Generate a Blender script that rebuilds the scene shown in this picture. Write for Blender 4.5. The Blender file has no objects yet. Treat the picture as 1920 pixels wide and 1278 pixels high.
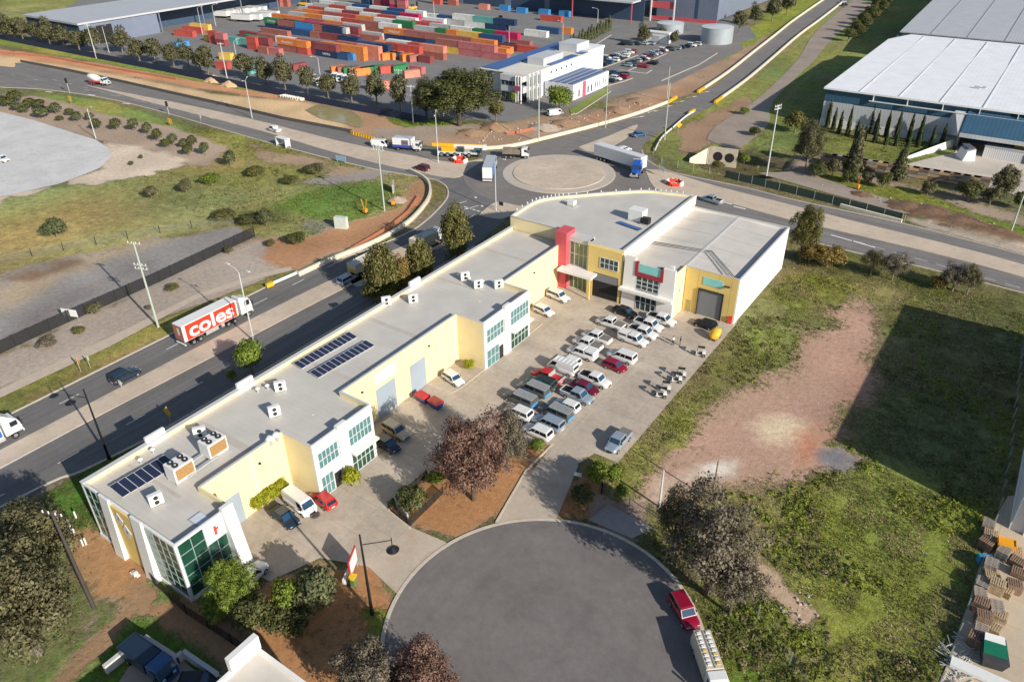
# Aerial view over an industrial estate. World: +Y runs along the long yellow building, +X across it, metres, z up.
import bpy, bmesh, math, random
import numpy as np
from mathutils import Vector, Matrix, noise as mnoise
SC = bpy.context.scene
COL = SC.collection
RAD = math.radians
PI = math.pi
random.seed(7)

# ------------------------------------------------------------------ camera geometry (used to survey the ground plan)
F, PX, PY, H = 1440., 960., 639., 68.
_d = np.array([(988. - PX) / F, (2950. - PY) / F, 1.]); _d /= np.linalg.norm(_d)
_up = -_d
_fw = np.array([0, 0, 1.]); _fw = _fw - _up * (_fw @ _up); _fw /= np.linalg.norm(_fw)
_rt = np.cross(_fw, _up)
_AZ = RAD(34.9)
_ua = np.array([math.sin(_AZ), math.cos(_AZ), 0]); _ub = np.array([math.cos(_AZ), -math.sin(_AZ), 0])
_M = np.array([_ub, _ua, [0, 0, 1.]]) @ np.array([_rt, _fw, _up])      # camera axes (right, down, forward) -> world


def P(u, v, z=0.):
    """survey: photo pixel -> (x, y) on the horizontal plane at height z"""
    r = _M @ np.array([(u - PX) / F, (v - PY) / F, 1.])
    t = (z - H) / r[2]
    return (float(r[0] * t), float(r[1] * t))


def hgt(b, t):
    """survey: height of a vertical thing from the pixels of its base and its top"""
    B = P(*b); r = _M @ np.array([(t[0] - PX) / F, (t[1] - PY) / F, 1.])
    s = (B[0] * r[0] + B[1] * r[1]) / (r[0] ** 2 + r[1] ** 2)
    return float(H + s * r[2])


def PP(pts, z=0.):
    return [P(u, v, z) for u, v in pts]


cam = bpy.data.cameras.new('camera'); cam.sensor_width = 36.; cam.lens = F / 1920. * 36.
cam.clip_start = .5; cam.clip_end = 9000.
co = bpy.data.objects.new('camera', cam); COL.objects.link(co)
_mw = Matrix.Identity(4)
for _i in range(3):
    _mw[_i][0] = _M[_i][0]; _mw[_i][1] = -_M[_i][1]; _mw[_i][2] = -_M[_i][2]
_mw[2][3] = H
co.matrix_world = _mw
SC.camera = co

# ------------------------------------------------------------------ light
SUN_EL, SUN_SH = RAD(25.6), np.array([-.969, .249])     # shadows run towards this direction
w = bpy.data.worlds.new('World'); SC.world = w; w.use_nodes = True
nt = w.node_tree
sky = nt.nodes.new('ShaderNodeTexSky'); sky.sky_type = 'NISHITA'; sky.sun_disc = False
sky.sun_elevation = SUN_EL
_sx, _sy = -SUN_SH[0], -SUN_SH[1]
sky.sun_rotation = math.atan2(_sx, _sy)
sky.air_density = 1.0; sky.dust_density = .6; sky.ozone_density = 1.0
nt.nodes['Background'].inputs[1].default_value = .085
nt.links.new(sky.outputs[0], nt.nodes['Background'].inputs[0])
sl = bpy.data.lights.new('sun', 'SUN'); sl.energy = 4.6; sl.angle = RAD(.5); sl.color = (1, .93, .82)
so = bpy.data.objects.new('sun', sl); COL.objects.link(so)
_dir = Vector((SUN_SH[0] * math.cos(SUN_EL), SUN_SH[1] * math.cos(SUN_EL), -math.sin(SUN_EL)))
so.rotation_euler = _dir.to_track_quat('-Z', 'Y').to_euler()
so.location = (0, 0, 200)
SC.view_settings.view_transform = 'Standard'; SC.view_settings.look = 'None'
SC.view_settings.gamma = 1.; SC.view_settings.exposure = .35
SC.cycles.max_bounces = 5; SC.cycles.diffuse_bounces = 3; SC.cycles.glossy_bounces = 2
SC.cycles.transparent_max_bounces = 4

# ------------------------------------------------------------------ materials
_mats = {}


def nodes(m):
    m.use_nodes = True
    t = m.node_tree
    return t, t.nodes['Principled BSDF']


def mat(name, col, rough=.65, var=.14, scale=1.5, metal=0., bump=0., spec=.4, fine=0., coat=0., space='obj'):
    """a painted / weathered surface: base colour varied by soft noise (+ optional fine grain)"""
    if name in _mats: return _mats[name]
    m = bpy.data.materials.new(name); _mats[name] = m
    t, b = nodes(m); N = t.nodes; L = t.links
    b.inputs['Roughness'].default_value = rough; b.inputs['Metallic'].default_value = metal
    b.inputs['Specular IOR Level'].default_value = spec
    if coat: b.inputs['Coat Weight'].default_value = coat; b.inputs['Coat Roughness'].default_value = .08
    if space == 'obj':
        tc = N.new('ShaderNodeTexCoord'); vec = tc.outputs['Object']
    else:
        tc = N.new('ShaderNodeNewGeometry'); vec = tc.outputs['Position']
    n = N.new('ShaderNodeTexNoise'); n.inputs['Scale'].default_value = scale; n.inputs['Detail'].default_value = 5
    n.inputs['Roughness'].default_value = .65
    L.new(vec, n.inputs['Vector'])
    r = N.new('ShaderNodeMapRange'); r.inputs[1].default_value = .25; r.inputs[2].default_value = .75
    r.inputs[3].default_value = 1 - var; r.inputs[4].default_value = 1 + var
    L.new(n.outputs[0], r.inputs[0])
    fac = r.outputs[0]
    if fine:
        n2 = N.new('ShaderNodeTexNoise'); n2.inputs['Scale'].default_value = 14; n2.inputs['Detail'].default_value = 3
        L.new(vec, n2.inputs['Vector'])
        r2 = N.new('ShaderNodeMapRange'); r2.inputs[1].default_value = .3; r2.inputs[2].default_value = .7
        r2.inputs[3].default_value = 1 - fine; r2.inputs[4].default_value = 1 + fine
        L.new(n2.outputs[0], r2.inputs[0])
        mu = N.new('ShaderNodeMath'); mu.operation = 'MULTIPLY'; L.new(fac, mu.inputs[0]); L.new(r2.outputs[0], mu.inputs[1])
        fac = mu.outputs[0]
    v = N.new('ShaderNodeVectorMath'); v.operation = 'SCALE'; v.inputs[0].default_value = col[:3]
    L.new(fac, v.inputs['Scale']); L.new(v.outputs[0], b.inputs['Base Color'])
    if bump:
        bp = N.new('ShaderNodeBump'); bp.inputs['Strength'].default_value = .6; bp.inputs['Distance'].default_value = bump
        L.new(n.outputs[0], bp.inputs['Height']); L.new(bp.outputs[0], b.inputs['Normal'])
    return m


def glass(name, col=(.02, .035, .045), rough=.06):
    return mat(name, col, rough, .25, .8, spec=.7)


def foliage_mat(name, c1, c2, c3=None, trans=.25):
    """leaves: every leaf card takes its own tint between c1 and c2 (and some c3)"""
    if name in _mats: return _mats[name]
    m = bpy.data.materials.new(name); _mats[name] = m
    t, b = nodes(m); N = t.nodes; L = t.links
    g = N.new('ShaderNodeNewGeometry')
    r = N.new('ShaderNodeValToRGB'); e = r.color_ramp.elements
    e[0].color = (*c1, 1); e[1].color = (*c2, 1); e[1].position = .75
    if c3: k = e.new(1.); k.color = (*c3, 1)
    L.new(g.outputs['Random Per Island'], r.inputs[0])
    L.new(r.outputs[0], b.inputs['Base Color'])
    b.inputs['Roughness'].default_value = .6; b.inputs['Specular IOR Level'].default_value = .25
    if trans:
        tr = N.new('ShaderNodeBsdfTranslucent'); L.new(r.outputs[0], tr.inputs[0])
        mx = N.new('ShaderNodeMixShader'); mx.inputs[0].default_value = trans
        L.new(b.outputs[0], mx.inputs[1]); L.new(tr.outputs[0], mx.inputs[2])
        L.new(mx.outputs[0], N['Material Output'].inputs[0])
    return m


# ------------------------------------------------------------------ mesh helpers
class MB:
    """collects boxes, prisms, tubes and faces; build() links them as ONE mesh object"""
    def __init__(s):
        s.v = []; s.f = []; s.m = []; s.sm = []

    def add(s, vs, fs, mi=0, smooth=False):
        o = len(s.v); s.v += [tuple(map(float, p)) for p in vs]
        for f in fs:
            s.f.append([i + o for i in f]); s.m.append(mi); s.sm.append(smooth)
        return s

    def box(s, x0, x1, y0, y1, z0, z1, mi=0):
        vs = [(x0, y0, z0), (x1, y0, z0), (x1, y1, z0), (x0, y1, z0), (x0, y0, z1), (x1, y0, z1), (x1, y1, z1), (x0, y1, z1)]
        return s.add(vs, [(3, 2, 1, 0), (4, 5, 6, 7), (0, 1, 5, 4), (1, 2, 6, 5), (2, 3, 7, 6), (3, 0, 4, 7)], mi)

    def bar(s, a, b, wd, ht, mi=0):
        """upright rectangular bar from a to b (3-D points, bottom centre line)"""
        a = Vector(a); b = Vector(b); d = b - a; n = Vector((-d.y, d.x, 0)); n = n.normalized() * wd / 2 if n.length > 1e-6 else Vector((wd / 2, 0, 0))
        up = Vector((0, 0, ht))
        vs = [a - n, a + n, b + n, b - n]; vs = vs + [p + up for p in vs]
        return s.add(vs, [(0, 1, 2, 3), (7, 6, 5, 4), (4, 5, 1, 0), (5, 6, 2, 1), (6, 7, 3, 2), (7, 4, 0, 3)], mi)

    def prism(s, poly, z0, z1, mi=0, top=None):
        n = len(poly); ar = sum(poly[i][0] * poly[(i + 1) % n][1] - poly[(i + 1) % n][0] * poly[i][1] for i in range(n))
        if ar < 0: poly = poly[::-1]
        zf = (lambda p: z1) if not callable(z1) else z1
        vs = [(p[0], p[1], z0) for p in poly] + [(p[0], p[1], zf(p)) for p in poly]
        s.add(vs, [tuple(range(n - 1, -1, -1))] + [(i, (i + 1) % n, n + (i + 1) % n, n + i) for i in range(n)], mi)
        return s.add([(p[0], p[1], zf(p)) for p in poly], [tuple(range(n))], mi if top is None else top)

    def ring(s, rings, mi=0, cap=True, smooth=True, closed=True):
        n = len(rings[0]); vs = [p for r in rings for p in r]; fs = []
        for k in range(len(rings) - 1):
            for i in range(n if closed else n - 1):
                j = (i + 1) % n
                fs.append((k * n + i, k * n + j, (k + 1) * n + j, (k + 1) * n + i))
        s.add(vs, fs, mi, smooth)
        if cap:
            s.add(rings[0], [tuple(range(n - 1, -1, -1))], mi); s.add(rings[-1], [tuple(range(n))], mi)
        return s

    def tube(s, pts, rad, n=6, mi=0, cap=True):
        pts = [Vector(p) for p in pts]; rads = rad if isinstance(rad, (list, tuple)) else [rad] * len(pts); rings = []
        for i, p in enumerate(pts):
            d = (pts[min(i + 1, len(pts) - 1)] - pts[max(i - 1, 0)])
            d = d.normalized() if d.length > 1e-6 else Vector((0, 0, 1))
            a = Vector((0, 0, 1)) if abs(d.z) < .9 else Vector((1, 0, 0))
            u = d.cross(a).normalized(); v = d.cross(u)
            rings.append([p + (u * math.cos(t) + v * math.sin(t)) * rads[i] for t in (2 * PI * k / n for k in range(n))])
        return s.ring(rings, mi, cap)

    def cyl(s, c, r, z0, z1, n=16, mi=0, r2=None, smooth=True):
        r2 = r if r2 is None else r2
        R = [[(c[0] + q * math.cos(2 * PI * k / n), c[1] + q * math.sin(2 * PI * k / n), z) for k in range(n)] for q, z in ((r, z0), (r2, z1))]
        return s.ring(R, mi, True, smooth)

    def ycyl(s, c, r, y0, y1, n=14, mi=0):
        R = [[(c[0] + r * math.cos(2 * PI * k / n), y, c[1] + r * math.sin(2 * PI * k / n)) for k in range(n)] for y in (y0, y1)]
        return s.ring(R, mi, True, True)

    def quad(s, a, b, c, d, mi=0):
        return s.add([a, b, c, d], [(0, 1, 2, 3)], mi)

    def slab(s, a, b, c, d, th, mi=0):
        """thin solid panel: quad a b c d pushed th along its normal"""
        a, b, c, d = map(Vector, (a, b, c, d)); n = (b - a).cross(d - a).normalized() * th
        vs = [a, b, c, d, a + n, b + n, c + n, d + n]
        return s.add(vs, [(3, 2, 1, 0), (4, 5, 6, 7), (0, 1, 5, 4), (1, 2, 6, 5), (2, 3, 7, 6), (3, 0, 4, 7)], mi)

    def mesh(s, name, off=(0, 0, 0)):
        me = bpy.data.meshes.new(name)
        vs = s.v if off == (0, 0, 0) else [(p[0] - off[0], p[1] - off[1], p[2] - off[2]) for p in s.v]
        me.from_pydata(vs, [], s.f)
        me.polygons.foreach_set('material_index', s.m); me.polygons.foreach_set('use_smooth', s.sm)
        me.update()
        bm = bmesh.new(); bm.from_mesh(me); bmesh.ops.recalc_face_normals(bm, faces=bm.faces) if s.fix else None
        bm.to_mesh(me) if s.fix else None; bm.free()
        return me
    fix = True

    def build(s, name, mats, parent=None, loc=(0, 0, 0), rotz=0.):
        """world coordinates when the parent is an unrotated root: its location is taken off"""
        off = tuple(parent.location) if parent is not None and parent.get('_abs') else (0, 0, 0)
        return link(name, s.mesh(name, off), mats, parent, loc, rotz)


def link(name, me, mats, parent=None, loc=(0, 0, 0), rotz=0.):
    o = bpy.data.objects.new(name, me); COL.objects.link(o)
    for m in (mats if isinstance(mats, (list, tuple)) else [mats]): me.materials.append(m)
    o.location = loc; o.rotation_euler = (0, 0, rotz)
    if parent is not None: o.parent = parent; KIDS.setdefault(parent.name, []).append(o)
    return o


def tag(o, label=None, cat=None, group=None, kind=None):
    if label: o['label'] = label
    if cat: o['category'] = cat
    if group: o['group'] = group
    if kind: o['kind'] = kind
    return o


def thing(name, label, cat, loc=(0, 0, 0), rotz=0., group=None, abs=False):
    o = bpy.data.objects.new(name, None); COL.objects.link(o)
    o.location = (loc[0], loc[1], loc[2] if len(loc) > 2 else 0); o.rotation_euler = (0, 0, rotz)
    o.empty_display_size = .3
    if abs: o['_abs'] = 1
    return tag(o, label, cat, group)


KIDS = {}


def copy_tree(o, parent=None):
    c = o.copy(); COL.objects.link(c)
    if parent is not None: c.parent = parent; KIDS.setdefault(parent.name, []).append(c)
    for ch in list(KIDS.get(o.name, ())):
        copy_tree(ch, c)
    return c


def recolour(o, m, slot=0):
    o.material_slots[slot].link = 'OBJECT'; o.material_slots[slot].material = m


def place(proto, x, y, rotz, label, group=None, z=0., sc=1.):
    """first use moves the prototype itself, later ones are copies of the thing and its parts"""
    if not proto.get('_used'):
        o = proto; o['_used'] = 1
    else:
        o = copy_tree(proto)
    o.location = (x, y, z); o.rotation_euler = (0, 0, rotz); o.scale = (sc, sc, sc) if not isinstance(sc, tuple) else sc
    tag(o, label, None, group)
    return o


ORD = ['first', 'second', 'third', 'fourth', 'fifth', 'sixth', 'seventh', 'eighth', 'ninth', 'tenth', 'eleventh', 'twelfth', 'thirteenth',
       'fourteenth', 'fifteenth', 'sixteenth', 'seventeenth', 'eighteenth', 'nineteenth', 'twentieth', 'twenty-first', 'twenty-second', 'twenty-third',
       'twenty-fourth', 'twenty-fifth', 'twenty-sixth', 'twenty-seventh', 'twenty-eighth']


def text_mesh(txt, size, depth=.02, bold=0.):
    cu = bpy.data.curves.new('lettering', 'FONT'); cu.body = txt; cu.size = size; cu.extrude = depth; cu.align_x = 'CENTER'; cu.align_y = 'CENTER'
    cu.offset = bold
    ob = bpy.data.objects.new('lettering', cu); COL.objects.link(ob)
    dg = bpy.context.evaluated_depsgraph_get()
    me = bpy.data.meshes.new_from_object(ob.evaluated_get(dg)); me.name = 'lettering'
    bpy.data.objects.remove(ob); bpy.data.curves.remove(cu)
    return me


def lettering(txt, size, m, parent, loc, normal='-y', rot=None, bold=0., sx=1.):
    o = link('lettering', text_mesh(txt, size, .012, bold), m, parent, loc)
    o.rotation_euler = rot if rot else {'-y': (PI / 2, 0, 0), '+x': (PI / 2, 0, PI / 2), '-x': (PI / 2, 0, -PI / 2), '+y': (PI / 2, 0, PI)}[normal]
    o.scale = (sx, 1, 1)
    return o
# ------------------------------------------------------------------ the ground: one sheet, its cover read from the site survey
def axis(spans):
    out = []
    for a, b, st in spans:
        n = max(1, int(round((b - a) / st))); out += list(np.linspace(a, b, n, endpoint=False))
    return np.array(out + [spans[-1][1]])


gx = axis([(-6000, -1500, 900), (-1500, -700, 160), (-700, -430, 15), (-430, -130, 2.6), (-130, 30, .8), (30, 130, 3.2), (130, 600, 40), (600, 6000, 900)])
gy = axis([(-400, 0, 50), (0, 16, 4), (16, 190, .8), (190, 330, 2.0), (330, 560, 4), (560, 1200, 60), (1200, 7000, 900)])
GX, GY = np.meshgrid(gx, gy)
X, Y = GX.ravel(), GY.ravel()


def sdist(poly, X, Y):
    """signed distance to a polygon, positive inside"""
    p = np.array(poly); q = np.roll(p, -1, 0); d2 = np.full(X.shape, 1e18); ins = np.zeros(X.shape, bool)
    for (ax, ay), (bx, by) in zip(p, q):
        ex, ey = bx - ax, by - ay; t = np.clip(((X - ax) * ex + (Y - ay) * ey) / max(ex * ex + ey * ey, 1e-9), 0, 1)
        d2 = np.minimum(d2, (X - ax - t * ex) ** 2 + (Y - ay - t * ey) ** 2)
        c = ((ay > Y) != (by > Y)) & (X < ex * (Y - ay) / (ey if abs(ey) > 1e-9 else 1e-9) + ax); ins ^= c
    return np.where(ins, 1, -1) * np.sqrt(d2)


def vnoise(X, Y, s, seed=0):
    """smooth value noise in numpy, 0..1"""
    r = np.random.RandomState(seed).rand(256, 256); x = X / s + 1000; y = Y / s + 1000
    i = np.floor(x).astype(int); j = np.floor(y).astype(int); u = x - i; v = y - j; u = u * u * (3 - 2 * u); v = v * v * (3 - 2 * v)
    f = lambda a, b: r[a % 256, b % 256]
    return (f(i, j) * (1 - u) + f(i + 1, j) * u) * (1 - v) + (f(i, j + 1) * (1 - u) + f(i + 1, j + 1) * u) * v


soil = np.tile(np.array([.27, .215, .15]), (X.size, 1)); veg = np.tile(np.array([.17, .175, .06]), (X.size, 1)); cov = np.full(X.size, .55)
ZN = np.zeros(X.size)
WOB = (vnoise(X, Y, 4, 1) - .5) * 3 + (vnoise(X, Y, 1.6, 2) - .5) * 1.4


def zone(pts, s=None, v=None, c=None, fe=1.0, wob=1.0, z=None, px=True):
    poly = PP(pts) if px else pts
    p = np.array(poly); m = 8 + fe * 2
    sel = np.where((X > p[:, 0].min() - m) & (X < p[:, 0].max() + m) & (Y > p[:, 1].min() - m) & (Y < p[:, 1].max() + m))[0]
    if not len(sel): return
    far = np.clip(np.abs(X[sel]) / 300, 0, 1)
    d = sdist(poly, X[sel], Y[sel]) + WOB[sel] * wob
    k = np.clip(d / fe * .5 + .5, 0, 1); k = k * k * (3 - 2 * k)
    if s is not None: soil[sel] += (np.array(s) - soil[sel]) * k[:, None]
    if v is not None: veg[sel] += (np.array(v) - veg[sel]) * k[:, None]
    if c is not None: cov[sel] += (c - cov[sel]) * k
    if z is not None: ZN[sel] += z * k


DRY = (.40, .34, .15); OLV = (.21, .205, .075); LUSH = (.155, .24, .05); LIME = (.25, .29, .075); DK = (.085, .14, .03)
BRN = (.36, .235, .14); ORG = (.46, .25, .115); SAND = (.66, .47, .27); PALE = (.62, .52, .4); GRAV = (.3, .27, .24); PINK = (.50, .315, .235); MUL = (.40, .205, .095)
# far country beyond the yards
zone([(0, 40), (0, -60), (560, -60), (520, 0), (200, 10), (130, 40)], PALE, (.26, .31, .09), .75, 6)
# left field
zone([(-60, 540), (-60, 380), (110, 352), (200, 335), (330, 300), (400, 285), (560, 290), (690, 320), (765, 318), (800, 345), (800, 375), (735, 425), (640, 462), (560, 470), (420, 420), (300, 450), (60, 495)], (.40, .33, .22), (.33, .31, .115), .78, 2)
zone([(-40, 460), (120, 400), (380, 360), (420, 400), (200, 440), (0, 490)], (.44, .33, .2), (.38, .33, .13), .72, 5)
zone([(330, 330), (560, 300), (680, 330), (560, 350), (420, 345)], None, (.27, .29, .09), .8, 3)
zone([(430, 400), (540, 385), (560, 420), (470, 425)], (.3, .25, .17), (.14, .17, .05), .9, 3)
zone([(520, 378), (600, 352), (700, 338), (742, 356), (735, 385), (690, 408), (620, 420), (565, 405), (535, 395)], None, LUSH, 1.15, 1.5)
zone([(545, 345), (640, 318), (735, 320), (700, 338), (620, 350)], GRAV, OLV, .3, 2)
zone([(560, 410), (640, 415), (690, 425), (640, 440), (560, 440)], GRAV, OLV, .4, 2)
# grey hardstand behind the black fence
zone([(-60, 560), (60, 500), (300, 448), (440, 428), (478, 440), (300, 535), (0, 665), (-60, 690)], (.30, .28, .265), (.28, .23, .1), .12, 2)
zone([(-40, 560), (60, 510), (250, 455), (330, 445), (250, 470), (130, 520), (0, 585)], (.42, .33, .23), DRY, .2, 3)
zone([(25, 523), (60, 505), (130, 487), (165, 490), (120, 512), (60, 528)], (.25, .165, .11), None, .05, 1)
zone([(-40, 640), (80, 580), (240, 500), (280, 490), (150, 570), (0, 650)], (.25, .225, .21), None, .06, 3)
# mulch strip between the fence and the footpath
zone([(-60, 700), (0, 668), (480, 448), (540, 440), (620, 455), (640, 470), (560, 502), (500, 522), (290, 600), (0, 735), (-60, 760)], (.42, .35, .29), DRY, .07, 1.2)
zone([(480, 445), (600, 440), (740, 390), (790, 335), (810, 345), (790, 385), (700, 440), (560, 505), (520, 505)], (.44, .24, .13), DRY, .12, 1.2)
# verge between footpath and road
zone([(-60, 790), (0, 742), (205, 645), (290, 605), (500, 525), (545, 505), (548, 525), (300, 643), (37, 770), (-60, 815)], BRN, (.245, .26, .07), 1.0, .8, .3)
zone([(60, 745), (230, 660), (300, 625), (330, 640), (100, 745)], None, (.34, .26, .1), .9, 2)
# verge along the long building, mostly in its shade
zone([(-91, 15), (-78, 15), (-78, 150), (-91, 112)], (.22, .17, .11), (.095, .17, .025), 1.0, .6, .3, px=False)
zone([(60, 955), (100, 940), (170, 900), (190, 1000), (140, 975), (110, 1000)], None, (.12, .26, .03), 1.1, 1)
zone([(112, 1000), (185, 975), (215, 1010), (300, 1075), (350, 1130), (330, 1150), (270, 1110), (235, 1130), (160, 1120), (125, 1060)], (.42, .24, .12), OLV, .22, 1.2)
zone([(-60, 1350), (-60, 980), (60, 930), (110, 1000), (125, 1060), (165, 1120), (150, 1180), (40, 1300)], (.33, .22, .12), (.16, .165, .06), .72, 2)
zone([(20, 1330), (200, 1160), (290, 1100), (330, 1150), (450, 1240), (380, 1330)], (.24, .17, .1), (.12, .21, .03), 1.0, 1.5)
zone([(300, 1140), (345, 1130), (640, 1330), (440, 1330)], (.34, .2, .11), DRY, .1, 1.2)
zone([(30, 1340), (200, 1165), (250, 1108), (275, 1118), (225, 1175), (90, 1340)], (.33, .21, .125), DRY, .1, .8)
# mulch gardens round the cul-de-sac
zone([(480, 1120), (600, 1045), (690, 1060), (745, 1112), (716, 1200), (690, 1330), (470, 1330)], MUL, (.2, .17, .04), .1, 1)
zone([(690, 1150), (725, 1150), (716, 1200), (690, 1195)], None, (.26, .24, .04), .6, 1)
zone([(728, 955), (800, 885), (985, 830), (1036, 835), (1000, 880), (930, 980), (835, 1018), (768, 990)], MUL, DK, .12, .8)
zone([(1030, 975), (1075, 900), (1120, 850), (1160, 890), (1140, 960), (1100, 980)], MUL, DK, .3, .8)
# vacant lot
zone([(1370, 612), (1485, 495), (1700, 530), (1830, 555), (2100, 640), (2000, 900), (1870, 960), (1795, 1195), (1720, 1350), (1400, 1350), (1340, 1180), (1210, 975), (1130, 925), (1160, 866)], (.40, .285, .19), (.245, .225, .085), .74, 1.5)
zone([(1380, 608), (1485, 500), (1590, 520), (1690, 560), (1560, 600), (1440, 700), (1300, 760), (1200, 860), (1160, 866)], (.38, .29, .19), (.265, .24, .095), .85, 3)
zone([(1470, 520), (1560, 515), (1640, 560), (1540, 570), (1480, 600)], None, (.27, .30, .05), .95, 3)
zone([(1400, 650), (1470, 620), (1500, 690), (1440, 720)], None, (.26, .28, .06), .9, 3)
zone([(1180, 905), (1235, 850), (1320, 790), (1420, 735), (1470, 690), (1530, 605), (1600, 555), (1690, 600), (1680, 660), (1620, 760), (1570, 830), (1640, 860), (1570, 905), (1470, 915), (1400, 900), (1330, 930), (1250, 955)], PINK, (.2, .21, .07), .16, 7, 1.6)
zone([(1560, 830), (1600, 700), (1660, 640), (1700, 620), (1720, 680), (1650, 800), (1640, 860)], (.36, .2, .14), OLV, .3, 4)
zone([(1425, 800), (1470, 782), (1505, 795), (1500, 825), (1440, 830)], (.68, .54, .37), None, .02, 2)
zone([(1310, 872), (1345, 858), (1378, 868), (1370, 890), (1320, 895)], (.75, .68, .58), None, .0, 1.2)
zone([(1500, 820), (1545, 800), (1565, 820), (1535, 850), (1500, 870)], (.5, .22, .13), None, .05, 2)
zone([(1533, 838), (1570, 826), (1625, 862), (1600, 905), (1545, 885)], (.21, .2, .21), None, .06, 1.2)
zone([(1240, 935), (1262, 900), (1300, 880), (1310, 892), (1270, 930)], (.62, .5, .38), None, .05, 2)
zone([(1560, 905), (1640, 870), (1760, 900), (1900, 950), (1790, 1180), (1740, 1330), (1540, 1330), (1520, 1160), (1480, 1080), (1490, 960)], (.36, .28, .16), (.315, .32, .06), .95, 4)
zone([(1660, 560), (1850, 560), (1960, 650), (1880, 950), (1760, 900), (1640, 850), (1660, 700)], (.32, .24, .17), (.20, .195, .08), .75, 4)
zone([(1395, 1060), (1412, 1030), (1450, 1060), (1470, 1105), (1525, 1150), (1510, 1168), (1460, 1130), (1410, 1090)], (.5, .36, .25), OLV, .12, 1.5)
zone([(1320, 1120), (1400, 1150), (1500, 1270), (1470, 1340), (1350, 1290)], (.3, .22, .13), (.14, .22, .03), .9, 2)
zone([(1135, 925), (1215, 975), (1230, 1000), (1180, 1010), (1110, 970)], (.36, .26, .21), OLV, .06, 1)
zone([(1120, 862), (1165, 868), (1330, 720), (1420, 610), (1440, 640), (1300, 790), (1190, 900), (1150, 930)], None, (.24, .265, .06), .95, 2)
# earthworks along the upper road
zone([(-90, 80), (0, 98), (140, 125), (400, 176), (480, 184), (560, 190), (600, 196), (665, 216), (690, 240), (640, 252), (0, 128), (-90, 110)], SAND, None, .0, 2, .4)
zone([(-60, 88), (0, 92), (150, 113), (330, 143), (470, 165), (600, 182), (560, 190), (440, 178), (200, 135), (0, 104)], (.58, .3, .16), OLV, .12, 2, .8)
zone([(560, 180), (640, 195), (735, 220), (770, 245), (700, 262), (650, 245), (660, 215), (590, 195)], (.45, .27, .16), None, .03, 2)
zone([(-80, 58), (0, 70), (300, 122), (430, 148), (625, 186), (640, 194), (560, 183), (420, 162), (200, 120), (0, 84)], None, (.28, .33, .07), 1.0, 1.5, .4)
zone([(725, 205), (800, 225), (870, 232), (870, 248), (800, 248), (735, 232)], None, (.2, .28, .04), .95, 1.5)
zone([(690, 240), (760, 240), (900, 232), (905, 262), (840, 272), (760, 262), (700, 262)], (.36, .29, .23), None, .05, 2)
zone([(70, 172), (200, 190), (340, 235), (500, 262), (560, 292), (480, 305), (380, 275), (230, 232), (100, 198)], None, LIME, 1.0, 1.5, .5)
zone([(470, 270), (560, 290), (690, 322), (640, 330), (560, 310), (480, 300)], (.42, .3, .2), OLV, .3, 2)
zone([(-60, 190), (70, 180), (200, 215), (330, 240), (430, 275), (390, 312), (300, 296), (205, 268), (90, 236), (-60, 215)], (.42, .32, .24), DRY, .06, 1.2, .6)
zone([(200, 268), (300, 285), (345, 300), (320, 318), (190, 345), (100, 352), (-60, 395), (-60, 380), (110, 345), (185, 317)], (.66, .54, .42), OLV, .06, 1.2)
# road to the top right: banks
zone([(770, 268), (900, 240), (1000, 222), (1110, 215), (1260, 140), (1400, 75), (1440, 66), (1445, 75), (1330, 158), (1250, 192), (1150, 222), (960, 274), (850, 282)], (.42, .28, .19), OLV, .14, 2)
zone([(1350, 120), (1440, 66), (1560, 0), (1480, 0), (1380, 70)], None, (.26, .3, .05), .8, 2)
zone([(1080, 222), (1180, 200), (1290, 160), (1300, 175), (1200, 210), (1100, 240)], (.45, .26, .16), DRY, .2, 2)
zone([(1205, 290), (1225, 245), (1300, 208), (1400, 155), (1500, 70), (1580, 0), (1800, -20), (1560, 160), (1530, 250), (1480, 300), (1420, 335), (1300, 325)], (.34, .25, .17), (.225, .265, .075), .75, 2)
zone([(1270, 245), (1330, 215), (1400, 180), (1420, 200), (1330, 270), (1290, 290)], (.34, .22, .145), (.19, .22, .06), .22, 2)
zone([(1290, 300), (1400, 265), (1480, 290), (1470, 330), (1380, 335)], (.17, .115, .075), (.085, .11, .035), .5, 2, z=-1.6)
zone([(1525, 240), (1600, 262), (1800, 262), (1790, 300), (1700, 312), (1640, 308), (1545, 290)], None, (.235, .27, .065), 1.1, 1)
zone([(1420, 335), (1500, 325), (1640, 372), (1920, 470), (2000, 500), (2000, 470), (1900, 400), (1640, 335), (1500, 300)], (.37, .29, .22), (.17, .19, .05), .35, 2)
zone([(1480, 338), (1560, 345), (1700, 385), (1920, 455), (1960, 440), (1750, 370), (1560, 322)], (.25, .18, .1), (.19, .23, .04), .85, 1.5)
zone([(1660, 372), (1800, 405), (1930, 448), (1930, 462), (1800, 428), (1680, 395)], (.2, .12, .075), OLV, .05, 1, z=.5)
zone([(1540, 428), (1620, 470), (1830, 555), (1960, 600), (1960, 640), (1820, 580), (1640, 530), (1480, 500)], (.24, .18, .11), (.15, .16, .05), .8, 1.5)
zone([(1690, 405), (1950, 470), (1960, 490), (1800, 450)], (.56, .46, .36), DRY, .1, 2)
# broad patchiness
cov += (vnoise(X, Y, 9, 5) - .5) * .35 + (vnoise(X, Y, 30, 6) - .5) * .25
veg *= (1 + (vnoise(X, Y, 14, 7) - .5) * .5)[:, None] * np.stack([1 + (vnoise(X, Y, 20, 8) - .5) * .5, np.ones(X.size), np.ones(X.size)], 1)
soil *= (1 + (vnoise(X, Y, 7, 9) - .5) * .3)[:, None]
ZN += (vnoise(X, Y, 11, 11) - .5) * .0

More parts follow.
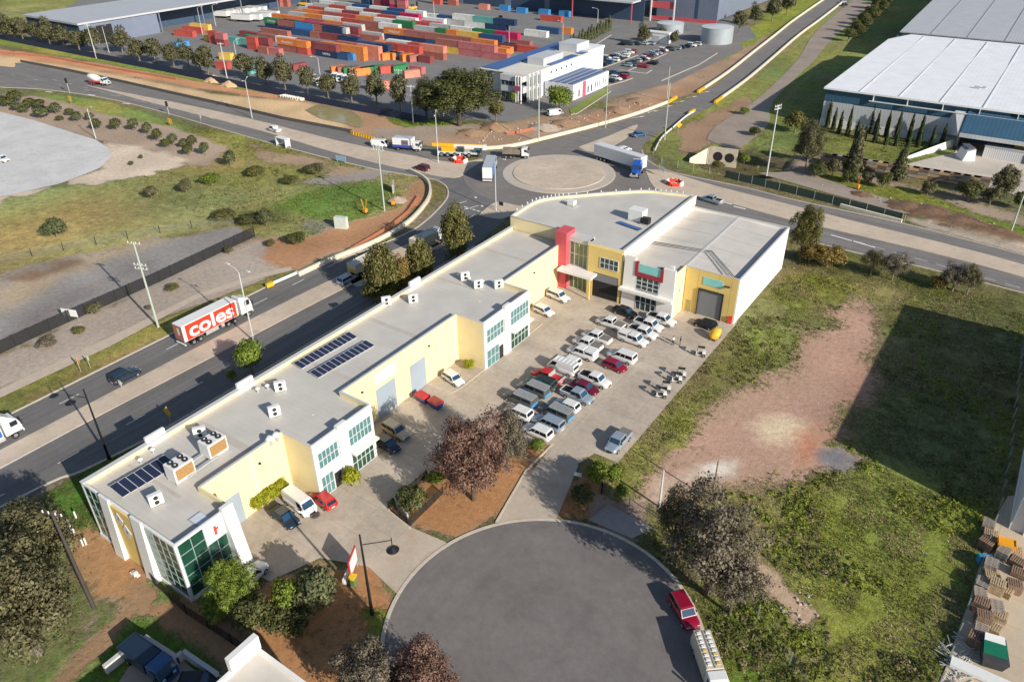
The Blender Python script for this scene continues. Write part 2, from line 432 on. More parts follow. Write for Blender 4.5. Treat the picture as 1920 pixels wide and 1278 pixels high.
ny, nx = GX.shape
me = bpy.data.meshes.new('ground')
me.vertices.add(X.size); me.vertices.foreach_set('co', np.stack([X, Y, ZN], 1).astype(np.float32).ravel())
ii = (np.arange(ny - 1)[:, None] * nx + np.arange(nx - 1)[None]).ravel()
fq = np.stack([ii, ii + 1, ii + nx + 1, ii + nx], 1).astype(np.int32)
me.loops.add(fq.size); me.loops.foreach_set('vertex_index', fq.ravel())
me.polygons.add(len(fq)); me.polygons.foreach_set('loop_start', np.arange(0, fq.size, 4, dtype=np.int32)); me.polygons.foreach_set('loop_total', np.full(len(fq), 4, np.int32))
me.polygons.foreach_set('use_smooth', np.ones(len(fq), bool))
me.update(calc_edges=True)
at = me.attributes.new('soil', 'FLOAT_COLOR', 'POINT'); at.data.foreach_set('color', np.concatenate([soil, np.ones((X.size, 1))], 1).astype(np.float32).ravel())
at = me.attributes.new('veg', 'FLOAT_COLOR', 'POINT'); at.data.foreach_set('color', np.concatenate([veg, cov[:, None]], 1).astype(np.float32).ravel())


def ground_material():
    m = bpy.data.materials.new('ground_cover'); t, b = nodes(m); N = t.nodes; L = t.links
    g = N.new('ShaderNodeNewGeometry'); pos = g.outputs['Position']

    def nz(scale, det=6, rough=.65):
        n = N.new('ShaderNodeTexNoise'); n.inputs['Scale'].default_value = scale; n.inputs['Detail'].default_value = det; n.inputs['Roughness'].default_value = rough
        L.new(pos, n.inputs['Vector']); return n.outputs[0]

    def mr(x, a, b_, c, d):
        r = N.new('ShaderNodeMapRange'); r.inputs[1].default_value = a; r.inputs[2].default_value = b_; r.inputs[3].default_value = c; r.inputs[4].default_value = d
        L.new(x, r.inputs[0]); return r.outputs[0]

    def ma(op, x, y):
        k = N.new('ShaderNodeMath'); k.operation = op
        for i, q in enumerate((x, y)):
            if isinstance(q, (int, float)): k.inputs[i].default_value = q
            else: L.new(q, k.inputs[i])
        return k.outputs[0]

    def sc(v, f):
        k = N.new('ShaderNodeVectorMath'); k.operation = 'SCALE'; L.new(v, k.inputs[0]); L.new(f, k.inputs['Scale']); return k.outputs[0]
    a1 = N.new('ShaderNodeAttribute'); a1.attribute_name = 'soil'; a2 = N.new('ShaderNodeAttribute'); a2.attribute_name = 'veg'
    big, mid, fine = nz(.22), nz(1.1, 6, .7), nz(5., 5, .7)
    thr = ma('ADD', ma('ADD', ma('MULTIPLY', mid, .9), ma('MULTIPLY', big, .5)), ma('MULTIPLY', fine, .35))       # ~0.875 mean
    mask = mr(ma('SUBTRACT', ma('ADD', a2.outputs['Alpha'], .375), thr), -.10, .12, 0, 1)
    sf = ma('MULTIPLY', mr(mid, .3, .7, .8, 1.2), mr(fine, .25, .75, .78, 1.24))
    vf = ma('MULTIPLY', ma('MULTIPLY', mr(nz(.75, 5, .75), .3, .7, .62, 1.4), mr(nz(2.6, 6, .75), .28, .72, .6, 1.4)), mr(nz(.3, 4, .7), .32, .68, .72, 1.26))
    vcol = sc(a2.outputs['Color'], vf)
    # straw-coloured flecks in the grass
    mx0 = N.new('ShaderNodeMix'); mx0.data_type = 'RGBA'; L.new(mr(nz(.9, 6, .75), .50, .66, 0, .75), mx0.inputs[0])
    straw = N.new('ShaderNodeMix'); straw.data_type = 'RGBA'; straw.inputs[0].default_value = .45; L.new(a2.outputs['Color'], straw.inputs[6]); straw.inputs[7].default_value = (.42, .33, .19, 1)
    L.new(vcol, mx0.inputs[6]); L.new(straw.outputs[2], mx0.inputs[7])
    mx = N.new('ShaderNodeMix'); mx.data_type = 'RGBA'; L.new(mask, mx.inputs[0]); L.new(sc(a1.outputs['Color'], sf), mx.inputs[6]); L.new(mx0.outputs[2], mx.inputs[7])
    L.new(mx.outputs[2], b.inputs['Base Color']); b.inputs['Roughness'].default_value = .95; b.inputs['Specular IOR Level'].default_value = .1
    bp = N.new('ShaderNodeBump'); bp.inputs['Distance'].default_value = .45; bp.inputs['Strength'].default_value = .7
    hh = ma('ADD', ma('MULTIPLY', ma('MULTIPLY', mask, nz(2.6, 6, .75)), 1.4), ma('MULTIPLY', mid, .35))
    L.new(hh, bp.inputs['Height']); L.new(bp.outputs[0], b.inputs['Normal'])
    return m


tag(link('ground', me, ground_material()), kind='structure')


def veg_at(x, y):
    j = min(max(np.searchsorted(gx, x) - 1, 0), nx - 2); i = min(max(np.searchsorted(gy, y) - 1, 0), ny - 2)
    k = i * nx + j; return veg[k], cov[k]


# ------------------------------------------------------------------ sealed sheets, kerbs, paint
def sealed(name, col, rough=.85, patch=.12, track=None, crack=.0, stain=None, swirl=None):
    """asphalt / concrete: broad patches, wheel-worn streaks, joints and grain in world space"""
    m = bpy.data.materials.new(name); _mats[name] = m; t, b = nodes(m); N = t.nodes; L = t.links
    g = N.new('ShaderNodeNewGeometry'); pos = g.outputs['Position']

    def nz(scale, det=4, vec=None):
        n = N.new('ShaderNodeTexNoise'); n.inputs['Scale'].default_value = scale; n.inputs['Detail'].default_value = det; n.inputs['Roughness'].default_value = .65
        L.new(vec or pos, n.inputs['Vector']); return n.outputs[0]

    def mr(x, a, b_, c, d):
        r = N.new('ShaderNodeMapRange'); r.inputs[1].default_value = a; r.inputs[2].default_value = b_; r.inputs[3].default_value = c; r.inputs[4].default_value = d
        L.new(x, r.inputs[0]); return r.outputs[0]

    def mul(x, y):
        k = N.new('ShaderNodeMath'); k.operation = 'MULTIPLY'; L.new(x, k.inputs[0]); L.new(y, k.inputs[1]); return k.outputs[0]
    f = mul(mul(mr(nz(.12, 5), .3, .7, 1 - patch, 1 + patch), mr(nz(1.2, 6), .25, .75, 1 - patch * .7, 1 + patch * .7)), mr(nz(9, 3), .25, .75, .86, 1.14))
    if track:
        mp = N.new('ShaderNodeMapping'); mp.inputs['Scale'].default_value = track; L.new(pos, mp.inputs['Vector'])
        f = mul(f, mr(nz(1., 3, mp.outputs[0]), .3, .7, .82, 1.16))
    if swirl:      # tyre scrub running round a turning circle
        sb = N.new('ShaderNodeVectorMath'); sb.operation = 'SUBTRACT'; L.new(pos, sb.inputs[0]); sb.inputs[1].default_value = (*swirl, 0)
        ln = N.new('ShaderNodeVectorMath'); ln.operation = 'LENGTH'; L.new(sb.outputs[0], ln.inputs[0])
        sp = N.new('ShaderNodeSeparateXYZ'); L.new(sb.outputs[0], sp.inputs[0]); at2 = N.new('ShaderNodeMath'); at2.operation = 'ARCTAN2'; L.new(sp.outputs[0], at2.inputs[0]); L.new(sp.outputs[1], at2.inputs[1])
        cb = N.new('ShaderNodeCombineXYZ'); L.new(ln.outputs['Value'], cb.inputs[0]); L.new(at2.outputs[0], cb.inputs[1])
        f = mul(f, mr(nz(.8, 6, cb.outputs[0]), .3, .7, .93, 1.06))
    if crack:
        br = N.new('ShaderNodeTexBrick'); br.offset = 0; br.inputs['Scale'].default_value = 1.; br.inputs['Mortar Size'].default_value = .035
        br.inputs['Brick Width'].default_value = crack; br.inputs['Row Height'].default_value = crack * .8
        br.inputs['Color1'].default_value = (1, 1, 1, 1); br.inputs['Color2'].default_value = (.93, .93, .93, 1); br.inputs['Mortar'].default_value = (.72, .72, .72, 1)
        L.new(pos, br.inputs['Vector']); bw = N.new('ShaderNodeRGBToBW'); L.new(br.outputs[0], bw.inputs[0]); f = mul(f, bw.outputs[0])
    v = N.new('ShaderNodeVectorMath'); v.operation = 'SCALE'; v.inputs[0].default_value = col; L.new(f, v.inputs['Scale']); out = v.outputs[0]
    if stain:
        mx = N.new('ShaderNodeMix'); mx.data_type = 'RGBA'; L.new(mr(nz(.35, 6), .52, .72, 0, .75), mx.inputs[0]); L.new(out, mx.inputs[6]); mx.inputs[7].default_value = (*stain, 1); out = mx.outputs[2]
    L.new(out, b.inputs['Base Color']); b.inputs['Roughness'].default_value = rough; b.inputs['Specular IOR Level'].default_value = .3
    return m


ASPH = sealed('asphalt', (.165, .158, .152), track=(1.1, .025, 1))
ASPHX = sealed('asphalt_upper_road', (.205, .192, .182), track=(.02, .9, 1))
ASPHC = sealed('asphalt_court', (.185, .168, .16), patch=.15, stain=(.145, .13, .125), swirl=(-27., 43.7))
ASPHY = sealed('asphalt_yard', (.215, .208, .205), patch=.12)
ASPHP = sealed('asphalt_car_park', (.215, .20, .19), patch=.1)
CONC = sealed('concrete_paving', (.50, .425, .345), patch=.17, crack=6., stain=(.36, .29, .22))
CONCM = sealed('concrete_median', (.56, .46, .36), patch=.1, stain=(.40, .33, .27))
CONCD = sealed('concrete_drive', (.50, .42, .34), patch=.1, stain=(.44, .30, .19))
CONCL = sealed('concrete_light', (.60, .59, .58), patch=.12, stain=(.48, .47, .46))
CONCK = mat('kerb_concrete', (.56, .49, .40), .85, .15, 1.2, space='w')
TRACKM = sealed('gravel_track', (.33, .27, .225), patch=.15)
PAINT = mat('road_paint', (.78, .78, .76), .7, .2, 3, space='w')
LEVEL = [0.012]; SHEETS = []


def sheet(name, poly, m, z=None, px=True, kind='structure'):
    if z is None: LEVEL[0] += .006; z = LEVEL[0]
    pts = PP(poly) if px else poly; SHEETS.append(pts)
    mb = MB(); n = len(pts); ar = sum(pts[i][0] * pts[(i + 1) % n][1] - pts[(i + 1) % n][0] * pts[i][1] for i in range(n))
    if ar < 0: pts = pts[::-1]
    mb.add([(x, y, z) for x, y in pts], [tuple(range(n))]); mb.fix = False
    o = mb.build(name, m)
    return tag(o, kind=kind)


def smooth(pts, k=6):
    """Catmull-Rom through the points"""
    p = [np.array(q, float) for q in pts]; out = []
    for i in range(len(p) - 1):
        a, b, c, d = p[max(i - 1, 0)], p[i], p[i + 1], p[min(i + 2, len(p) - 1)]
        for j in range(k):
            t = j / k; out.append(tuple(.5 * (2 * b + (c - a) * t + (2 * a - 5 * b + 4 * c - d) * t * t + (3 * b - a - 3 * c + d) * t ** 3)))
    return out + [tuple(p[-1])]


def ribbon(pts, wd, z0, z1, mb, mi=0, closed=False):
    """rectangular section swept along a ground line"""
    p = [np.array(q, float) for q in pts]; n = len(p); L_ = []
    for i in range(n):
        a = p[(i - 1) % n] if closed or i else p[0]; b = p[(i + 1) % n] if closed or i < n - 1 else p[-1]
        d = b - a; d /= max(np.linalg.norm(d), 1e-9); L_.append((p[i], np.array([-d[1], d[0]]) * wd / 2))
    rings = [[(q[0] - o[0], q[1] - o[1], z0), (q[0] + o[0], q[1] + o[1], z0), (q[0] + o[0], q[1] + o[1], z1), (q[0] - o[0], q[1] - o[1], z1)] for q, o in L_]
    if closed: rings.append(rings[0])
    mb.ring(rings, mi, cap=not closed, smooth=False)
    return mb


def kerb(pts, px=True, wd=.35, ht=.13, closed=False, sm=True, m=None):
    q = PP(pts) if px else pts
    if sm: q = smooth(q, 5)
    tag(ribbon(q, wd, 0, ht, MB(), closed=closed).build('kerb', m or CONCK), kind='structure')


def arc(c, r, a0, a1, n=40):
    return [(c[0] + r * math.cos(a0 + (a1 - a0) * k / n), c[1] + r * math.sin(a0 + (a1 - a0) * k / n)) for k in range(n + 1)]
# ------------------------------------------------------------------ roads and paved areas
RB = (-98.5, 163.2); RBR = 14.2
# container yard and office car park
sheet('yard', [(52, 78), (300, 122), (620, 186), (735, 205), (800, 222), (960, 228), (1030, 210), (1130, 178), (1180, 160), (1310, 132), (1350, 95), (1420, 70), (1380, 20), (1000, -90), (300, -90), (150, 0), (50, 55)], ASPHY)
sheet('car_park', [(940, 215), (1030, 212), (1135, 186), (1265, 155), (1395, 92), (1380, 72), (1235, 62), (1185, 65), (1085, 128), (1040, 150)], ASPHP)
# roads
sheet('road', smooth(PP([(-260, 70), (0, 124), (40, 118), (220, 152), (420, 196), (640, 245), (740, 268), (860, 284)]), 4) + smooth(PP([(880, 350), (800, 333), (700, 316), (560, 282), (420, 243), (300, 208), (200, 184), (90, 168), (0, 163), (-260, 120)]), 4), ASPHX, px=False)
sheet('road', [(-112.3, -30), (-112.3, 85)] + PP([(560, 512), (645, 483), (720, 455), (775, 430), (812, 402), (838, 372), (838, 352), (820, 338), (880, 320), (960, 400), (905, 450)]) + [(-90.3, 118), (-90.3, 40), (-92, 30), (-97, -30)], ASPH, px=False)
sheet('road', smooth(PP([(850, 284), (960, 279), (1080, 251), (1200, 216), (1323, 172), (1413, 101), (1493, 38), (1560, -10), (1620, -60)]), 4) + smooth(PP([(1680, -60), (1590, 5), (1500, 66), (1440, 118), (1345, 192), (1265, 232), (1222, 258), (1203, 280), (1212, 298), (1180, 330), (1050, 320)]), 4), ASPHX, px=False)
sheet('road', smooth(PP([(1100, 330), (1208, 292), (1230, 310), (1280, 326), (1397, 350), (1487, 373), (1690, 417), (1920, 477), (2300, 590)]), 4) + smooth(PP([(2300, 720), (1920, 549), (1740, 503), (1600, 472), (1520, 453), (1300, 398), (1150, 375), (1060, 380)]), 4), ASPHX, px=False)
sheet('roundabout_road', arc(RB, 24.5, 0, 2 * PI, 72)[:-1], sealed('asphalt_roundabout', (.215, .195, .18), patch=.12, swirl=RB), px=False)
# medians (a little proud of the road)
def island(pts, px=True, m=CONCM, ht=.12, name='median'):
    q = smooth((PP(pts) if px else pts) + [(PP(pts) if px else pts)[0]], 4)[:-1]
    tag(MB().prism(q, 0, ht).build(name, m), kind='structure')
island([(-104.9, -30), (-104.9, 60), (-104, 90), (-102, 112), (-98, 122), (-96.5, 124), (-96, 121), (-97, 111), (-99.4, 88), (-100.3, 60), (-101.2, 25), (-101.5, -30)], False)
island([(160, 160), (330, 193), (480, 226), (640, 266), (760, 290), (850, 305), (905, 299), (880, 318), (850, 334), (760, 318), (640, 290), (480, 243), (330, 205)])
island([(1085, 276), (1140, 256), (1195, 234), (1178, 256), (1160, 268), (1130, 283), (1100, 284)])
island([(1210, 318), (1250, 322), (1345, 350), (1480, 384), (1620, 420), (1747, 451), (1920, 497), (2200, 580), (2200, 610), (1920, 521), (1740, 473), (1600, 440), (1467, 409), (1330, 372), (1260, 365), (1225, 350)])
island([(898, 404), (928, 380), (965, 385), (995, 392), (962, 403), (935, 411)])
island([(655, 527), (700, 508), (760, 484), (822, 456), (830, 460), (770, 492), (705, 524), (672, 538)])
# footpaths
sheet('path', PP([(-60, 757), (0, 730), (187, 641), (287, 592), (365, 553), (480, 514), (545, 500), (548, 507), (483, 523), (368, 561), (292, 603), (205, 650), (0, 746), (-60, 775)]), mat('footpath_concrete', (.52, .43, .34), .9, .12, .8, space='w'), px=False)
# roundabout island: kerb, apron, gravel middle
tag(MB().prism(arc(RB, RBR, 0, 2 * PI, 72)[:-1], 0, .16).build('roundabout_apron', mat('apron_concrete', (.50, .44, .37), .85, .1, 1., space='w')), kind='structure')
tag(MB().prism(arc(RB, RBR - 2.4, 0, 2 * PI, 64)[:-1], 0, .30).build('roundabout_island', sealed('gravel_island', (.56, .46, .36), patch=.14, stain=(.42, .33, .24))), kind='structure')
kerb(arc(RB, RBR + .12, 0, 2 * PI, 72), False, .3, .13, sm=False)
# paved courts of the long building and the drive
sheet('parking_lot', [(-66.4, 33), (-61, 33), (-61, 26.5)] + PP([(455, 1062), (505, 1090), (600, 1046), (690, 1062), (744, 1113), (836, 1016), (769, 988), (728, 955), (800, 885), (985, 828), (1036, 835), (1000, 880), (928, 981), (1042, 976), (1080, 872)]) + [(-36.8, 72), (-33.3, 72), (-33.3, 116), (-70, 116)], CONC, px=False)
sheet('driveway', [(690, 1061), (744, 1113), (838, 1018), (770, 988)], CONCD)
sheet('driveway', [(985, 886), (930, 980), (1042, 977), (1085, 872), (1056, 862)], CONCD)
sheet('driveway', [(1140, 945), (1225, 990), (1185, 1010), (1103, 975)], sealed('concrete_old', (.34, .30, .28), patch=.16, stain=(.33, .24, .18)))
CD, CDR = (-27., 43.7), 16.6
sheet('court_road', arc(CD, CDR, RAD(-70), RAD(235), 70) + [(-36.5, 10), (-37.5, -30), (-14, -30), (-15.5, 10)], ASPHC, px=False)
kerb(arc(CD, CDR, RAD(-52), RAD(222), 60) , False, .42, .12, sm=False)
kerb(arc(CD, CDR - .42, RAD(-52), RAD(222), 60), False, .4, .03, sm=False, m=mat('gutter_concrete', (.42, .36, .3), .85, .15, 1.5, space='w'))
# other paved yards
sheet('concrete_yard', [(-120, 190), (-40, 200), (60, 225), (120, 244), (180, 263), (203, 278), (209, 293), (187, 316), (112, 345), (0, 370), (-150, 400)], CONCL)
sheet('concrete_yard', [(1640, 318), (1700, 308), (1790, 286), (1800, 262), (2050, 300), (2050, 420), (1850, 348), (1720, 335)], sealed('concrete_dock', (.56, .5, .43), patch=.08, crack=6))
sheet('concrete_yard', [(1868, 965), (1845, 1030), (1815, 1130), (1790, 1200), (1740, 1350), (2100, 1350), (2100, 930), (1890, 930)], sealed('concrete_pallet_yard', (.56, .46, .34), patch=.08, crack=5))
sheet('track', smooth(PP([(1325, 262), (1345, 235), (1420, 186), (1495, 113), (1530, 60), (1600, 0)]), 4) + smooth(PP([(1640, 5), (1565, 70), (1520, 120), (1450, 190), (1440, 235), (1380, 285)]), 4), TRACKM, px=False)
sheet('track', [(1420, 325), (1500, 322), (1660, 372), (1760, 405), (1690, 400), (1560, 365)], TRACKM)
sheet('puddle', smooth(PP([(572, 207), (600, 196), (640, 199), (662, 210), (680, 226), (676, 240), (640, 231), (600, 222), (572, 207)]), 5)[:-1], mat('muddy_water', (.36, .30, .15), .12, .15, .2, spec=.6, space='w'), px=False)
sheet('paved_bay', [(210, 1300), (275, 1200), (345, 1240), (420, 1300)], mat('bay_concrete', (.40, .34, .29), .9, .15, .8, space='w'))
# kerb lines
kerb([(-112.3, y) for y in (-30, 0, 40, 70, 85)] + PP([(560, 512)]), False, sm=False)
kerb([(-90.2, y) for y in (40, 80, 116)], False, sm=False)
kerb([(-97, -30), (-93.5, 22), (-91.5, 31), (-90.2, 40)], False)
kerb([(640, 485), (720, 456), (775, 431), (812, 402), (838, 372), (838, 352), (820, 338)])
kerb([(1203, 282), (1213, 300), (1240, 316), (1280, 328), (1397, 352), (1487, 375), (1690, 419), (1920, 479)])
kerb([(1535, 457), (1600, 473), (1740, 504), (1920, 550)])
kerb([(0, 164), (90, 169), (200, 185), (300, 209), (420, 244), (560, 283), (700, 317), (800, 334), (822, 340)])
kerb([(985, 884), (1000, 868), (1036, 833)], sm=False, wd=.25)
kerb([(-66, 72), (-61.6, 72), (-61.2, 74), (-61.2, 97), (-63, 97.5), (-66, 97.5)], False, sm=False, wd=.25)
kerb([(769, 990), (728, 957), (795, 890)], sm=False, wd=.25)
kerb([(0, 1), (0, 0)] if False else [(930, 979), (985, 884)], sm=False, wd=.2)


# painted markings
def dashes(a, b, n, ln, wd=.14, name='road_markings', px=True, z=.09):
    a, b = (P(*a), P(*b)) if px else (a, b)
    mb = MB(); d = np.array(b) - np.array(a); L_ = np.linalg.norm(d); d /= L_; nn = np.array([-d[1], d[0]]) * wd / 2
    for k in range(n):
        s = L_ * k / max(n - 1, 1) if n > 1 else 0; c = np.array(a) + d * s; e = c + d * ln
        mb.add([(*(c - nn), z), (*(e - nn), z), (*(e + nn), z), (*(c + nn), z)], [(0, 1, 2, 3)])
    mb.fix = False
    return tag(mb.build(name, PAINT), kind='structure')


def arrow(x, y, ang, ln=4.5):
    c, s = math.cos(ang), math.sin(ang); mb = MB(); mb.fix = False
    T = lambda u, v: (x + c * u - s * v, y + s * u + c * v, .09)
    mb.add([T(0, -.12), T(ln * .6, -.12), T(ln * .6, .12), T(0, .12)], [(0, 1, 2, 3)]); mb.add([T(ln * .58, -.5), T(ln, 0), T(ln * .58, .5)], [(0, 1, 2)])
    tag(mb.build('road_markings', PAINT), kind='structure')


dashes((-108.6, -8), (-108.6, 110), 14, 3., px=False)
dashes((-95.6, 0), (-95.6, 110), 12, 3., px=False)
dashes((-101.0, 22), (-101.0, 24), 1, 15, .12, px=False)
dashes((870, 388), (935, 408), 9, .9, .4)
dashes((890, 402), (862, 424), 1, 12)
dashes((905, 388), (893, 372), 2, .9, .5)
for u, v in ((875, 378), (897, 386)): arrow(*P(u, v), RAD(250), 4.2)
for u, v in ((1185, 222), (1212, 211), (1238, 202), (1262, 193), (1286, 184), (1310, 175)): arrow(*P(u, v), RAD(60), 5)
dashes((1240, 300), (1460, 366), 1, 1)
for u, v in ((1350, 378), (1375, 387)): dashes((u, v), (u + 8, v + 2), 1, 3, .5)
dashes((1558, 441), (1600, 453), 2, 4.5, .4)
dashes((1600, 452), (1930, 545), 9, 2.5, .14)
dashes((100, 150), (560, 262), 14, 3, .14)
dashes((20, 140), (380, 215), 8, 3, .14)
for u, v in ((85, 172), (165, 178), (230, 194)): dashes((u, v), (u + 8, v + 1), 1, 3.5, .7)
# parking bay lines
def line(pts, wd=.12, z=None, m=None):
    tag(ribbon(pts, wd, 0, .05, MB()).build('bay_markings', m or PAINT), kind='structure')
for k in range(8): line([(-36.6, 72.1 + 5.98 * k), (-33.6, 72.1 + 5.98 * k)], .1)
line([(-36.6, 72.1), (-36.6, 114)], .1)
for k in range(16): line([(-44.3 + .0, 66 + 2.62 * k), (-41.9, 66 + 2.62 * k)], .08)
line([(-66, 39.3), (-61.5, 39.3)]); line([(-66, 42), (-61.5, 42)]); line([(-61.5, 36.5), (-61.5, 45)])
# ------------------------------------------------------------------ building materials
def ribbed(name, col, axis='X', pitch=.75, amp=.10, rough=.5, var=.05, metal=0.):
    """profiled sheet: ribs every `pitch` metres along an axis, light patchy weathering"""
    m = bpy.data.materials.new(name); _mats[name] = m; t, b = nodes(m); N = t.nodes; L = t.links
    g = N.new('ShaderNodeNewGeometry')
    wv = N.new('ShaderNodeTexWave'); wv.bands_direction = axis; wv.inputs['Scale'].default_value = 2 * PI / pitch / 20 * 1.0; wv.wave_profile = 'SIN'
    L.new(g.outputs['Position'], wv.inputs['Vector'])
    n = N.new('ShaderNodeTexNoise'); n.inputs['Scale'].default_value = .25; n.inputs['Detail'].default_value = 6; L.new(g.outputs['Position'], n.inputs['Vector'])
    r1 = N.new('ShaderNodeMapRange'); r1.inputs[3].default_value = 1 - amp; r1.inputs[4].default_value = 1 + amp * .3; L.new(wv.outputs['Fac'], r1.inputs[0])
    r2 = N.new('ShaderNodeMapRange'); r2.inputs[1].default_value = .3; r2.inputs[2].default_value = .7; r2.inputs[3].default_value = 1 - var; r2.inputs[4].default_value = 1 + var; L.new(n.outputs[0], r2.inputs[0])
    mu = N.new('ShaderNodeMath'); mu.operation = 'MULTIPLY'; L.new(r1.outputs[0], mu.inputs[0]); L.new(r2.outputs[0], mu.inputs[1])
    v = N.new('ShaderNodeVectorMath'); v.operation = 'SCALE'; v.inputs[0].default_value = col; L.new(mu.outputs[0], v.inputs['Scale']); L.new(v.outputs[0], b.inputs['Base Color'])
    b.inputs['Roughness'].default_value = rough; b.inputs['Metallic'].default_value = metal; b.inputs['Specular IOR Level'].default_value = .3
    return m


YEL = mat('cream_yellow_paint', (.80, .68, .40), .8, .05, .5, space='w')
YELD = mat('shade_yellow_paint', (.72, .54, .19), .8, .06, .5, space='w')  # yellow deepened to the tone of shaded walls; also a door and column
WHT = mat('white_render', (.74, .73, .71), .8, .04, .5, space='w')
CRM = mat('cream_tilt_panel', (.80, .78, .74), .8, .05, .35, space='w')
ROOF = ribbed('grey_roof_sheet', (.565, .535, .485), 'Y', .8, .02, var=.08)
ROOFW = ribbed('warm_grey_roof_sheet', (.60, .56, .505), 'X', .8, .02, var=.08)
CAP = mat('parapet_capping', (.56, .55, .54), .6, .05, 1., space='w')
CAPD = mat('dark_capping', (.10, .11, .14), .6, .1, 1., space='w')
RED = mat('red_render', (.60, .10, .12), .7, .08, .6, space='w')
DRED = mat('dark_red_panel', (.34, .035, .055), .6, .08, .6, space='w')
TEAL = mat('teal_sign_panel', (.25, .62, .58), .6, .1, .8, space='w')
GLS = glass('dark_glazing', (.03, .055, .06))
GLT = glass('teal_glazing', (.10, .22, .23), .12)
GLG = glass('green_glazing', (.015, .065, .042), .1)
MUL = mat('mullion_grey_green', (.30, .37, .35), .5, .05, 2, space='w')
GLO = glass('olive_glazing', (.12, .16, .06), .15)
ALU = mat('window_aluminium', (.62, .64, .64), .4, .05, 2, space='w')
GREYD = ribbed('grey_roller_door_sheet', (.33, .39, .45), 'Z', .12, .1)
DGREY = ribbed('dark_grey_roller_sheet', (.21, .22, .24), 'Z', .14, .12)
DARK = mat('dark_opening', (.02, .02, .022), .9, .1, 1)
BLK = mat('black_steel', (.025, .026, .028), .5, .2, 2)
GALV = mat('galvanised_steel', (.48, .49, .49), .45, .12, 2, metal=.3)
WPL = mat('white_enamel', (.75, .75, .73), .45, .06, 2)
CABSH = mat('cable_shadow_grey', (.10, .11, .13), .6, .1, 1)


def win(par, face, at_, a0, a1, z0, z1, nc, nr, gm=GLS, fm=ALU, name='window', fr=.09, out=.10):
    """glazed opening on a wall: frame with mullions (part) and pane (sub-part)"""
    if par.get('_abs'): ox, oy, oz = par.location
    else: ox = oy = oz = 0
    fb = MB(); s = {'x+': 1, 'x-': -1, 'y-': -1, 'y+': 1}[face]; w_ = at_ + s * out; q0, q1 = min(at_ - s * .05, w_), max(at_ - s * .05, w_)
    p0, p1 = sorted((at_ - s * .04, at_ + s * (out - .05)))
    def bx(mb, u0, u1, v0, v1, d0, d1):
        if face[0] == 'x': mb.box(d0, d1, u0, u1, v0, v1)
        else: mb.box(u0, u1, d0, d1, v0, v1)
    hw = fr / 2
    for i in range(nc + 1):
        c = a0 + (a1 - a0) * i / nc; bx(fb, c - hw, c + hw, z0, z1, q0, q1)
    for j in range(nr + 1):
        c = z0 + (z1 - z0) * j / nr
        for i in range(nc):
            u0 = a0 + (a1 - a0) * i / nc + hw; u1 = a0 + (a1 - a0) * (i + 1) / nc - hw
            bx(fb, u0, u1, c - hw, c + hw, q0, q1 - .004)
    f = fb.build(name, fm, par)
    pb = MB(); bx(pb, a0 + .01, a1 - .01, z0 + .01, z1 - .01, p0, p1)
    pb.v = [(x - ox, y - oy, z - oz) for x, y, z in pb.v]
    pb.build('pane', gm, f)
    return f


def slat_box(mb, x0, x1, y0, y1, z0, z1, t=.24):
    """four perimeter walls with mitred ends"""
    mb.box(x0, x0 + t, y0, y1, z0, z1); mb.box(x1 - t, x1, y0, y1, z0, z1)
    mb.box(x0 + t, x1 - t, y0, y0 + t, z0, z1); mb.box(x0 + t, x1 - t, y1 - t, y1, z0, z1)


